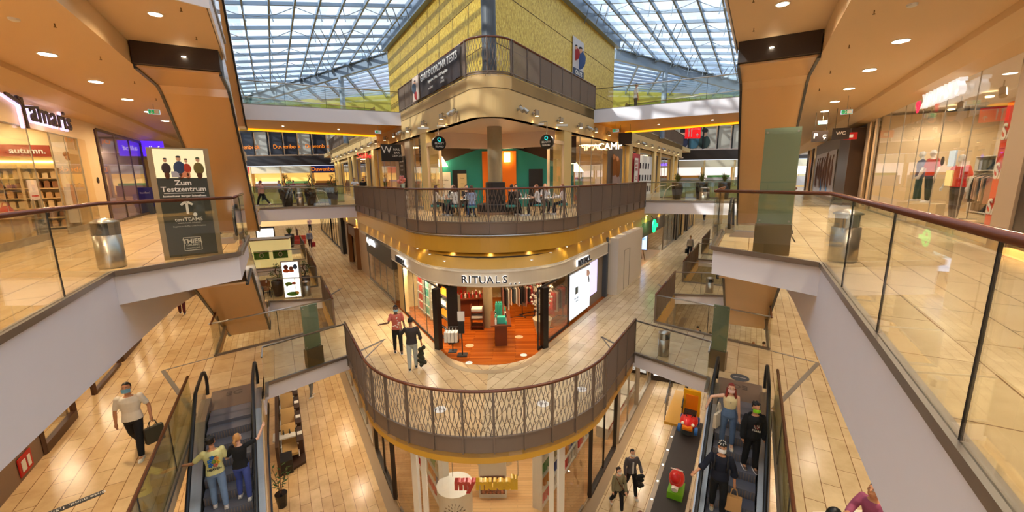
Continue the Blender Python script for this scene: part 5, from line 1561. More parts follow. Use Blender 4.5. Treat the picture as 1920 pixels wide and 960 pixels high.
        if hairstyle == 'bun': h_ = Hd(0, -.1, .09); h.ball(h_, .045, 10, 8)
        if hairstyle == 'messy':
            for i in range(26):
                a = random.uniform(0, 6.28); r = random.uniform(.01, .08); z = .1 + random.uniform(-.02, .03)
                h.ball(Hd(math.cos(a) * r, math.sin(a) * r - .01, z), .03, 6, 5)
        put(fuse(h, .009 if det == 2 else .014, 2, 'hair', hmx), 'hair')
    if cap:
        q = MB().ball((0, 0, 0), (.092, .108, .11), 18, 14)
        vs = [Hd(x, y - .006, max(z, -.0 + (.02 if y > 0 else -.02)) + .035) for x, y, z in q.v]
        simple(MB().add(vs, q.f), 'head_cover', cap)
    # trousers
    if trousers:
        q = MB(); g = .012 * loose; torso(q, g + .004, 0, 4)
        for key in (0, 1):
            hp, kn_, an = J[key]
            if shorts: limb(q, [hp, lerp(hp, kn_, .5), lerp(hp, kn_, .85)], [.094, .09, .085])
            else: limb(q, [hp, lerp(hp, kn_, .45), kn_, lerp(kn_, an, .4), lerp(kn_, an, .93 if not cropped else .84)], [.094, .084 + g * .4, .064 + g * .6, .062 + g * .6, .05 + g * .6])
        put(fuse(q, vox * 1.1, 2, 'trousers', clothm(trousers)), 'trousers')
    if shirt:
        q = MB(); g = .014 * loose + .004
        lo = 1 if sleeve != 'crop' else 3
        torso(q, g, lo, 8)
        for sd in (-1, 1):
            s0, el, wr, fd = arms[sd]
            if sleeve in ('short',): q.ball(s0 + V3(-sd * .01, 0, .004), .068, 12, 8); limb(q, [s0 + V3(-sd * .01, 0, 0), lerp(s0, el, .68)], [.064, .056 * (1 + (loose - 1) * .6)])
            elif sleeve == 'long': limb(q, [s0, lerp(s0, el, .5), el, lerp(el, wr, .93)], [.058, .056 * (1 + (loose - 1) * .5), .049 * (1 + (loose - 1) * .6), .042 * loose])
            elif sleeve == 'rolled': limb(q, [s0, lerp(s0, el, .5), el, lerp(el, wr, .3)], [.058, .056 * (1 + (loose - 1) * .5), .049 * (1 + (loose - 1) * .6), .052 * loose])
            elif sleeve in ('none', 'crop'): q.ball(s0 + V3(-sd * .04, 0, -.02), .05, 8, 6)
        put(fuse(q, vox * 1.1, 2, 'shirt', clothm(shirt)), 'shirt')
    if open_jacket:
        q = MB()
        for z in range(8): q.ball(T(0, .118, .02 + .055 * z), (.045, .03, .04), 8, 6)
        put(fuse(q, .014, 2, 'undershirt', clothm(open_jacket)), 'undershirt')
    if shoe:
        for key, sd in ((0, -1), (1, 1)):
            an = J[key][2]; hp, kn_, _ = J[key]
            # foot pitch follows the shin a little
            pitch = 0 if abs(an.z - .075) < .06 else -.6
            q = MB(); 
            def F(x, y, z): return an + V3(x, y * math.cos(pitch) - z * math.sin(pitch), y * math.sin(pitch) + z * math.cos(pitch))
            for (y, z, r) in ((-.045, -.035, .042), (.0, -.02, .046), (.06, -.035, .044), (.12, -.045, .042), (.155, -.052, .032)): q.ball(F(0, y, z), (r, r * 1.15, r * .85), 10, 7)
            put(fuse(q, max(vox, .012), 1, 'shoe', mat('shoe_%02d%02d%02d' % tuple(int(x * 99) for x in shoe), shoe, .5)), 'shoe')
            s_ = MB(); pts = [(-.04, -.085), (.04, -.085), (.048, .0), (.046, .12), (.03, .185), (-.03, .185), (-.046, .12), (-.048, 0)]
            s_.add([F(x, y, -.075) for x, y in pts] + [F(x, y, -.055) for x, y in pts], [tuple(range(8)), tuple(range(15, 7, -1))] + [(i, (i + 1) % 8, 8 + (i + 1) % 8, 8 + i) for i in range(8)])
            simple(s_, 'shoe_sole', M_WHITE2)
    t['_h'] = {sd: tuple((sc @ (arms[sd][2] + arms[sd][3] * .09))) for sd in (-1, 1)} if False else 0
    del t['_h']
    mw = wmat(t)
    return t, {('L' if sd < 0 else 'R'): mw @ (sc @ (arms[sd][2] + arms[sd][3] * .1)) for sd in (-1, 1)}, (lambda x, y, z: mw @ (sc @ T(x, y, z)))
def copy_person(src, loc, rz, label, group=None, sc=1.):
    r = src.copy(); COL.objects.link(r); r.matrix_basis = Matrix.Translation(Vector(loc)) @ Matrix.Rotation(rz, 4, 'Z') @ Matrix.Scale(sc, 4); r['label'] = label
    for ch in list(src.children):
        c = ch.copy(); COL.objects.link(c); c.parent = r
    return r
def face(dx, dy): return math.atan2(dy, dx) - PI / 2      # yaw that turns local +y to (dx, dy)
def bag(pos, w_, d, h_, m, label, name='shopping_bag', rz=0, hl=.25, cat='bag'):
    """hangs from pos (handle top)"""
    t = thing(name, label, cat, (pos[0], pos[1], pos[2] - hl - h_), rz)
    q = MB().add([(-w_ / 2, -d / 2, 0), (w_ / 2, -d / 2, 0), (w_ / 2, d / 2, 0), (-w_ / 2, d / 2, 0), (-w_ / 2 * 1.04, -d * .35, h_), (w_ / 2 * 1.04, -d * .35, h_), (w_ / 2 * 1.04, d * .35, h_), (-w_ / 2 * 1.04, d * .35, h_)],
                 [(3, 2, 1, 0), (4, 5, 6, 7), (0, 1, 5, 4), (1, 2, 6, 5), (2, 3, 7, 6), (3, 0, 4, 7)])
    q.build('bag_body', m, t, world=False)
    for sy in (-1, 1): MB().tube([(-w_ * .25, sy * d * .3, h_), (-w_ * .15, sy * .01, h_ + hl * .8), (0, 0, h_ + hl), (w_ * .15, sy * .01, h_ + hl * .8), (w_ * .25, sy * d * .3, h_)], .008, 6).build('handle', m, t, world=False)
    return t

def stepz(a, atop=12.5, sg=-1, zt=ZE, zb=ZU, L=9.9):
    T_ = .346; i = int(abs(a - atop) / T_); d = i * T_ + T_ * .5
    flat = (L - (zt - zb) / math.tan(math.radians(30))) / 2
    z = zt if d <= flat else zt - (d - flat) * math.tan(math.radians(30))
    return z
def esc_at(s, n, k):   # middle of step k counted from the head
    a = 12.5 - .346 * (k + .5); return W3(s, n, a, stepz(a))
DOWN = lambda s: (-AV(s)[0], -AV(s)[1])
# -- left escalator: two seen from behind, riding up towards the bridge
s = -1
k1 = 7
p = esc_at(s, -1.02, k1)
t, h, TT = person('person in pale yellow t-shirt with flower print on the back, left escalator', p, face(*AV(s)) + .1, 1.68, 'tan', (.08, .06, .05), 'messy', (.93, .90, .62), 'short', ((14, 22), (-6, 4)), (.52, .62, .76),
       armL=((-.8, .25, -.75), (-.75, .55, -.15)), armR=((.2, .1, -1), (.1, .9, -.3)), shoe=(.92, .86, .82), mask=None, det=2, hyaw=-20, hpitch=-15, lean=6, loose=1.25)
cols = [(.15, .45, .75), (.95, .65, .35), (.2, .5, .8), (.55, .65, .25), (.95, .75, .2), (.2, .45, .75), (.9, .45, .35)]
q = {}
for i, (x, z) in enumerate([(-.02, .40), (.06, .36), (-.07, .33), (.01, .30), (.08, .27), (-.06, .23), (.03, .21)]):
    mm = MB()
    for j in range(5): mm.ball(TT(x + .03 * math.cos(j * 1.257), -.138, z + .03 * math.sin(j * 1.257)), (.022, .012, .022), 8, 5)
    mm.build('flower_print', clothm(cols[i]), t, smooth=True)
for tx, z, hh in (('HEAVEN', .12, .05), ('more than', .42, .025)):
    pp = TT(0, -.142, z); text(tx, tuple(pp), AV(s), hh, M_BLACK, .004, t, 'back_lettering', bold=.002)
p = esc_at(s, -.55, k1 - 0)
t, h, TT = person('person with blond ponytail in black t-shirt holding the rail, left escalator', p, face(*AV(s)) - .15, 1.60, 'fair', (.85, .62, .36), 'ponytail', (.06, .06, .07), 'short', ((18, 28), (-4, 4)), (.30, .36, .66),
       armL=((-.45, .1, -.9), (-.2, .75, -.5)), armR=((.75, .55, .1), (.35, .6, .75)), shoe=(.95, .92, .88), mask=None, det=2, hyaw=-25, hpitch=-20, lean=5, female=True)
# -- right escalator: three coming down towards the camera
s = 1
p = esc_at(s, -.68, 4)
t, h, TT = person('person with long red hair, cream top and pink mask, right escalator', p, face(*DOWN(s)) + .12, 1.66, 'fair', (.52, .16, .10), 'long', (.93, .86, .66), 'crop', ((2, 2), (-4, 2)), (.38, .48, .62),
       armR=((.9, .1, -.25), (.35, .15, -1)), armL=((-.15, .05, -1), (-.1, .15, -1)), shoe=(.94, .84, .74), mask=(.93, .78, .76), det=2, hpitch=-6, female=True, cropped=True)
MB().lathe([(.012, 0), (.012, .006)], tuple(TT(0, .135, .38)), 10).build('pendant', M_BLACK, t)
bag(tuple(TT(.25, .06, .32)), .34, .08, .36, mat('canvas', (.88, .82, .72), .8), 'white canvas tote hanging from the arm of the red-haired person', 'tote_bag', face(*DOWN(s)) + 1.2, .28)
p = esc_at(s, -1.2, 5)
t, h, TT = person('person in black jacket with a bright green mask, right escalator', p, face(*DOWN(s)) + .35, 1.68, 'tan', (.05, .04, .05), 'messy', (.05, .06, .08), 'long', ((2, 2), (-5, 3)), (.05, .05, .06),
       shoe=(.35, .25, .2), mask=(.55, .85, .12), det=2, hpitch=-8, loose=1.6, open_jacket=(.03, .03, .03))
for i in range(4):
    for j in range(3): MB().ball(tuple(TT(-.05 + .033 * i, .146, .33 - .035 * j)), (.013, .008, .015), 6, 4).build('shirt_print', clothm([(.85, .55, .5), (.8, .8, .75), (.6, .3, .3)][(i + j) % 3]), t)
pp = TT(0, .155, .2); text('FEARS', tuple(pp), AV(s), .045, M_WHITE2, .004, t, 'shirt_lettering')
hd = MB(); hd.tube([tuple(TT(.13 * math.cos(a), .02 + .1 * math.sin(a), .53)) for a in [PI * i / 8 + PI for i in range(9)]], .035, 8); hd.build('hood', clothm((.05, .06, .08)), t, smooth=True)
p = esc_at(s, -.62, 8)
t, h, TT = person('person in dark navy pullover with patterned head scarf and backpack, right escalator', p, face(*DOWN(s)) + .05, 1.74, 'tan', None, 'short', (.06, .08, .15), 'rolled', ((14, 22), (-10, 3)), (.04, .04, .05),
       armR=((.45, .35, -.8), (.55, .6, -.35)), armL=((-.3, .0, -1), (-.1, .2, -1)), shoe=(.88, .80, .66), mask=(.95, .93, .92), det=2, hpitch=-14, loose=1.5, cap=mat('scarf_black', (.08, .08, .09), .7))
pr = MB()
for i in range(14): a = i * .9; pr.ball(tuple(TT(.07 * math.cos(a) * (1 - i / 30), .05 + .07 * math.sin(a), .84 + i * .0035)), (.012, .012, .008), 5, 4)
pr.build('scarf_pattern', M_WHITE2, t)
for sd in (-1, 1): MB().tube([tuple(TT(sd * .12, .1, .20)), tuple(TT(sd * .13, .145, .38)), tuple(TT(sd * .12, .05, .535)), tuple(TT(sd * .11, -.1, .45))], .02, 6).build('backpack_strap', M_RUBBER, t, smooth=True)
MB().ball(tuple(TT(0, -.2, .3)), (.14, .1, .2), 12, 8).build('backpack', M_RUBBER, t, smooth=True)
bag(tuple(h['L']), .30, .14, .34, mat('kraft_paper', (.82, .62, .38), .7), 'brown paper bag carried by the person in navy on the right escalator', 'paper_bag', face(*DOWN(s)), .2)
# -- middle level
p = W3(-1, -2.55, 11.2, ZE)
t, h, TT = person('person in white t-shirt and blue mask walking on the left lower gallery', p, face(.55, -1), 1.78, 'tan', (.10, .07, .05), 'short', (.95, .91, .84), 'short', ((22, 8), (-20, 22)), (.06, .06, .08),
       armR=((.25, .05, -1), (.05, .05, -1)), armL=((-.4, -.1, -1), (-.1, .35, -1)), shoe=(.93, .90, .84), mask=(.50, .72, .85), det=2, hpitch=-12, wide=1.05)
bag(tuple(h['L']), .34, .14, .36, mat('olive_bag', (.25, .24, .20), .6), 'dark olive bag carried by the person in the white t-shirt', 'shopping_bag', 1.1, .16)
p = (-3.36, 12.55, ZE)
t, h, TT = person('person from behind in dark grey pullover and pale jeans before the perfume shop', p, face(-.25, 1), 1.74, 'tan', (.10, .08, .07), 'short', (.22, .20, .20), 'rolled', ((-4, 3), (10, 6)), (.68, .72, .72),
       armL=((-.35, .35, -.6), (-.1, .3, 1)), armR=((.3, -.05, -1), (.15, .05, -1)), shoe=(.12, .10, .10), mask=None, det=2, loose=1.25)
jb = MB(); hr = h['R']
for i in range(9): jb.ball((hr[0] + random.uniform(-.09, .1), hr[1] + random.uniform(-.06, .06), hr[2] - .06 - i * .075), (.12 - abs(i - 4) * .012, .08, .08), 8, 6)
me_ = fuse(jb, .02, 2, 'jacket', mat('olive_jacket', (.20, .20, .14), .8)); o = bpy.data.objects.new('folded_jacket', me_); COL.objects.link(o); tag(o, 'dark olive jacket hanging from the hand of the person in grey', 'jacket')
p = (-4.2, 13.85, ZE)
t, h, TT = person('person in red and white patterned shirt with raised hand before the perfume shop', p, face(.35, -1), 1.76, 'dark', (.06, .05, .05), 'short', (.80, .42, .36), 'short', ((6, 4), (-6, 5)), (.09, .09, .10),
       armR=((.3, .6, -.6), (.9, .5, .1)), armL=((-.2, .1, -1), (-.05, .5, -.6)), shoe=(.10, .08, .08), mask=(.62, .80, .86), det=1)
for i in range(16): MB().ball(tuple(TT(random.uniform(-.13, .13), random.choice((.128, -.128)), random.uniform(.0, .45))), (.03, .014, .014), 6, 4).build('shirt_pattern', M_WHITE2, t)
MB().ball(tuple(TT(0, -.2, .28)), (.14, .09, .19), 12, 8).build('backpack', mat('navy_pack', (.15, .16, .3), .7), t, smooth=True)
far1, h, _ = person('person in grey top and maroon trousers in the left lower corridor', (-18.9, 37.6, ZE), face(.4, -1), 1.68, 'fair', (.5, .35, .25), 'short', (.55, .55, .60), 'long', ((15, 5), (-14, 14)), (.30, .13, .14), shoe=(.5, .35, .3), mask=None, det=1)
bag(tuple(h['L']), .4, .15, .42, mat('red_bag', (.62, .08, .12), .6), 'red shopping bag of the person in the left lower corridor', 'shopping_bag', .3, .2)
far2, h, _ = person('person in pink top and black trousers far down the left lower corridor', (-25.2, 50.5, ZE), face(-.5, 1), 1.66, 'fair', (.2, .14, .1), 'short', (.85, .70, .68), 'short', ((10, 5), (-10, 10)), (.07, .07, .09), mask=None, det=0)
p_, h, _ = person('blond person in a pale dress with two bags, right lower corridor', (13.4, 30.9, ZE), face(.5, .87), 1.68, 'fair', (.82, .66, .45), 'short', (.80, .75, .73), 'long', ((12, 5), (-10, 12)), (.12, .14, .22), mask=None, det=1, loose=1.5, female=True)
bag(tuple(h['L']), .34, .16, .34, M_RUBBER, 'black bag of the blond person in the right lower corridor', 'shopping_bag', .8, .12)
bag(tuple(h['R']), .26, .14, .32, mat('red_bag', (.62, .08, .12), .6), 'red bag of the blond person in the right lower corridor', 'shopping_bag', .8, .12)
p_, h, _ = person('person with a blue bag far down the right lower corridor', (23.6, 55.4, ZE), face(-.5, -.87), 1.75, 'fair', (.1, .08, .08), 'short', (.10, .12, .2), 'long', ((12, 5), (-14, 12)), (.08, .08, .1), mask=None, det=0)
copy_person(p_, (26.2, 56.5, ZE), face(.6, .8), 'second dark figure far down the right lower corridor, right of the first')
p_, h, _ = person('person in dark red walking away on the left lower gallery', W3(-1, -3.6, 23.6, ZE), face(*AV(-1)), 1.75, 'dark', (.08, .05, .05), 'short', (.35, .05, .06), 'long', ((10, 4), (-10, 12)), (.32, .05, .06), shoe=(.15, .05, .05), mask=None, det=1)
# -- lowest level
p = (4.0, 12.7, ZU)
t, h, TT = person('person in open dark grey shirt with jacket over the arm, lowest floor', p, face(.1, -1), 1.76, 'fair', (.12, .09, .07), 'short', (.36, .34, .36), 'long', ((16, 5), (-16, 18)), (.07, .07, .09),
       armL=((-.3, .25, -.9), (.15, .8, -.3)), armR=((.25, .1, -1), (.1, .5, -.9)), shoe=(.92, .90, .88), mask=(.94, .94, .94), det=2, open_jacket=(.92, .9, .88), loose=1.2, hpitch=-8)
jb = MB(); hr = h['L']
for i in range(8): jb.ball((hr[0] - .05 + random.uniform(-.06, .06), hr[1] + random.uniform(-.04, .04), hr[2] + .02 - i * .06), (.10, .08, .07), 8, 6)
me_ = fuse(jb, .02, 2, 'jacket', mat('black_jacket', (.08, .08, .10), .8)); o = bpy.data.objects.new('folded_jacket', me_); COL.objects.link(o); tag(o, 'black jacket over the arm of the person in the open grey shirt', 'jacket')
p = (3.36, 11.98, ZU)
t, h, TT = person('person in olive blouse with a brown bag strap, walking on the lowest floor', p, face(.15, -1), 1.62, 'fair', (.16, .11, .09), 'ponytail', (.55, .53, .42), 'long', ((10, 5), (-16, 20)), (.07, .08, .12),
       armL=((-.25, .2, -1), (.1, .6, -.8)), shoe=(.9, .88, .86), mask=(.94, .94, .94), det=2, female=True, loose=1.4, hyaw=15, hpitch=-6)
MB().tube([tuple(TT(.12, .09, .5)), tuple(TT(.0, .135, .25)), tuple(TT(-.14, .12, .02))], .014, 6).build('bag_strap', mat('brown_strap', (.45, .25, .15), .6), t)
MB().ball(tuple(TT(-.2, .12, -.1)), (.13, .07, .13), 10, 8).build('shoulder_bag', M_RUBBER, t, smooth=True)
p_, h, _ = person('person with reddish hair and teal collar, cut by the bottom edge', (3.5, 10.15, ZU), face(-.3, -1), 1.62, 'fair', (.45, .24, .12), 'short', (.1, .4, .45), 'long', ((5, 3), (-5, 3)), (.1, .1, .2), mask=None, det=1)
p_, h, _ = person('person with reddish hair beside the play rides, only the head top in view', (5.1, 10.45, ZU), face(.3, 1), 1.35, 'fair', (.42, .25, .15), 'short', (.3, .3, .35), 'long', ((5, 3), (-5, 3)), (.1, .1, .2), mask=None, det=1)
# seen through the right void, walking away
for i, (x, y, sh_, hr_, lb) in enumerate([(12.3, 24.2, (.38, .34, .22), (.16, .1, .06), 'olive green shirt'), (11.5, 24.6, (.10, .12, .18), (.1, .08, .06), 'dark shirt half behind the glass panel'), (13.5, 22.0, (.20, .18, .14), (.72, .5, .3), 'dark top with long fair hair'), (14.1, 22.0, (.70, .33, .10), (.3, .2, .12), 'orange brown shirt')]):
    person('person with %s, in the right void' % lb, (x, y, ZU), face(.4, 1), 1.7, 'fair', hr_, 'long' if i == 2 else 'short', sh_, 'short', ((8, 5), (-8, 8)), (.12, .12, .16), mask=None, det=1, female=i == 2)
person('small person in dark clothes behind the left glass panel, lowest floor', (-10.6, 19.6, ZU), face(.4, 1), 1.7, 'fair', (.12, .1, .08), 'short', (.12, .12, .13), 'short', ((8, 5), (-8, 8)), (.5, .5, .5), mask=None, det=0)
# seated pink person on a white seat under the right gallery
p = (5.75, 5.75, ZE)
t, h, TT = person('person in a pink patterned blouse sitting with a phone, right lower gallery', (p[0], p[1], ZE), face(-.5, -.2), 1.62, 'tan', (.10, .07, .06), 'bun', (.60, .30, .42), 'long', ((82, 80), (82, 80)), (.85, .8, .72), armL=((-.2, .5, -.8), (.3, .9, .2)), armR=((.2, .5, -.8), (-.3, .9, .2)), mask=None, det=2, lean=10, hpitch=-25, female=True, loose=1.4)
q = MB().box((0, 0, 0), (.07, .01, .14)); o = q.build('phone', M_WHITE2); o.location = (h['L'] + h['R']) / 2 + Vector((0, 0, .04)); o.rotation_euler = (.6, 0, face(-.5, -.2)); tag(o, 'white phone held by the person in pink', 'phone')
t = thing('pouf', 'white upholstered seat under the person in pink', 'seat', (p[0] + .12, p[1] + .05, ZE))
MB().lathe([(.34, .0), (.38, .1), (.38, .4), (.33, .44)], (p[0] + .1, p[1] + .04, ZE), 24).build('cushion', mat('white_fabric', (.92, .87, .80), .8), t, smooth=True)
t = thing('handbag', 'black handbag beside the person in pink', 'bag', (p[0] - .3, p[1] - .22, ZE + .0))
MB().ball((p[0] - .42, p[1] + .25, ZE + .46), (.13, .10, .14), 12, 8).build('bag_body', M_RUBBER, t, smooth=True); MB().box((p[0] - .42, p[1] + .25, ZE + .17), (.4, .4, .34)).build('stool', mat('white_fabric', (.92, .87, .80)), t)
# -- upper level: cafe guests on teal stools at white tables
M_STOOL = mat('teal_seat', (.25, .58, .55), .6)
def stool(x, y, where):
    t = thing('cafe_stool', 'teal stool %s' % where, 'stool', (x, y, 0), 0, 'teal cafe stools')
    MB().lathe([(.2, .40), (.22, .44), (.2, .5)], (x, y, 0), 18).build('seat', M_STOOL, t)
    for i in range(4): a = PI / 4 + i * PI / 2; MB().tube([(x + .13 * math.cos(a), y + .13 * math.sin(a), .41), (x + .2 * math.cos(a), y + .2 * math.sin(a), 0)], .014, 6).build('leg', M_BLACK, t)
def ctable(x, y, where, n=2):
    t = thing('cafe_table', 'white round cafe table, %s' % where, 'table', (x, y, 0), 0, 'white cafe tables')
    MB().lathe([(.38, .72), (.38, .75)], (x, y, 0), 24).build('tabletop', M_WHITE2, t); MB().lathe([(.22, 0), (.22, .02), (.03, .05), (.03, .72)], (x, y, 0), 16).build('pedestal', M_SILVER, t)
    for i in range(n):
        o = MB().lathe([(.03, 0), (.035, .1), (.03, .16), (.012, .2), (.012, .24)], (0, 0, 0), 10).build('drinking_bottle', mat('pale_bottle', (.8, .85, .85), .2)); o.location = (x - .12 + .2 * i, y + .1 * i, .75); tag(o, 'small clear bottle on the white cafe table, %s' % where, 'bottle', 'bottles on the cafe tables')
TB = [(-3.0, 18.6, 'leftmost'), (-1.95, 18.0, 'just left of the pillar'), (.45, 18.1, 'just right of the pillar'), (1.75, 18.5, 'rightmost')]
for x, y, wh in TB: ctable(x, y, wh)
G = [(-3.45, 18.3, (1, .4), (.93, .88, .80), (.35, .18, .1), 'long', 'cream top with reddish hair, leftmost cafe guest', (.1, .1, .12)),
     (-2.55, 18.1, (-1, .8), (.92, .90, .86), (.36, .22, .14), 'long', 'white top with brown hair, second cafe guest from the left', (.2, .2, .25)),
     (-2.75, 19.1, (-.2, -1), (.13, .12, .12), (.1, .08, .08), 'short', 'dark shirt facing the camera, left cafe table', (.1, .1, .12)),
     (-1.75, 17.45, (-.2, 1), (.66, .72, .84), (.35, .2, .12), 'long', 'pale blue top and blue jeans, back to camera', (.25, .38, .62)),
     (-2.1, 18.6, (.3, -1), (.15, .13, .14), (.15, .1, .08), 'short', 'black top behind the table left of the pillar', (.1, .1, .12)),
     (.1, 18.6, (.2, -1), (.30, .25, .22), (.3, .17, .1), 'short', 'brown top facing the camera right of the pillar', (.1, .1, .12)),
     (-.1, 17.6, (.8, .6), (.10, .10, .10), (.12, .09, .08), 'short', 'black clothes in front of the table right of the pillar', (.1, .1, .1)),
     (1.05, 18.0, (-1, .1), (.95, .92, .90), (.60, .38, .2), 'long', 'white top with light brown hair right of the pillar', (.1, .1, .12)),
     (1.45, 19.1, (.1, -1), (.94, .92, .90), (.66, .45, .28), 'long', 'white top at the back of the right cafe table', (.1, .1, .12)),
     (2.2, 18.2, (-1, .3), (.95, .90, .88), (.58, .34, .18), 'long', 'white top with long auburn hair, rightmost cafe guest', (.12, .12, .14))]
for i, (x, y, f, sh_, hr_, st, lb, tr) in enumerate(G):
    stool(x, y, 'under guest in %s' % lb.split(' seen')[0].split(' and ')[0].split(',')[0])
    sit = ((80, 78, .02), (80, 78, .02)) if i % 2 else ((82, 85, .02), (76, 60, .02))
    person('seated person with %s' % lb, (x - f[0] * .02, y - f[1] * .02, .0), face(*f), 1.66, 'fair', hr_, st, sh_, 'short' if i % 3 else 'long', sit, tr, armL=((-.2, .4, -.8), (.2, 1, .1)), armR=((.2, .5, -.8), (-.2, .9, .3)), mask=None, det=0, lean=6, hpitch=-10, female=st == 'long')
person('person in pink top and black leggings on the left upper bridge', (-17.0, 28.0, 0), face(-1, .2), 1.72, 'fair', (.45, .3, .2), 'short', (.84, .66, .62), 'long', ((26, 8), (-24, 18)), (.08, .08, .1), mask=(.2, .2, .2), det=1, female=True)
person('person in a white t-shirt leaning beyond the left upper bridge', (-13.3, 35.0, 0), face(.3, -1), 1.82, 'tan', (.06, .05, .05), 'short', (.92, .93, .95), 'short', ((3, 2), (-3, 2)), (.75, .78, .8), armL=((-.3, .5, -.6), (.5, .8, .2)), armR=((.3, .5, -.6), (-.5, .8, .2)), mask=(.7, .8, .85), det=1)
person('person in a black t-shirt walking beyond the left upper bridge', (-12.0, 33.3, 0), face(.3, -1), 1.8, 'fair', (.35, .22, .15), 'short', (.08, .08, .09), 'short', ((16, 5), (-16, 18)), (.62, .70, .72), mask=(.15, .15, .15), det=1)
t, h, TT = person('person with a black backpack and white t-shirt in front of the left wing shops', (-7.9, 31.5, 0), face(.9, .5), 1.8, 'tan', (.2, .12, .1), 'short', (.86, .85, .86), 'short', ((8, 4), (-8, 8)), (.08, .08, .1), mask=None, det=1)
MB().ball(tuple(TT(0, -.2, .28)), (.15, .11, .22), 12, 8).build('backpack', M_RUBBER, t, smooth=True)
for i, (x, y, c) in enumerate([(-21.8, 36, (.45, .2, .2)), (-20.8, 37, (.5, .55, .75)), (-19.8, 37.5, (.6, .3, .35))]):
    person('distant shopper in a %s top behind the left upper bridge' % ('dark red', 'blue grey', 'dusty red')[i], (x, y, 0), face(-.5, -1), 1.68, 'fair', (.3, .2, .15), 'short', c, 'long', ((8, 4), (-8, 8)), (.15, .15, .2), mask=None, det=0)
person('person in a white shirt seen over the right top bridge', (7.6, 26.6, Z2), face(1, .1), 1.78, 'tan', (.15, .1, .08), 'short', (.93, .93, .94), 'short', ((8, 4), (-8, 8)), (.2, .2, .25), mask=None, det=1)
# -- mannequins in the right fashion shop
def mann(s, n, a, label, shirt, trs, z=.0, yaw=0, sl='short', head=True):
    return person(label, W3(s, n, a, z), face(*NV(s)) + yaw, 1.82, 'white', None, 'short', shirt, sl, ((4, 2), (-4, 2)), trs, shoe=(.93, .9, .88), mask=None, det=1, name='mannequin', cat='mannequin', loose=1.15, armL=((-.35, -.1, -1), (-.1, .35, -1)), armR=((.3, .1, -1), (.1, .4, -1)))
mann(1, -5.75, 17.0, 'mannequin in red shirt and brown trousers, middle of the right fashion window', (.82, .10, .07), (.30, .22, .18), .25, .5)
mann(1, -6.1, 20.6, 'mannequin in red shirt and black skirt on a plinth, right fashion window', (.80, .14, .10), (.12, .12, .14), .55, .3)
mann(1, -6.1, 21.7, 'mannequin in navy blue top on a plinth, right fashion window', (.25, .28, .45), (.10, .20, .2), .55, -.2)
# ================================================================== FAR ESCALATOR ON THE LEFT
escalator(-1, 17.4, 25.6, 9.9, 5.4, -.98, 1.7, 'farther escalator climbing from the top bridge under the glass roof, left side', z_over=1.0)

# ================================================================== OUTER SHOPS, UPPER LEVEL, LEFT
s = -1; OUT = vdir(s, False); NL = -5.15
M_WC = mat('cream_shop_wall', (.92, .80, .62), .45)
def outer_wall(s, n, a0, a1, z0, z1, m, th=-.15, nm=None): return struct(nm or 'wall_%s' % SIDE[s], MB().prism([W(s, n, a0), W(s, n, a1), W(s, n + th, a1), W(s, n + th, a0)], z0, z1), m)
outer_wall(s, NL, 6, 21.2, 3.22, 3.96, M_WC); outer_wall(s, NL, 21.2, 22.3, 0, 3.96, M_WC, -.5)
outer_wall(s, NL, 22.3, 60, 3.75, 3.96, M_WC)
window(s, NL, 9.5, 16.9, 0, 3.22, 4, frame=M_SILVER, fw=.02, sill=.2)
window(s, NL - .02, 18.3, 20.5, 0, 3.22, 2, frame=M_SILVER, fw=.03, sill=.2)
outer_wall(s, NL, 20.5, 21.2, 0, 3.22, mat('sand_panel', (.88, .72, .48), .4), -.3)
t = thing('shop_sign', 'dark Tamaris lettering with violet-white glow over the shoe shop', 'sign', W3(s, -5.0, 17.5, 3.6))
MT = mat('sign_brown', (.20, .12, .12), .4); MHV = mat('violet_halo', (.9, .85, 1), .5, emit=(.90, .84, 1), es=.9)
text('amaris', W3(s, -4.98, 18.25, 3.66), OUT, .60, MT, .02, t, 'letters', bold=.008, sx=1.2, spacing=1.08); text('amaris', W3(s, -5.08, 18.25, 3.64), OUT, .60, MHV, .02, t, 'letter_glow', bold=.03, sx=1.2, spacing=1.08)
for m_, nn, g in ((MT, -4.98, 0), (MHV, -5.08, .015)):
    q = MB(); q.beam(W3(s, nn, 16.55, 3.15), W3(s, nn, 16.5, 4.0), .04, .11 + g * 2); q.beam(W3(s, nn, 15.7, 3.95), W3(s, nn, 16.5, 3.78), .04, .09 + g * 2); q.beam(W3(s, nn, 16.5, 3.72), W3(s, nn, 17.4, 3.82), .04, .07 + g * 2); q.beam(W3(s, nn, 16.5, 3.78), W3(s, nn, 16.2, 4.02), .06, .08 + g)
    q.build('star_letter' if not g else 'star_glow', m_, t)
spot(W3(s, -4.75, 17.8, 3.2), 7, (.85, .75, 1), 150, (NV(s)[0] * -.6, NV(s)[1] * -.6, .6), rad=.1)
t = thing('floor_disc_logo', 'small round dark logo on the cream pillar beside the shoe shop', 'sign', W3(s, NL + .02, 21.7, 1.75))
c = W3(s, NL + .01, 21.7, 1.75); N_ = NV(s)
MB().tube([c, (c[0] + N_[0] * .012, c[1] + N_[1] * .012, c[2])], .12, 20).build('disc', M_DBROWN, t)
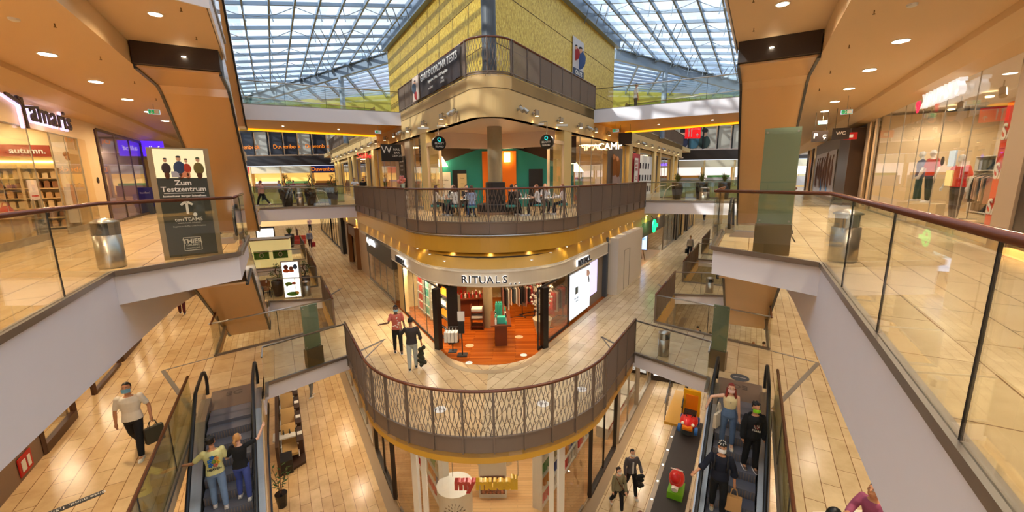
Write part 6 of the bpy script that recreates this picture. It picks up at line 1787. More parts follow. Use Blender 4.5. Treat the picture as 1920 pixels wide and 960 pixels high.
# inside the shoe shop
outer_wall(s, -8.9, 8, 24, 0, 4.0, mat('shoe_wall', (.95, .84, .62), .5))
board(s, -8.7, 9, 20.5, 2.75, 2.85, mat('light_cove', (1, .93, .75), .5, emit=(1, .88, .6), es=2.5), 'trim', None, None, .1)
for i in range(4): area(W3(s, -7.2, 10 + 3.4 * i, 3.95), 1.6, 1.2, 95, (1, .84, .58), math.radians(30 * s))
def crossb(s, a, n0, n1, z0, z1, m, name, parent=None, th=.04):
    mb = MB().prism([W(s, n0, a), W(s, n1, a), W(s, n1, a + th), W(s, n0, a + th)], z0, z1)
    return mb.build(name, m, parent) if parent is not None else struct(name, mb, m)
crossb(s, 21.3, -8.9, -5.3, 0, 4, MATS['shoe_wall'], 'wall_left', None, .15); crossb(s, 21.2, -8.8, -6.05, 2.38, 2.46, MATS['light_cove'], 'trim', None, .08)
crossb(s, 30.2, -8.6, -5.6, 0, 4, MATS['shoe_wall'], 'wall_left', None, .15); crossb(1, 24.35, -8.8, -5.3, 0, 4, M_WC, 'wall_right', None, .15)
t = thing('banner', 'rust red wall banner reading autumn. in the shoe shop', 'banner', W3(s, -7.3, 21.1, 2.6))
crossb(s, 21.1, -8.6, -6.1, 2.6, 3.0, mat('rust_red', (.62, .24, .13), .6), 'cloth', t)
text('autumn.', W3(s, -6.65, 21.07, 2.79), AV(s), .2, M_WHITE2, .004, t, 'banner_lettering', bold=.006)
SHOEB = [mat('shoebox_tan', (.78, .62, .42), .7), mat('shoebox_brown', (.55, .38, .26), .7), mat('shoebox_cream', (.88, .78, .6), .7)]
for i in range(3):
    rack(W3(s, -8.75 + .95 * i, 20.75, 0), NV(s), .92, 2.2, .42, 6, 'wall shelf with shoe boxes under the autumn banner, %s' % ('farthest from the glass', 'middle one', 'nearest the glass')[i],
         m=mat('shelf_cream', (.86, .74, .54), .5), gm=SHOEB, goods=GM, per=4, gname='shoe_box', gcat='box', group='boxes on the shoe shop wall', glabel='shoe box on the wall shelves of the shoe shop')
def shoe_pair(pos, rz, m, label):
    t = thing('shoe_pair', label, 'shoes', pos, rz)
    for sx in (-.06, .06):
        q = MB().ball((sx, .06, .035), (.04, .1, .035), 10, 6).ball((sx, -.05, .05), (.035, .06, .05), 10, 6); q.build('shoe', m, t, world=False, smooth=True)
BLK = mat('black_leather', (.08, .07, .07), .35); REDL = mat('red_leather', (.62, .06, .06), .35)
def handbag(pos, rz, m, label):
    t = thing('handbag', label, 'handbag', pos, rz)
    MB().ball((0, 0, .14), (.17, .08, .15), 12, 8).build('body', m, t, world=False, smooth=True); MB().tube([(-.1, 0, .24), (-.06, 0, .38), (.06, 0, .38), (.1, 0, .24)], .012, 6).build('handle', m, t, world=False)
for i, (n, a, wd_) in enumerate([(-6.0, 15.4, 1.1), (-6.2, 17.7, 1.3), (-6.6, 12.6, 1.2)]):
    c = W3(s, n, a, 0)
    tb = table(c, math.radians(-60), wd_, .7, .8 - .1 * (i % 2), 'cream display table %s in the shoe shop' % ('near the glass', 'behind the door gap', 'at the near end')[i], None, top=MATS['shelf_cream'], leg=MATS['shelf_cream'])
    shoe_pair((c[0] + .15, c[1], .8 - .1 * (i % 2)), .5 + i, BLK, 'pair of black ankle shoes on the cream display table %s' % ('near the glass', 'behind the door gap', 'at the near end')[i])
    handbag((c[0] - .25, c[1] + .2, .8 - .1 * (i % 2)), .3, REDL if i == 1 else BLK, '%s handbag on the display table %s' % (('black', 'red', 'black')[i], ('near the glass', 'behind the door gap', 'at the near end')[i]))
for i, (a, n, wh) in enumerate([(17.55, -5.5, 'beside the glass edge'), (15.0, -5.6, 'near the left frame edge')]):
    c = W3(s, n, a, 0)
    t = thing('price_stand', 'pale sale poster on two metal legs, %s' % wh, 'poster stand', c)
    rz = math.radians(-60)
    rzz = math.atan2(-AV(s)[1], -AV(s)[0])
    MB().box((c[0], c[1], 1.45), (.5, .03, .6), rzz).build('poster', mat('pale_poster', (.92, .84, .80), .6), t)
    MB().box((c[0] + .01, c[1] - .01, 1.28), (.42, .035, .05), rzz).build('red_dots', mat('red_dots', (.75, .2, .2), .6), t)
    for d in (-.22, .22): q = MB().beam((c[0] + d * AV(s)[0], c[1] + d * AV(s)[1], 0), (c[0] + d * AV(s)[0], c[1] + d * AV(s)[1], 1.2), .04, .04); q.build('leg', M_SILVER, t)
    MB().box((c[0], c[1], .3), (.46, .1, .5), rzz).build('dark_base', M_DGREY, t)
t = thing('wall_poster', 'large pale poster of a walking woman behind the shoe shop glass', 'poster', W3(s, -5.6, 20.9, 0))
crossb(s, 20.9, -5.98, -5.25, .2, 3.1, mat('poster_ground', (.96, .88, .76), .5, emit=(1, .9, .75), es=.15), 'sheet', t)
def pb(n, z, rn, rz_, m, nm): MB().tube([W3(s, n, 20.88, z - rz_), W3(s, n, 20.88, z - rz_ * .5), W3(s, n, 20.88, z), W3(s, n, 20.88, z + rz_ * .5), W3(s, n, 20.88, z + rz_)], 0, 12, rr=[rn * .5, rn * .9, rn, rn * .9, rn * .5]).build(nm, m, t, smooth=True)
PSK = mat('poster_skin', (.86, .66, .52))
pb(-5.6, 2.6, .09, .13, PSK, 'figure_face'); pb(-5.62, 2.68, .10, .1, mat('poster_hair', (.62, .42, .25)), 'figure_hair'); pb(-5.6, 2.0, .16, .42, mat('fig_coat', (.90, .84, .76), .6), 'figure_coat'); pb(-5.65, 1.2, .07, .5, PSK, 'figure_legs'); pb(-5.5, 1.2, .06, .5, PSK, 'figure_legs')
# phone shop with violet light
window(s, NL, 22.5, 29.0, 0, 3.75, 3, frame=mat('brown_metal', (.40, .33, .28), .4, .4), fw=.07, sill=.1, glass=glass_mat('violet_glass', (.90, .86, .98), .05))
window(s, NL, 30.4, 40, 0, 3.75, 5, frame=MATS['brown_metal'], fw=.07, sill=.1)
outer_wall(s, -8.6, 22.6, 44, 0, 4, mat('lilac_wall', (.78, .74, .80), .5))
area(W3(s, -6.8, 25, 3.9), 2, 1.5, 90, (.62, .42, 1), math.radians(-30)); area(W3(s, -7.4, 30, 3.6), 2, 1.5, 110, (1, .9, .8), math.radians(-30))
VG = mat('violet_strip', (.4, .2, 1), .5, emit=(.42, .2, 1), es=2.5)
board(s, -8.3, 23.2, 27.5, 3.0, 3.2, VG, 'trim', None, None, .08)
t = thing('wall_screen', 'wide blue-white screen on the back wall of the phone shop', 'screen', W3(s, -8.4, 26, 1.3))
board(s, -8.45, 23.6, 28.2, 1.35, 2.35, M_BLACK, 'frame', '', '', .08, parent=t); board(s, -8.37, 23.7, 28.1, 1.42, 2.28, mat('screen_sky', (.60, .72, .95), .5, emit=(.6, .74, 1), es=1.0), 'lit_face', '', '', .03, parent=t)
board(s, -8.33, 25.6, 26.6, 1.9, 2.2, mat('screen_violet', (.3, .2, .8), .5, emit=(.3, .2, .85), es=1), 'caption_block', '', '', .02, parent=t)
t = thing('counter', 'orange curved counter in the phone shop', 'counter', W3(s, -7.0, 25.3, 0))
MB().strip([W(s, -7.4 + .5 * math.sin(i / 8 * PI), 23.4 + .45 * i) for i in range(9)], .5, 1.15, .3, 1).build('body', mat('orange_counter', (.85, .35, .15), .5), t); MB().strip([W(s, -7.4 + .5 * math.sin(i / 8 * PI), 23.4 + .45 * i) for i in range(9)], 0, .5, .25, 1).build('plinth', M_DGREY, t)
for i, (a, cc_, tx) in enumerate([(28.3, (.15, .15, .4), 'kaufen?'), (28.9, (.12, .18, .5), 'airport.'), (29.5, (.85, .35, .15), 'HANDY')]):
    t = thing('advert_stand', '%s upright advert board reading %s before the phone shop' % (('dark blue', 'blue', 'orange')[i], tx.strip('.?')), 'advert stand', W3(s, -4.8 - .35 * (1 - i % 2), a, 0))
    c = W3(s, -4.8 - .35 * (1 - i % 2), a, 0); rzz = math.atan2(NV(s)[1], NV(s)[0])
    MB().box((c[0], c[1], .35 + .35 * (2 - i)), (.6, .06, .7), rzz).build('board', mat('adv_%d' % i, cc_, .5), t)
    text(tx, (c[0] - AV(s)[0] * .035, c[1] - AV(s)[1] * .035, .42 + .35 * (2 - i)), AV(s), .1, M_WHITE2, .003, t)
    MB().box((c[0], c[1], .175 * (2 - i) + .01), (.5, .05, .35 * (2 - i) + .02), rzz).build('stand', M_DGREY, t)
t = thing('projecting_sign', 'violet glowing box sign reading allof standing out from the phone shop', 'sign', W3(s, -4.75, 29.2, 3.45))
c = W3(s, -4.7, 29.2, 3.45); rzz = math.atan2(NV(s)[1], NV(s)[0])
MB().box(c, (.95, .14, .8), rzz).build('sign_box', mat('violet_sign', (.3, .15, .85), .5, emit=(.3, .14, .9), es=1.2), t); text('allof', (c[0] - AV(s)[0] * .08, c[1] - AV(s)[1] * .08, c[2]), AV(s), .26, M_HALO, .004, t)
for i in range(3):
    c = W3(s, -4.9, 31.5 + 1.6 * i, 0); t = thing('advert_stand', '%s pavement board beyond the phone shop' % ('first white', 'second white', 'third white')[i], 'advert stand', c)
    MB().box((c[0], c[1], .75), (.55, .05, 1.1), rzz).build('board', M_WHITE2, t); MB().box((c[0], c[1], .1), (.5, .3, .2), rzz).build('stand', M_DGREY, t)
# exit sign
def exit_sign(pos, V, label, w_=.5, h_=.22, arrow='>'):
    t = thing('exit_sign', label, 'exit sign', pos)
    X = Vector((V[0], V[1], 0)).normalized().cross(Vector((0, 0, 1))); rz = math.atan2(X.y, X.x)
    MB().box(pos, (w_, .06, h_), rz).build('box', mat('exit_rim', (.85, .88, .95), .5, emit=(.8, .85, 1), es=.6), t)
    f_ = (pos[0] - V[0] * .035, pos[1] - V[1] * .035, pos[2])
    MB().box(f_, (w_ * .94, .01, h_ * .9), rz).build('green_face', mat('exit_green', (.0, .50, .28), .5, emit=(0, .5, .28), es=.8), t)
    g_ = (pos[0] - V[0] * .045, pos[1] - V[1] * .045, pos[2])
    MB().box((g_[0] + X.x * w_ * .22, g_[1] + X.y * w_ * .22, g_[2]), (w_ * .4, .008, h_ * .75), rz).build('white_door', M_WHITE2, t)
    q = MB(); o = Vector(g_) - X * w_ * .22; U = Vector((0, 0, 1)); 
    d = {'>': X, 'v': -U}[arrow]; e = {'>': U, 'v': X}[arrow]
    q.beam(o - d * .07, o + d * .06, .012, .03, up=(V[0], V[1], 0)); q.beam(o + d * .07, o + d * .01 + e * .06, .012, .028, up=(V[0], V[1], 0)); q.beam(o + d * .07, o + d * .01 - e * .06, .012, .028, up=(V[0], V[1], 0)); q.build('arrow', M_WHITE2, t)
    MB().tube([(pos[0], pos[1], pos[2] + h_ / 2), (pos[0], pos[1], pos[2] + h_ / 2 + .5)], .008).build('hanger', M_SILVER, t)
    return t
exit_sign(W3(-1, -2.75, 19.8, 4.18), AV(-1), 'green exit sign with down arrow under the left gallery ceiling', .34, .16, 'v')
exit_sign(W3(1, -3.5, 20.5, 3.85), AV(1), 'green exit sign with right arrow, nearer one in the right gallery', .34, .15)
exit_sign(W3(1, -3.3, 25.2, 3.98), AV(1), 'green exit sign with right arrow, farther one in the right gallery', .36, .16)
exit_sign(W3(-1, 6.3, 24.6, 4.32), (AV(-1)[0], AV(-1)[1]), 'small green exit sign below the left top bridge', .34, .16)
exit_sign(W3(1, 6.6, 25.4, 4.3), (AV(1)[0], AV(1)[1]), 'small green exit sign below the right top bridge', .34, .16)
for i, (a, n, tx, lb) in enumerate([(25.2, -3.25, 'P  ç', 'hanging dark sign with a white P and symbol, right gallery'), (24.2, -3.9, 'WC', 'hanging dark sign with a small baby care symbol, right gallery')]):
    c = W3(1, n, a, 3.35); t = thing('hanging_sign', lb, 'sign', c); rz = math.atan2(-NV(1)[1], -NV(1)[0])
    MB().box(c, (.62, .05, .5), rz).build('panel', M_DBROWN, t); text(tx, (c[0] - AV(1)[0] * .03, c[1] - AV(1)[1] * .03, c[2] + .02), AV(1), .24 - .1 * i, M_WHITE2, .003, t, bold=.006)
    for d in (-.22, .22): MB().tube([(c[0] + NV(1)[0] * d, c[1] + NV(1)[1] * d, 3.6), (c[0] + NV(1)[0] * d, c[1] + NV(1)[1] * d, 4.45)], .008).build('hanger', M_BLACK, t)
c = W3(1, 6.3, 26.4, 3.9); t = thing('hanging_sign', 'dark square info board hung below the right top bridge', 'sign', c)
MB().box(c, (.8, .06, .7), math.atan2(NV(1)[1], NV(1)[0])).build('panel', M_DBROWN, t)
for d in (-.3, .3): MB().tube([(c[0] + NV(1)[0] * d, c[1] + NV(1)[1] * d, 4.2), (c[0] + NV(1)[0] * d, c[1] + NV(1)[1] * d, 4.75)], .01).build('hanger', M_BLACK, t)
# red food lounge sign
c = (16.9, 40, 5.55); t = thing('food_lounge_sign', 'large red hanging sign with knife and fork and an arrow', 'sign', c)
MB().box(c, (1.42, .12, 1.0)).build('panel', mat('sign_red', (.85, .08, .10), .5, emit=(.85, .08, .1), es=.7), t)
q = MB(); q.box((16.5, 39.92, 5.55), (.06, .02, .7)).box((16.5, 39.92, 5.75), (.16, .02, .1)); 
for d in (-.06, 0, .06): q.box((16.5 + d, 39.92, 5.87), (.025, .02, .16))
q.box((16.75, 39.92, 5.45), (.06, .02, .5)).ball((16.75, 39.92, 5.75), (.055, .01, .16), 10, 6)
q.box((17.3, 39.92, 5.3), (.06, .02, .24)); q.beam((17.3, 39.92, 5.48), (17.18, 39.92, 5.34), .06, .02, up=(0, 1, 0)); q.beam((17.3, 39.92, 5.48), (17.42, 39.92, 5.34), .06, .02, up=(0, 1, 0)); q.build('symbols', M_WHITE2, t)
text('food lounge', (17.15, 39.92, 5.9), (0, 1), .11, M_WHITE2, .004, t)
for d in (-.5, .5): MB().tube([(16.9 + d, 40, 6.05), (16.9 + d, 40, 8.7)], .015).build('hanger', M_BLACK, t)

# ================================================================== OUTER SHOPS, UPPER LEVEL, RIGHT
s = 1; OUT = vdir(s, False)
window(s, NL, 12.95, 24.2, 0, 3.95, 6, frame=M_SILVER, fw=.035, sill=.06)
window(s, NL, 24.35, 25.4, 0, 3.95, 1, frame=mat('beige_frame', (.80, .68, .52)), fw=.1)
outer_wall(s, NL + .05, 12.15, 12.9, 0, 3.96, mat('taupe_column', (.58, .50, .42), .45), -.6)
outer_wall(s, NL + .02, 4.5, 12.1, 0, 3.96, mat('dark_granite', (.13, .10, .10), .3), -.3)
struct('trim', MB().prism([W(s, -5.1, 9.0), W(s, -5.1, 12.0), W(s, -5.0, 12.0), W(s, -5.0, 9.0)], .02, .16), mat('warm_base_light', (1, .8, .5), .5, emit=(1, .75, .4), es=1.2))
outer_wall(s, NL + .02, 25.5, 26.3, 0, 3.9, MATS['taupe_column'], -.5)
outer_wall(s, NL + .55, 26.4, 29.3, 0, 3.75, mat('umber_box', (.25, .16, .08), .4), -.7)
outer_wall(s, -8.8, 12, 26, 0, 4, mat('fashion_wall', (.93, .86, .76), .5))
for i in range(4): area(W3(s, -7.0, 14 + 3 * i, 3.95), 1.6, 1.4, 120, (1, .90, .74), math.radians(30))
t = thing('shop_sign', 'bright white shop lettering with a red rimmed heart on the right fashion glass', 'sign', W3(s, -5.0, 17.0, 3.6))
SG = mat('sign_white_glow', (1, 1, 1), .5, emit=(1, 1, 1), es=.45)
text('XOUFASTS', W3(s, -4.95, 16.45, 3.66), OUT, .40, SG, .07, t, 'letters', bold=.006)
ht = MB(); ht.tube([W3(s, -4.93, 18.25 + .14 * (16 * math.sin(u) ** 3) / 16, 3.62 + .17 * (13 * math.cos(u) - 5 * math.cos(2 * u) - 2 * math.cos(3 * u) - math.cos(4 * u)) / 16) for u in [2 * PI * i / 24 for i in range(24)]], .03, 6, closed=True)
ht.build('heart', mat('heart_red', (.9, .1, .2), .5, emit=(.9, .2, .3), es=1), t)
t = thing('sale_banner', 'tall red banner with SALE repeated, behind the right fashion glass', 'banner', W3(s, -5.45, 13.9, 0))
board(s, -5.5, 13.15, 14.25, .35, 3.1, mat('sale_red', (.85, .22, .12), .6), 'cloth', '', '', .03, parent=t)
for z in (2.45, 1.6, .8): text('SALE', W3(s, -5.45, 13.68, z), OUT, .36, M_WHITE2, .004, t, 'banner_lettering', bold=.01)
c = W3(s, -5.1, 16.1, 1.9); t = thing('disc_logo', 'small round dark logo sticker on the right fashion glass', 'sticker', c)
MB().tube([c, (c[0] + NV(s)[0] * .01, c[1] + NV(s)[1] * .01, c[2])], .12, 18).build('disc', M_DBROWN, t)
for i, (z, cc_) in enumerate(((1.95, (.75, .85, .95)), (1.45, (.92, .85, .6)))): notice(W3(s, -5.12, 15.55, z), OUT, .42, .4, mat('notice_%d' % i, cc_, .5), '%s notice sheet on the right fashion glass' % ('pale blue', 'yellow')[i], 'notice', 'notice_sheet')
for i, (n, a) in enumerate([(-6.1, 20.6), (-6.1, 21.7)]):
    o = MB().box((0, 0, .26), (.9, .8, .52)).build('mannequin_plinth', MATS['shelf_cream']); o.location = W3(s, n, a, 0); o.rotation_euler = (0, 0, math.radians(30)); tag(o, 'pale box plinth under the %s mannequin' % ('black-skirted red', 'navy')[i], 'plinth')
o = MB().box((0, 0, .12), (.9, .8, .24)).build('mannequin_plinth', MATS['shelf_cream']); o.location = W3(s, -5.75, 17.0, 0); o.rotation_euler = (0, 0, math.radians(30)); tag(o, 'low box plinth under the red-shirted mannequin in the middle', 'plinth')
for i in range(3):
    clothes_rack(W3(s, -7.2, 14.6 + 2.6 * i, 0), math.radians(60), 1.6, 9, 'clothes rack %s in the right fashion shop' % ('near the banner', 'behind the middle mannequin', 'at the far end')[i], 'garments in the right fashion shop', 'garment on a rack in the right fashion shop')
    rack(W3(s, -8.2, 20.5 + 1.7 * i, 0), (-AV(s)[0], -AV(s)[1]), 1.6, 2.2, .4, 4, 'white wall shelf with folded clothes, %s from the far mannequins' % ('first', 'second', 'third')[i], gm=CL + GM, goods=GM, per=4, gname='folded_garment', gcat='garment', group='folded clothes in the right fashion shop', glabel='folded garment on a wall shelf of the right fashion shop')
for i in range(4):
    c = W3(s, -6.2, 14.2 + 2.6 * i, 3.75); t = thing('track_spotlight', 'grey track spotlight in the right fashion shop ceiling', 'spotlight', c, 0, 'track spots of the fashion shop')
    MB().tube([(c[0], c[1], c[2] + .2), c], .015).build('stem', M_SILVER, t); MB().tube([c, (c[0] - .1, c[1] - .12, c[2] - .22)], .08, 12).build('lamp_head', M_SILVER, t)
# poster wall and farther shops
t = thing('poster_wall', 'grey framed hoarding with a pale picture of slender figures, right gallery', 'poster wall', W3(s, -4.6, 34, 0))
board(s, -4.75, 29.4, 41, 0, 3.75, mat('greige_frame', (.50, .45, .40), .5), 'frame', '', '', -.1, parent=t); board(s, -4.7, 30.8, 39.8, .25, 3.0, mat('poster_lilac', (.80, .76, .76), .5), 'sheet', '', '', -.03, parent=t)
q = MB()
for i in range(7):
    a = 31.6 + 1.15 * i; h_ = .5 + (i * 37 % 5) * .12
    q.ball(W3(s, -4.68, a, 1.5 + (i % 3) * .15), (.1, .1, h_ * 1.2), 8, 8); q.tube([W3(s, -4.68, a, 1.5), W3(s, -4.68, a + .25, 2.4), W3(s, -4.68, a - .1, 2.7)], .035, 5)
q.build('drawn_figures', mat('figure_brown', (.55, .42, .38), .6), t)
q = MB(); [q.tube([W3(s, -4.68, a, .5), W3(s, -4.68, a + .1, 1.3)], .05, 6) for a in (33, 35.5)]; q.build('drawn_blue_figures', mat('figure_blue', (.4, .55, .7), .6), t)
for i in range(6):
    a = 42 + 1.9 * i
    outer_wall(s, NL, a, a + .5, 0, 3.9, [mat('slat_cream', (.85, .75, .58), .5), mat('slat_brown', (.32, .26, .2), .5)][i % 2], -.2)
    board(s, NL - .1, a + .55, a + 1.8, .6, 3.0, [ORP, WHP, mat('navy_board', (.25, .28, .38), .5)][i % 3], 'wall_right', None, None, -.05)
for a in (44, 50): area(W3(s, -6.0, a, 3.9), 2, 1, 120, (1, .9, .75), math.radians(30))
outer_wall(s, -7, 40, 60, 0, 4, MATS['fashion_wall'])
c = W3(s, -4.5, 25.9, 3.35); t = thing('fire_alarm_sign', 'small red sign with white symbol on the brown column, right gallery', 'sign', c)
MB().box(c, (.5, .04, .32), math.atan2(-NV(1)[1], -NV(1)[0])).build('panel', mat('sign_red2', (.75, .08, .06), .5), t); MB().box((c[0] - AV(1)[0] * .03, c[1] - AV(1)[1] * .03, c[2]), (.2, .01, .14), math.atan2(-NV(1)[1], -NV(1)[0])).build('symbol', M_WHITE2, t)

# ================================================================== OUTER SHOPS, MIDDLE LEVEL
M_DOORF = mat('umber_frame', (.30, .18, .12), .45)
s = -1; NM = -4.45
outer_wall(s, NM, 4, 12.3, ZE, -.6, mat('taupe_wall', (.50, .40, .33), .5))
c = W3(s, NM + .02, 11.5, -4.25); t = thing('fire_sign', 'red and white fire equipment sign on the taupe wall, left lower gallery', 'sign', W3(s, NM + .03, 11.5, -4.0))
board(s, NM + .01, 11.25, 11.75, -4.4, -4.0, mat('sign_red2', (.75, .08, .06)), 'panel', '', '', .02, parent=t); board(s, NM + .035, 11.32, 11.47, -4.32, -4.08, M_WHITE2, 'symbol', '', '', .01, parent=t)
board(s, NM + .035, 11.55, 11.66, -4.32, -4.08, M_WHITE2, 'symbol', '', '', .01, parent=t)
for i, (b0, b1, n_) in enumerate(((12.3, 14.0, 1), (15.4, 17.7, 1), (18.0, 20.3, 2), (21.5, 24, 1), (24.6, 30, 3), (31, 40, 5))):
    window(s, NM, b0, b1, ZE, -1.4, n_, frame=M_DOORF, fw=.09, sill=.22 if i % 2 == 0 else .1)
for i, a in enumerate((14.3, 16.2, 17.0, 18.6, 19.6, 20.9)):
    c = W3(s, NM - .55, a, ZE); t = thing('entrance_gate', 'low brown entrance gate post pair behind the left lower glass front', 'gate', c, 0, 'entrance gates of the left lower shops')
    for d in (-.3, .3): MB().beam(W3(s, NM - .55 + d, a, ZE), W3(s, NM - .55 + d, a, ZE + 1.3), .04, .06).build('upright', M_DOORF, t)
    MB().beam(W3(s, NM - .85, a, ZE + .12), W3(s, NM - .25, a, ZE + .12), .05, .24).build('base', M_SILVER, t)
for a in (14, 18, 22, 27, 33): area(W3(s, -6.3, a, -.65), 2, 1.2, 130, (1, .82, .56), math.radians(-30))
outer_wall(s, NM, 0, 60, -1.4, -.6, M_CREAM)
# distance marking on the floor
t = thing('floor_tape', 'black distance tape with white reversed lettering on the left lower gallery floor', 'floor marking', W3(s, -3.4, 10.05, ZE))
a0, b0 = Vector(W3(s, -4.25, 9.55, ZE + .004)), Vector(W3(s, -2.85, 10.0, ZE + .004))
MB().beam(a0, b0, .16, .004).build('tape', M_BLACK, t)
d = (b0 - a0).normalized(); text('Bitte mind. 1,5m Abstand halten', tuple((a0 + b0) / 2 + Vector((0, 0, .004))), (-d.cross(Vector((0, 0, 1))).x * -1, -d.cross(Vector((0, 0, 1))).y * -1), .085, M_WHITE2, .001, t, flat=True)
s = 1
for i, (b0, b1, n_) in enumerate(((6, 12, 3), (12.5, 18, 3), (18.5, 24, 3), (25, 32, 4))): window(s, NM, b0, b1, ZE, -1.4, n_, frame=M_DOORF, fw=.09, sill=.22)
for a in (8, 14, 20, 27, 34): area(W3(s, -6.3, a, -.65), 2, 1.2, 110, (1, .82, .56), math.radians(30))
outer_wall(s, NM, 0, 60, -1.4, -.6, M_CREAM)

# ================================================================== FURNISHINGS OF THE GALLERIES
M_PANGL = glass_mat('frosted_green', (.50, .62, .52), .10, .05)
def litter_bin(pos, label, r=.2, h_=.95, rz=0.):
    t = thing('litter_bin', label, 'litter bin', pos, rz)
    MB().lathe([(r * .96, 0), (r, .03), (r, h_ * .66)], (0, 0, 0), 26).build('body', M_STEEL, t, world=False, smooth=True)
    q = MB()
    for i in range(14):   # collar with two openings
        a0, a1 = 2 * PI * i / 14, 2 * PI * (i + 1) / 14
        if i in (2, 3, 4, 9, 10, 11): continue
        q.prism([(r * math.cos(a0), r * math.sin(a0)), (r * math.cos(a1), r * math.sin(a1)), (r * .96 * math.cos(a1), r * .96 * math.sin(a1)), (r * .96 * math.cos(a0), r * .96 * math.sin(a0))], h_ * .66, h_ * .9)
    q.build('collar', M_STEEL, t, world=False)
    MB().lathe([(r * .9, h_ * .6), (r * .9, h_ * .62)], (0, 0, 0), 20).lathe([(r * .7, h_ * .66), (r * .5, h_ * .88)], (0, 0, 0), 16).build('inner_liner', M_DGREY, t, world=False)
    MB().lathe([(r * 1.02, h_ * .9), (r * 1.02, h_ * .92), (r * .6, h_ * .97), (.02, h_)], (0, 0, 0), 26).build('lid', M_STEEL, t, world=False, smooth=True)
    return t
litter_bin(W3(-1, -2.12, 10.25, 0), 'steel litter bin behind the glass on the near left gallery', .21, .97, .3)
litter_bin(W3(1, -2.28, 10.0, 0), 'steel litter bin behind the glass on the near right gallery', .22, .97, .8)
litter_bin(W3(1, 1.5, 14.6, ZE), 'steel litter bin on the right lower bridge beside the glass panel', .19, .9, .5)
litter_bin(W3(-1, 1.75, 23.8, ZE), 'steel litter bin on the second left lower bridge', .19, .85)
litter_bin(W3(1, .85, 23.9, ZE), 'steel litter bin on the second right lower bridge', .19, .85)
litter_bin(W3(1, 1.95, 29.5, 0), 'steel litter bin on the right upper bridge', .3, .9)
litter_bin(W3(-1, 2.2, 30.2, 0), 'steel litter bin between planters on the left upper bridge', .22, .9)
def info_panel(c0, c1, h_, z, label, base=.62):
    """green glass slab in a metal plinth, standing between ground points c0 and c1"""
    mx, my = (c0[0] + c1[0]) / 2, (c0[1] + c1[1]) / 2; L = math.hypot(c1[0] - c0[0], c1[1] - c0[1]); rz = math.atan2(c1[1] - c0[1], c1[0] - c0[0])
    t = thing('glass_info_panel', label, 'information panel', (mx, my, z), rz)
    MB().box((0, 0, base / 2), (L * 1.06, .2, base)).build('plinth', mat('plinth_bronze', (.52, .46, .36), .35, .6), t, world=False)
    MB().box((0, 0, base + (h_ - base) / 2), (L, .05, h_ - base)).build('glass_slab', mat('green_slab', (.55, .62, .53), .15, spec=.7), t, world=False)
    for y in (-.032, .032): MB().box((0, y, base + (h_ - base) / 2), (L * 1.0, .008, h_ - base)).build('glass_cover', M_GLASS, t, world=False)
    for x in (-L * .42, L * .42):
        for zz in (base + .06, h_ - .08): MB().tube([(x, -.05, zz), (x, .05, zz)], .018, 10).build('fixing_stud', M_STEEL, t, world=False)
    return t
info_panel(W(1, -.86, 10.35), W(1, -1.46, 10.3), 2.5, 0, 'green glass information panel on a bronze plinth, near right gallery')
info_panel(W(-1, 1.12, 14.08), W(-1, 1.6, 14.3), 2.1, ZE, 'green glass information panel on the left lower bridge')
info_panel(W(1, 1.55, 14.62) if False else W(1, .02, 14.42), W(1, -.42, 14.3), 2.1, ZE, 'green glass information panel on the right lower bridge')
# advertising light box of the test centre
c0, c1 = (-7.33, 8.62), (-6.76, 9.30)
c0 = (-7.40, 8.60); c1 = (-6.70, 9.18)
mx, my = (c0[0] + c1[0]) / 2, (c0[1] + c1[1]) / 2; rz = math.atan2(c1[1] - c0[1], c1[0] - c0[0])
LW = 1.02; H_ = 2.32
t = thing('advert_light_box', 'tall Zum Testzentrum advert light box behind the left gallery glass', 'advert board', (mx, my, 0), rz)
MB().box((0, 0, H_ / 2), (LW, .22, H_)).build('frame', mat('champagne_metal', (.66, .60, .50), .35, .5), t, world=False)
MB().box((0, -.118, H_ / 2 + .0), (LW * .82, .012, H_ * .96)).build('dark_field', mat('advert_olive', (.20, .20, .17), .5, emit=(.16, .16, .13), es=.3), t, world=False)
MB().box((0, -.128, H_ * .86), (LW * .82, .01, H_ * .25)).build('photo_field', mat('advert_cream', (.88, .84, .66), .5, emit=(.9, .86, .68), es=.55), t, world=False)
def adv(x, z, m, r, nm): MB().ball((x, -.136, z), r, 12, 8).build(nm, m, t, world=False, smooth=True)
for x, k_, cl, h1 in ((-.02, 1.15, (.22, .28, .4), (.1, .08, .06)), (.3, 1.0, (.45, .40, .2), (.25, .3, .15)), (-.24, .85, (.25, .2, .2), (.15, .1, .1)), (.1, .8, (.75, .25, .15), (.3, .15, .1))):
    adv(x, 1.96 + .12 * k_, mat('poster_skin', (.86, .66, .52)), (.035 * k_, .008, .045 * k_), 'figure_head'); adv(x, 1.985 + .13 * k_, mat('h_%s' % str(h1), h1, .6), (.037 * k_, .0085, .022 * k_), 'figure_hair')
    adv(x, 1.9, clothm(cl), (.09 * k_, .009, .13 * k_), 'figure_coat'); adv(x, 1.77, clothm((.35, .2, .12)), (.05 * k_, .007, .09), 'figure_legs')
MB().box((.06, -.139, 1.78), (.16, .006, .13)).build('orange_bag', mat('bag_orange', (.88, .55, .38), .6), t, world=False); MB().box((-.1, -.139, 1.78), (.14, .006, .12)).build('pale_bag', mat('bag_pale', (.72, .70, .72), .6), t, world=False)
Vs = (-math.sin(rz), math.cos(rz))
def advt(tx, z, h_, bold=0, x=0.):
    mm = wmat(t) @ Vector((x, -.13, z)); text(tx, tuple(mm), Vs, h_, M_WHITE2, .004, t, 'lettering', bold=bold)
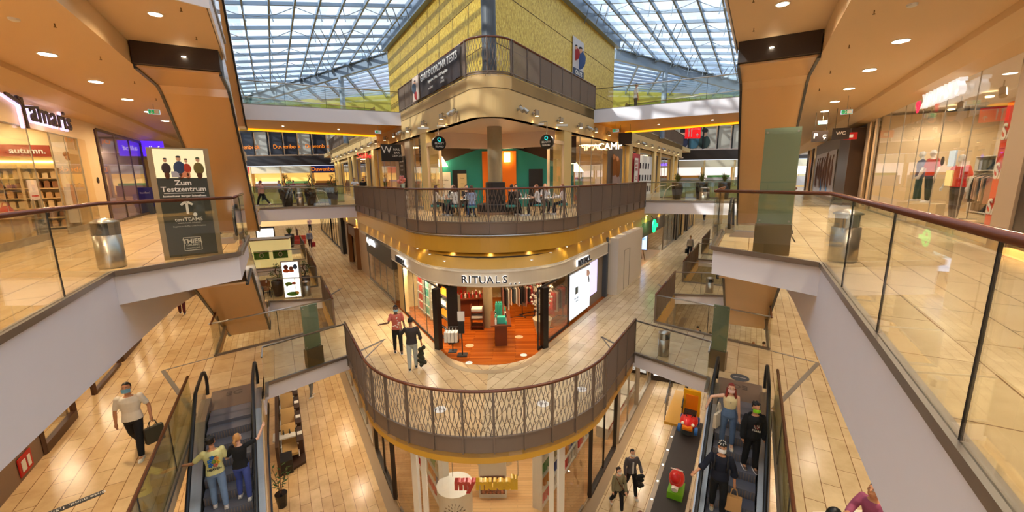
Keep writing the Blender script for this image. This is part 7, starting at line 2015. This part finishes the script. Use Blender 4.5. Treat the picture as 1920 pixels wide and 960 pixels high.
advt('Zum', 1.60, .105, .004); advt('Testzentrum', 1.47, .105, .003); advt('kostenloser Bürger Schnelltest', 1.33, .042, .002); advt('testTEAMS', .83, .075, .001); advt('mobile health solutions', .76, .03); advt('Ergebnis in 15 Min. | 150 Parkplätze', .69, .028); advt('THIER', .36, .09, .004); advt('GALERIE', .28, .045); advt('DORTMUND', .21, .03)
MB().box((0, -.13, 1.39), (.68, .006, .012)).build('rule', M_WHITE2, t, world=False)
q = MB(); q.beam((0, -.132, 1.18), (0, -.132, .95), .045, .008, up=(0, 1, 0)); q.beam((0, -.132, 1.22), (-.1, -.132, 1.14), .045, .008, up=(0, 1, 0)); q.beam((0, -.132, 1.22), (.1, -.132, 1.14), .045, .008, up=(0, 1, 0)); q.build('arrow', M_WHITE2, t, world=False)
q = MB(); [q.box(b_, d_) for b_, d_ in (((0, -.131, .445), (.3, .006, .01)), ((0, -.131, .165), (.3, .006, .01)), ((-.15, -.131, .305), (.01, .006, .28)), ((.15, -.131, .305), (.01, .006, .28)))]; q.build('logo_frame', M_WHITE2, t, world=False)
MB().ball((.12, -.131, .93), (.035, .006, .045), 10, 8).build('shield', M_WHITE2, t, world=False)
# planters
def leafball(mb, c, r, k, sz, rnd=random):
    for i in range(k):
        v = Vector((rnd.gauss(0, 1), rnd.gauss(0, 1), rnd.gauss(0, 1))); v.normalize(); v *= r * rnd.uniform(.5, 1)
        a = Vector((rnd.gauss(0, 1), rnd.gauss(0, 1), rnd.gauss(0, 1))).normalized(); b_ = a.cross(v.normalized()).normalized()
        p = Vector(c) + v
        mb.add([p, p + a * sz + b_ * sz * .4, p + a * sz * 2.1, p + a * sz - b_ * sz * .4], [(0, 1, 2, 3)])
LEAF = mat('leaf_green', (.20, .34, .14), .6, noise=.3, nscale=10); LEAF2 = mat('leaf_olive', (.42, .46, .2), .6, noise=.3, nscale=10)
POT = mat('black_glazed_pot', (.07, .07, .09), .18); POTB = mat('brown_pot', (.20, .13, .10), .3)
def planter(pos, label, kind=0, h_=1.0, pot=POT):
    t = thing('planter', label, 'planter', pos)
    r = h_ * .34
    MB().lathe([(r * .62, 0), (r * .7, .02), (r * .95, h_ * .6), (r, h_), (r * .88, h_), (r * .86, h_ * .93)], pos, 24).build('pot', pot, t, smooth=True)
    q = MB()
    if kind == 0:   # bonsai with clouds
        tr = MB().tube([(pos[0], pos[1], pos[2] + h_ * .9), (pos[0] + .08, pos[1], pos[2] + h_ + .25), (pos[0] - .05, pos[1], pos[2] + h_ + .5), (pos[0] + .05, pos[1], pos[2] + h_ + .75)], .03, 6)
        for dx, dz in ((.2, .25), (-.2, .4), (.05, .8), (-.08, .12), (.25, .55)): leafball(q, (pos[0] + dx, pos[1], pos[2] + h_ + dz), .17, 110, .035)
        tr.build('trunk', mat('branch_brown', (.35, .25, .18)), t)
    else:
        for i in range(46):
            a = random.uniform(0, 6.28); l = random.uniform(.4, .95) * h_; e = random.uniform(.1, .5)
            p0 = Vector((pos[0], pos[1], pos[2] + h_ * .9)); p1 = p0 + Vector((math.cos(a) * e * l, math.sin(a) * e * l, l * .8)); w_ = Vector((-math.sin(a), math.cos(a), 0)) * .03; md = (p0 + p1) / 2 + Vector((0, 0, .1))
            q.add([p0 - w_ * .4, md - w_, p1, md + w_], [(0, 1, 2, 3)])
        leafball(q, (pos[0], pos[1], pos[2] + h_ * 1.25), .22 * h_, 160, .04)
    q.build('foliage', LEAF if kind == 0 else LEAF2, t)
    return t
for i, (n, a) in enumerate(((1.45, 29.9), (2.85, 30.1), (4.2, 30.1))): planter(W3(-1, n, a, 0), 'black pot with a cloud-pruned tree, %s on the left upper bridge' % ('outermost', 'middle one', 'nearest the centre building')[i], 0, 1.1)
for i, (n, a) in enumerate(((3.9, 31.6), (2.4, 32.0), (1.0, 32.3))): planter(W3(1, n, a, 0), 'black pot with a spiky palm-like plant, %s on the right upper bridge' % ('nearest the centre building', 'middle one', 'outermost')[i], 1, 1.15)
planter(W3(-1, 1.75, 24.9, ZE), 'dark brown pot with a small pruned tree on the second left lower bridge', 0, .85, POTB)
planter(W3(-1, .4, 24.6, ZE), 'dark pot behind the lit advert on the second left lower bridge', 0, .85, POTB)
for i, (n, a) in enumerate(((3.4, 29.2), (4.6, 28.9))):   # curved white bike-rack like rails on both upper bridges
    pass
for s, n, a in ((-1, 3.4, 30.6), (1, 4.6, 30.2)):
    c = W3(s, n, a, 0); t = thing('curved_stair_rail', 'pair of white curved stair handrails rising from the %s upper bridge' % SIDE[s], 'handrail', c)
    for d in (0, .9):
        p = [(c[0] - s * d * .9, c[1], .02), (c[0] - s * d * .9 + s * .2, c[1], .7), (c[0] - s * d * .9 + s * .5, c[1], .95), (c[0] - s * d * .9 + s * 1.0, c[1], 1.0)]
        p = [(x if s > 0 else x, y, z) for x, y, z in p]
        MB().tube(p, .03, 8).build('rail', M_WHITE2, t, smooth=True)
# lit advert on the second left bridge
c0, c1 = Vector(W3(-1, .72, 23.85, ZE)), Vector(W3(-1, 1.5, 23.6, ZE))
mx = (c0 + c1) / 2; rz = math.atan2((c1 - c0).y, (c1 - c0).x)
t = thing('advert_light_box', 'bright white food advert light box on the second left lower bridge', 'advert board', tuple(mx), rz)
LB2 = mat('advert_white', (1, 1, 1), .5, emit=(1, .98, .94), es=1.4)
MB().box((0, 0, 1.0), (.9, .2, 2.0)).build('frame', M_SILVER, t, world=False); MB().box((0, -.105, 1.02), (.78, .012, 1.88)).build('lit_face', LB2, t, world=False)
for x, z, cl, r in [(-.2, 1.7, (.45, .2, .12), (.12, .008, .13)), (.05, 1.62, (.5, .25, .15), (.11, .008, .12)), (.25, 1.7, (.3, .35, .45), (.11, .008, .14)), (-.2, 1.5, (.9, .35, .1), (.16, .008, .1)), (.05, 1.48, (.9, .4, .15), (.14, .008, .06)),
                    (-.15, .8, (.45, .6, .2), (.18, .008, .1)), (.1, .82, (.8, .3, .15), (.12, .008, .07)), (0, .25, (.3, .55, .15), (.3, .008, .12)), (.2, .3, (.85, .6, .2), (.12, .008, .08))]:
    MB().ball((x, -.115, z), r, 12, 8).build('food_picture', clothm(cl), t, world=False)
MB().box((-.24, -.114, 1.25 - .55), (.1, .006, .06)).build('caption_block', M_BLACK, t, world=False)
c = W3(-1, -1.1, 24.8, ZE); t = thing('advert_light_box', 'narrow lit advert half hidden by the rising escalator, left second lower bridge', 'advert board', c, rz)
MB().box((0, 0, 1.0), (.9, .2, 2.0)).build('frame', M_SILVER, t, world=False); MB().box((0, -.105, 1.02), (.78, .012, 1.88)).build('lit_face', LB2, t, world=False)
MB().ball((0, -.115, 1.5), (.25, .008, .3), 12, 8).build('food_picture', clothm((.9, .4, .2)), t, world=False)
# small tables with chairs on that bridge
def bistro_chair(pos, rz, label):
    t = thing('wooden_chair', label, 'chair', pos, rz); Mw = mat('chair_wood', (.50, .30, .16), .5)
    MB().box((0, 0, .45), (.42, .42, .04)).build('seat', Mw, t, world=False); MB().box((0, -.2, .75), (.42, .03, .35)).build('backrest', Mw, t, world=False)
    for x in (-.18, .18):
        for y in (-.19, .18): MB().box((x, y, .22), (.035, .035, .44)).build('leg', M_DBROWN, t, world=False)
    return t
for i in range(3): bistro_chair(W3(-1, -.2 + .55 * (i % 2), 25.1 - .45 * (i // 2) - .1, ZE), .5 + i, 'wooden chair on the second left lower bridge, %s of three' % ('nearest', 'middle', 'farthest')[i])
# green kiosk further back
c = W3(-1, -.4, 34.4, ZE); rz = math.radians(22)
t = thing('kiosk', 'lit kiosk counter with three green panels on the third left lower bridge', 'kiosk', c, rz)
MB().box((0, 0, 1.0), (3.6, 1.2, 2.0)).build('body', mat('kiosk_cream', (.95, .88, .66), .5, emit=(1, .9, .6), es=.35), t, world=False); MB().box((0, -.1, 2.02), (3.8, 1.5, .08)).build('roof', M_SILVER, t, world=False)
for i, x in enumerate((-1.2, 0, 1.2)):
    MB().box((x, -.62, .9), (.95, .03, .6)).build('green_panel', mat('kiosk_green', (.18, .50, .12), .5), t, world=False)
    MB().tube([(x + .12 * math.cos(u), -.65, .9 + .15 * math.sin(u)) for u in [i2 * PI / 6 for i2 in range(12)]], .025, 5, closed=True).build('ring_mark', M_WHITE2, t, world=False)
MB().box((-1.75, -.62, 1.0), (.25, .1, 1.9)).build('fridge', M_BLACK, t, world=False)
t = thing('advert_light_box', 'small white lit board far back in the left corridor', 'advert board', W3(-1, -.3, 42.6, ZE), rz)
MB().box((0, 0, 1.1), (1.3, .1, 1.7)).build('lit_face', LB2, t, world=False); MB().box((0, .06, 1.1), (1.5, .06, 2.0)).build('frame', M_BLACK, t, world=False)
planter(W3(-1, 1.6, 43.4, ZE), 'tall dark plant pot far back in the left corridor', 1, 1.2, POTB)
o = MB().box((0, 0, .2), (2.0, .8, .4)).box((0, .35, .55), (2.0, .12, .5)).build('red_bench', mat('coral_bench', (.80, .30, .22), .6)); o.location = W3(-1, 2.0, 45.2, ZE); o.rotation_euler = (0, 0, .3); tag(o, 'coral red bench far back in the left corridor', 'bench')
# posters and banner of the top level
t = thing('poster_on_gold', 'tall poster with a masked man above GRATIS CORONA TESTS on the gold wall', 'poster', W3(1, 9.93, 27.7, 7.9))
board(1, 9.93, 26.8, 28.7, 7.6, 10.45, mat('poster_greige', (.82, .80, .80), .5), 'sheet', '', '', .04, parent=t); board(1, 9.9, 26.8, 28.7, 7.6, 8.6, mat('poster_navy', (.15, .18, .30), .5), 'navy_field', '', '', .03, parent=t)
def pfig(s, n, a, z, k_, coat, parent):
    MB().ball(W3(s, n, a, z + .75 * k_), (.14 * k_, .03, .2 * k_), 12, 8).build('figure_head', mat('poster_skin', (.86, .66, .52)), parent); MB().ball(W3(s, n + .01, a, z + .88 * k_), (.15 * k_, .03, .12 * k_), 12, 8).build('figure_hair', mat('fh', (.12, .09, .08), .6), parent)
    MB().ball(W3(s, n, a, z + .2 * k_), (.36 * k_, .03, .55 * k_), 12, 8).build('figure_coat', coat, parent)
pfig(1, 9.88, 27.9, 9.0, 1.05, mat('coat_blue', (.25, .35, .55), .6), t); pfig(1, 9.89, 27.2, 9.3, .7, mat('coat_red', (.65, .15, .15), .6), t); pfig(1, 9.89, 28.4, 9.3, .6, M_BLACK, t)
text('GRATIS', W3(1, 9.87, 27.7, 8.35), vdir(1), .26, M_WHITE2, .004, t, bold=.008); text('CORONA TESTS', W3(1, 9.87, 27.7, 8.05), vdir(1), .19, M_WHITE2, .004, t, bold=.006); text('Ergebnis in 15 Min.', W3(1, 9.87, 27.7, 7.78), vdir(1), .08, M_WHITE2, .004, t)
t = thing('banner', 'dark cloth banner reading GRATIS CORONA TESTS tied to the left top railing', 'banner', W3(-1, 7.5, 17.8, 5.5))
vs = []; NN = 40
for i in range(NN + 1):
    a = 15.15 + 5.1 * i / NN; n = 7.50 - .03 * (math.sin(i * .9) * .5 + .5) - .02 * math.sin(i * .37 + 1)
    vs += [W3(-1, n + .02, a, 6.66), W3(-1, n - .02, a, 6.1), W3(-1, n + .0, a, 5.5)]
MB().add(vs, [(3 * i + j, 3 * i + 3 + j, 3 * i + 4 + j, 3 * i + 1 + j) for i in range(NN) for j in (0, 1)]).build('cloth', mat('banner_brown', (.24, .20, .19), .7), t)
board(-1, 7.42, 20.25, 21.2, 5.5, 6.62, mat('banner_photo', (.85, .76, .68), .6), 'photo_field', '', '', .03, parent=t)
pfig(-1, 7.40, 20.7, 5.95, .5, mat('coat_slate', (.30, .36, .42), .6), t); MB().ball(W3(-1, 7.4, 20.6, 5.7), (.1, .02, .2), 10, 6).build('figure_bag', mat('coat_red', (.65, .15, .15)), t)
text('GRATIS CORONA TESTS', W3(-1, 7.38, 17.5, 6.3), vdir(-1), .30, M_WHITE2, .004, t, bold=.006, sx=1.0); text('Ergebnis in 15 Min. // 150 Parkplätze', W3(-1, 7.38, 17.5, 5.98), vdir(-1), .12, M_WHITE2, .004, t, bold=.002)
text('testTEAMS', W3(-1, 7.38, 18.4, 5.68), vdir(-1), .10, M_WHITE2, .004, t); text('THIER\nGALERIE', W3(-1, 7.38, 16.9, 5.72), vdir(-1), .09, M_WHITE2, .004, t)
# sprinkler heads under the ceilings
for s in (-1, 1):
    for i, (n, a, z) in enumerate([(-2.35, 8.2, 4.45), (-2.35, 10.6, 4.45), (-2.35, 12.9, 4.45), (-2.35, 15.6, 4.45), (-2.4, 18.4, 4.45), (-.45, 10.4, 4.97), (-.45, 12.3, 4.97), (-.9, 9.0, 4.97)]):
        c = W3(s, n, a, z); t = thing('sprinkler_head', 'small bronze sprinkler head under the %s gallery ceiling' % SIDE[s], 'sprinkler', c, 0, 'sprinkler heads, %s ceiling' % SIDE[s])
        MB().lathe([(.022, -.07), (.022, -.06), (.008, -.055), (.01, 0)], c, 8).build('nozzle', mat('brass', (.5, .38, .2), .4, .7), t)
    c = W3(s, -2.85, 10.6, 4.45); t = thing('smoke_detector', 'round white smoke detector beside the first downlight, %s gallery ceiling' % SIDE[s], 'smoke detector', c)
    MB().lathe([(.03, -.05), (.07, -.035), (.08, 0)], c, 16).build('housing', M_WHITE2, t)
# floor discs
def disc(pos, r, m, label, mark=None, V=(0, 1)):
    t = thing('floor_sticker', label, 'floor sticker', pos)
    MB().lathe([(r, .001), (r, .005)], pos, 28).build('disc', m, t)
    if mark: text(mark, (pos[0], pos[1], pos[2] + .007), V, r * (.55 if len(mark) < 5 else .22), M_BLACK if m == M_WHITE2 else M_WHITE2, .001, t, flat=True)
disc((-2.05, 10.11, ZE), .17, M_WHITE2, 'white round distance sticker left of the middle on the lower gallery', '1,5m'); disc((.74, 10.34, ZE), .17, M_WHITE2, 'white round distance sticker right of the middle on the lower gallery', '1,5m'); disc((1.92, 11.1, ZE), .16, M_WHITE2, 'white round distance sticker farther right on the lower gallery', '1,5m')
disc((-1.57, 12.93, SHOPZ), .12, M_WHITE2, 'small white arrow sticker on the shop floor near the left post', '+'); disc((.29, 13.51, SHOPZ), .12, M_WHITE2, 'small white arrow sticker on the shop floor near the right post', '+')
disc((.15, 15.2, SHOPZ), .16, mat('pale_disc', (.85, .72, .55), .5), 'pale round sticker on the wooden floor beside the front table', '+'); disc((-1.7, 14.4, SHOPZ), .16, mat('pale_disc', (.85, .72, .55)), 'pale round sticker behind the sanitizer stand', '+')
disc((6.87, 11.7, ZE), .26, M_DGREY, 'dark oval floor sticker before the right escalator', 'ABSTAND', AV(1)); disc(W3(1, -1.3, 12.1, 0), .22, M_DGREY, 'dark floor sticker on the near right upper landing', 'ABSTAND', AV(1))

# ================================================================== LOWEST LEVEL OBJECTS
# resting area with loungers beside the left escalator
MW = mat('dark_walnut', (.24, .15, .10), .5); CU = mat('lounge_cushion', (.85, .68, .42), .7)
deck = MB().prism([W(-1, -.05, 15.9), W(-1, .75, 16.3), W(-1, .75, 22.3), W(-1, -.05, 22.3)], ZU, ZU + .1).build('wooden_platform', MW); tag(deck, 'dark wooden platform carrying the lounge seats beside the left escalator', 'platform')
for i in range(4):
    a = 17.0 + 1.4 * i; c = W3(-1, .25, a, ZU + .1); wh = ('nearest', 'second', 'third', 'farthest')[i]
    t = thing('lounge_chair', 'cream cushioned lounge chair with white crossed armrests, %s of the row' % wh, 'lounge chair', c, math.radians(30))
    MB().box((0, 0, .28), (.55, .9, .1)).build('seat', CU, t, world=False)
    MB().add([(-.27, .35, .3), (.27, .35, .3), (.27, .8, .95), (-.27, .8, .95), (-.27, .43, .27), (.27, .43, .27), (.27, .88, .92), (-.27, .88, .92)], [(0, 1, 2, 3), (7, 6, 5, 4), (0, 4, 5, 1), (1, 5, 6, 2), (2, 6, 7, 3), (3, 7, 4, 0)]).build('backrest', CU, t, world=False)
    for x in (-.3, .3):
        MB().beam((x, -.35, .05), (x, .45, .62), .035, .035).build('armrest', M_WHITE2, t, world=False); MB().beam((x, .4, .05), (x, -.3, .62), .035, .035).build('armrest', M_WHITE2, t, world=False)
        for y in (-.35, .35): MB().box((x * .8, y, .12), (.05, .05, .24)).build('leg', MW, t, world=False)
    c2 = W3(-1, .62, a + .35, ZU + .1); t = thing('side_table', 'slim dark wooden side table with a pale tray, %s of the row' % wh, 'side table', c2, math.radians(30))
    MB().box((0, 0, .62), (.24, 1.1, .06)).build('tabletop', MW, t, world=False)
    for y in (-.45, .45): MB().box((0, y, .3), (.2, .06, .6)).build('leg', MW, t, world=False)
    MB().box((.02, 0, .66), (.18, .24, .02)).build('tray', M_WHITE2, t, world=False)
t = thing('low_divider', 'dark low wooden divider wall along the lounge seats', 'divider', W3(-1, -.25, 19, ZU))
MB().prism([W(-1, -.2, 15.9), W(-1, -.2, 22.3), W(-1, -.1, 22.3), W(-1, -.1, 15.9)], ZU, ZU + 1.25).build('panel', MW, t)
MB().prism([W(-1, -.1, 15.95), W(-1, .3, 15.95), W(-1, .3, 16.6), W(-1, -.1, 16.6)], ZU, ZU + .55).build('end_block', M_BLACK, t)
# plant beside the left escalator
c = (-8.1, 12.3, ZU); t = thing('potted_plant', 'leafy plant with long oval leaves beside the left escalator foot, bottom edge', 'plant', c)
MB().lathe([(.14, 0), (.2, .5), (.17, .5)], c, 16).build('pot', POT, t); q = MB(); st = MB()
for i in range(7):
    a = i * .9; e = Vector((c[0] + .3 * math.cos(a), c[1] + .3 * math.sin(a), c[2] + 1.35)); p0 = Vector((c[0], c[1], c[2] + .5)); st.tube([p0, (p0 + e) / 2 + Vector((0, 0, .1)), e], .008, 5)
    for j in range(5):
        p = p0.lerp(e, .35 + .16 * j); a2 = a + (j % 2 * 2 - 1) * 1.0; d = Vector((math.cos(a2), math.sin(a2), .35)).normalized(); w_ = d.cross(Vector((0, 0, 1))).normalized() * .035
        q.add([p, p + d * .09 + w_, p + d * .2, p + d * .09 - w_], [(0, 1, 2, 3)])
st.build('stems', mat('branch_brown', (.35, .25, .18)), t); q.build('foliage', LEAF, t)
# dark mat with studs and the children's rides beside the right escalator
mt_ = thing('ride_mat', 'long dark rubber mat with white edge lights beside the right escalator', 'mat', W3(1, .9, 15, ZU))
MB().prism([W(1, .35, 10), W(1, 1.35, 10), W(1, 1.35, 19.2), W(1, .35, 19.2)], ZU, ZU + .03).build('rubber_sheet', mat('mat_rubber', (.17, .15, .15), .6), mt_)
MB().prism([W(1, 1.35, 10), W(1, 1.5, 10), W(1, 1.5, 19.2), W(1, 1.35, 19.2)], ZU, ZU + .035).build('edge_strip', M_INL if False else M_SCHIENE, mt_)
for i in range(9): c = W3(1, 1.42, 10.5 + i * 1.0, ZU + .036); MB().lathe([(.03, 0), (.03, .006)], c, 10).build('edge_light', M_LAMP, mt_)
RD = mat('ride_red', (.82, .10, .10), .3); YL = mat('ride_yellow', (.95, .70, .08), .3); BL = mat('ride_blue', (.12, .35, .65), .3); OG = mat('ride_orange', (.92, .50, .08), .3)
c = W3(1, .85, 18.2, ZU + .03); t = thing('childrens_ride', 'red and blue toy car ride with a yellow back panel beside the right escalator', 'ride', c, math.radians(-30))
MB().lathe([(.3, 0), (.3, .25)], (0, 0, 0), 18).build('pedestal', M_DGREY, t, world=False)
MB().ball((0, 0, .55), (.36, .6, .28), 16, 10).build('car_body', RD, t, world=False, smooth=True)
for sx in (-.33, .33):
    for sy in (-.42, .4): MB().tube([(sx - .06, sy, .38), (sx + .06, sy, .38)], .17, 14).build('wheel', BL, t, world=False)
MB().tube([(-.2, -.5, .5), (.2, -.5, .5)], .13, 12).build('front_grille', OG, t, world=False); MB().ball((-.2, -.52, .68), .07, 8, 6).ball((.2, -.52, .68), .07, 8, 6).build('headlights', M_WHITE2, t, world=False, smooth=True)
MB().box((0, .2, .82), (.5, .4, .1)).build('seat', M_BLACK, t, world=False); MB().tube([(.14 * math.cos(u), -.1 + .05 * math.sin(u), .92 + .14 * math.sin(u)) for u in [i * PI / 7 for i in range(14)]], .02, 5, closed=True).build('steering_wheel', M_BLACK, t, world=False)
MB().box((0, .68, 1.0), (.7, .14, 1.3)).build('back_panel', YL, t, world=False); MB().box((0, .6, 1.0), (.5, .06, .9)).build('inner_panel', OG, t, world=False)
c = W3(1, .75, 14.2, ZU + .03); t = thing('childrens_ride', 'smaller red and white toy ride with a green base, nearer the camera', 'ride', c, math.radians(-30))
MB().box((0, 0, .12), (.5, .7, .24)).build('base', mat('ride_green', (.45, .70, .15), .4), t, world=False); MB().ball((0, 0, .6), (.26, .4, .26), 14, 10).build('toy_body', RD, t, world=False, smooth=True); MB().ball((0, -.36, .85), (.18, .18, .2), 12, 8).build('toy_head', RD, t, world=False, smooth=True)
MB().tube([(0, -.3, .5), (0, -.45, .45)], .11, 12).build('white_muzzle', M_WHITE2, t, world=False); MB().tube([(-.2, -.1, 1.0), (.2, -.1, 1.0)], .02, 6).build('handlebar', M_WHITE2, t, world=False)
# lounge shop at the back of the right lowest corridor
t = thing('fascia_sign', 'low lit white LOUNGE sign box, lowest floor under the right bridge', 'sign', (8.35, 20.6, ZU))
MB().box((8.35, 20.6, ZU + .6), (1.7, .14, .5), -.35).build('lit_face', LB2, t); text('LOUNGE', (8.3, 20.5, ZU + .62), (math.sin(-.35) * -1 * -1, math.cos(-.35)), .2, M_BLACK, .004, t)
MB().box((8.35, 20.72, ZU + .45), (1.9, .2, .9), -.35).build('backing', M_DBROWN, t)
t = thing('display_case', 'lit glass display case with small goods, lowest floor under the right bridge', 'display case', (7.0, 22.0, ZU))
MB().box((7.0, 22.0, ZU + .4), (1.3, .6, .8), -.4).build('body', M_DBROWN, t); MB().box((7.0, 21.95, ZU + .95), (1.2, .5, .3), -.4).build('lit_goods', LB2, t)
for i, (x, y) in enumerate([(14.0, 24.6), (13.0, 24.9)]): planter((x, y, ZU), 'dark round pot %s the right void, lowest floor' % ('right in', 'left in')[i], 1, .5)
o = MB().lathe([(.22, 0), (.22, .9), (.2, .95)], (0, 0, 0), 20).build('steel_bollard', M_STEEL); o.location = (14.4, 23.2, ZU); tag(o, 'steel cylinder bin standing in the right void on the lowest floor', 'litter bin')
# things seen through the first left void
for i in range(3):
    c = (-11.5 + 1.0 * i, 14.2 + .55 * i, ZU); t = thing('cafe_counter_table', 'white table set with dark glassware, %s in the left void' % ('left one', 'middle one', 'right one')[i], 'table', c, .5)
    MB().box((0, 0, .72), (1.0, .6, .05)).build('tabletop', M_WHITE2, t, world=False)
    for sx in (-.42, .42):
        for sy in (-.22, .22): MB().box((sx, sy, .35), (.04, .04, .7)).build('leg', M_SILVER, t, world=False)
    for j in range(4):
        o = MB().lathe([(.03, 0), (.035, .08), (.02, .1), (.025, .18)], (0, 0, 0), 10).build('glass_jar', mat('olive_bag', (.25, .24, .20))); o.location = (c[0] + (.2 * j - .3), c[1] + .1 * j - .15, ZU + .745); tag(o, 'dark glass on the white tables in the left void', 'glass', 'glassware in the left void')
# stairs with dark balusters seen in the right void
t = thing('staircase_rail', 'dark baluster railing on a yellow stair edge in the first right void', 'railing', W3(1, 2.0, 19, ZU))
for k2 in (0, 1):
    q = MB(); q.beam(W3(1, 1.9 - .7 * k2, 18.4, ZU + 1.0), W3(1, 1.9 - .7 * k2, 21.4, ZU + 2.4), .05, .05)
    for i in range(12): a = 18.5 + .25 * i; q.beam(W3(1, 1.9 - .7 * k2, a, ZU + .05 + .46 * (a - 18.4)), W3(1, 1.9 - .7 * k2, a, ZU + 1.0 + .46 * (a - 18.4)), .02, .02)
    q.build('baluster_panel', M_BLACK, t)
MB().prism([W(1, 1.2, 18.4), W(1, 1.9, 18.4), W(1, 1.9, 21.6), W(1, 1.2, 21.6)], ZU, ZU + .12).build('stair_base', M_GOLD, t)

# ================================================================== FAR BACK WALL: shops and glazed gallery
BRN = M_DBROWN
for s in (-1, 1):
    x0 = X0 + s * 20; xs = [x0 + s * 2.1 * i for i in range(18)]
    q = MB()
    for x in xs: q.box((x, 61.5, 7.1), (.14, .2, 3.4))
    q.box(((xs[0] + xs[-1]) / 2, 61.5, 8.75), (abs(xs[-1] - xs[0]), .2, .12)); struct('trim', q, M_BLACK)
    for i, x in enumerate(xs[:-1]):
        if s < 0 and i in (3, 5, 6, 8, 9): m_ = mat('blue_black_advert', (.14, .14, .18), .4)
        elif i % 5 == 3: m_ = mat('grey_blind', (.60, .58, .52), .5)
        else: m_ = mat('pale_blind', (.78, .74, .66), .5)
        struct('wall_back', MB().box((x + s * 1.05, 61.9, 7.1), (1.9, .1, 3.2)), m_)
    # shop fronts below
    for i in range(9):
        x = x0 + s * (2 + 4.4 * i)
        t = thing('far_shop_front', 'distant lit shop front number-less, %s end wall, %s from the centre' % (SIDE[s], ('first', 'second', 'third', 'fourth', 'fifth', 'sixth', 'seventh', 'eighth', 'ninth')[i]), 'shop front', (x, 60.8, 0))
        t['label'] = 'distant lit shop front at the %s end wall, %s from the centre' % (SIDE[s], ('first', 'second', 'third', 'fourth', 'fifth', 'sixth', 'seventh', 'eighth', 'ninth')[i])
        MB().box((x, 61.0, 3.3), (4.2, .2, 1.0)).build('fascia', [mat('cream_fascia', (.90, .84, .70), .5), mat('blue_fascia', (.08, .14, .45), .5), mat('red_fascia', (.80, .08, .1), .5)][1 if i == 1 else 2 if i == 4 else 0] if s < 0 else mat('cream_fascia', (.90, .84, .70), .5), t)
        MB().box((x, 61.6, 1.6), (4.0, .1, 2.6)).build('lit_back', mat('far_lit_%s' % SIDE[s], (.95, .80, .45) if s < 0 else (.96, .92, .90), .5, emit=(.95, .72, .35) if s < 0 else (1, .95, .92), es=.7), t)
        MB().box((x, 61.2, .7), (3.6, .5, 1.3)).build('counter', [mat('far_counter', (.45, .28, .16), .5), mat('far_counter2', (.75, .70, .66), .5)][s > 0], t)
        MB().box((x, 61.1, 1.5), (3.2, .3, .32)).build('goods_row', GM[(i * 3) % 8], t); MB().box((x + s * 2.15, 61.0, 1.9), (.2, .3, 3.8)).build('pier', M_CREAM, t)
for x in (-39.0, -33.0, -28.3):
    text('Duwenbeck', (x, 61.83, 6.6), (0, 1), .6, mat('orange_script', (.95, .55, .12), .5, emit=(.95, .5, .1), es=.5), .03, None, 'advert_lettering')
    tag(COL.objects[-1], 'orange script lettering on the dark advert, %s on the far left gallery glass' % {-39.0: 'leftmost', -33.0: 'middle', -28.3: 'rightmost'}[x], 'lettering')
t = thing('window_picture', 'picture of three young people in jackets on the far right gallery glass', 'poster', (26.5, 61.4, 5.9))
for i, x in enumerate((24.6, 26.2, 27.8)): MB().ball((x, 61.7, 7.6), (.35, .05, .5), 12, 8).build('figure_head', mat('poster_skin', (.86, .66, .52)), t); MB().ball((x, 61.68, 8.0), (.45, .05, .35), 12, 8).build('figure_hair', mat('fh', (.12, .09, .08)), t); MB().ball((x, 61.72, 6.4), (.85, .05, .95), 12, 8).build('figure_coat', clothm([(.2, .2, .28), (.25, .4, .45), (.2, .25, .22)][i]), t)
text('Zeitgeist', (21.1, 60.87, 3.3), (0, 1), .5, VG, .03, None, 'shop_sign'); tag(COL.objects[-1], 'violet glowing shop lettering at the far right end', 'sign')
text('Duwenbeck', (-27.3, 60.87, 3.3), (0, 1), .6, mat('orange_script', (.95, .55, .12)), .03, None, 'shop_sign'); tag(COL.objects[-1], 'orange script lettering on the distant blue fascia, left end wall', 'sign')
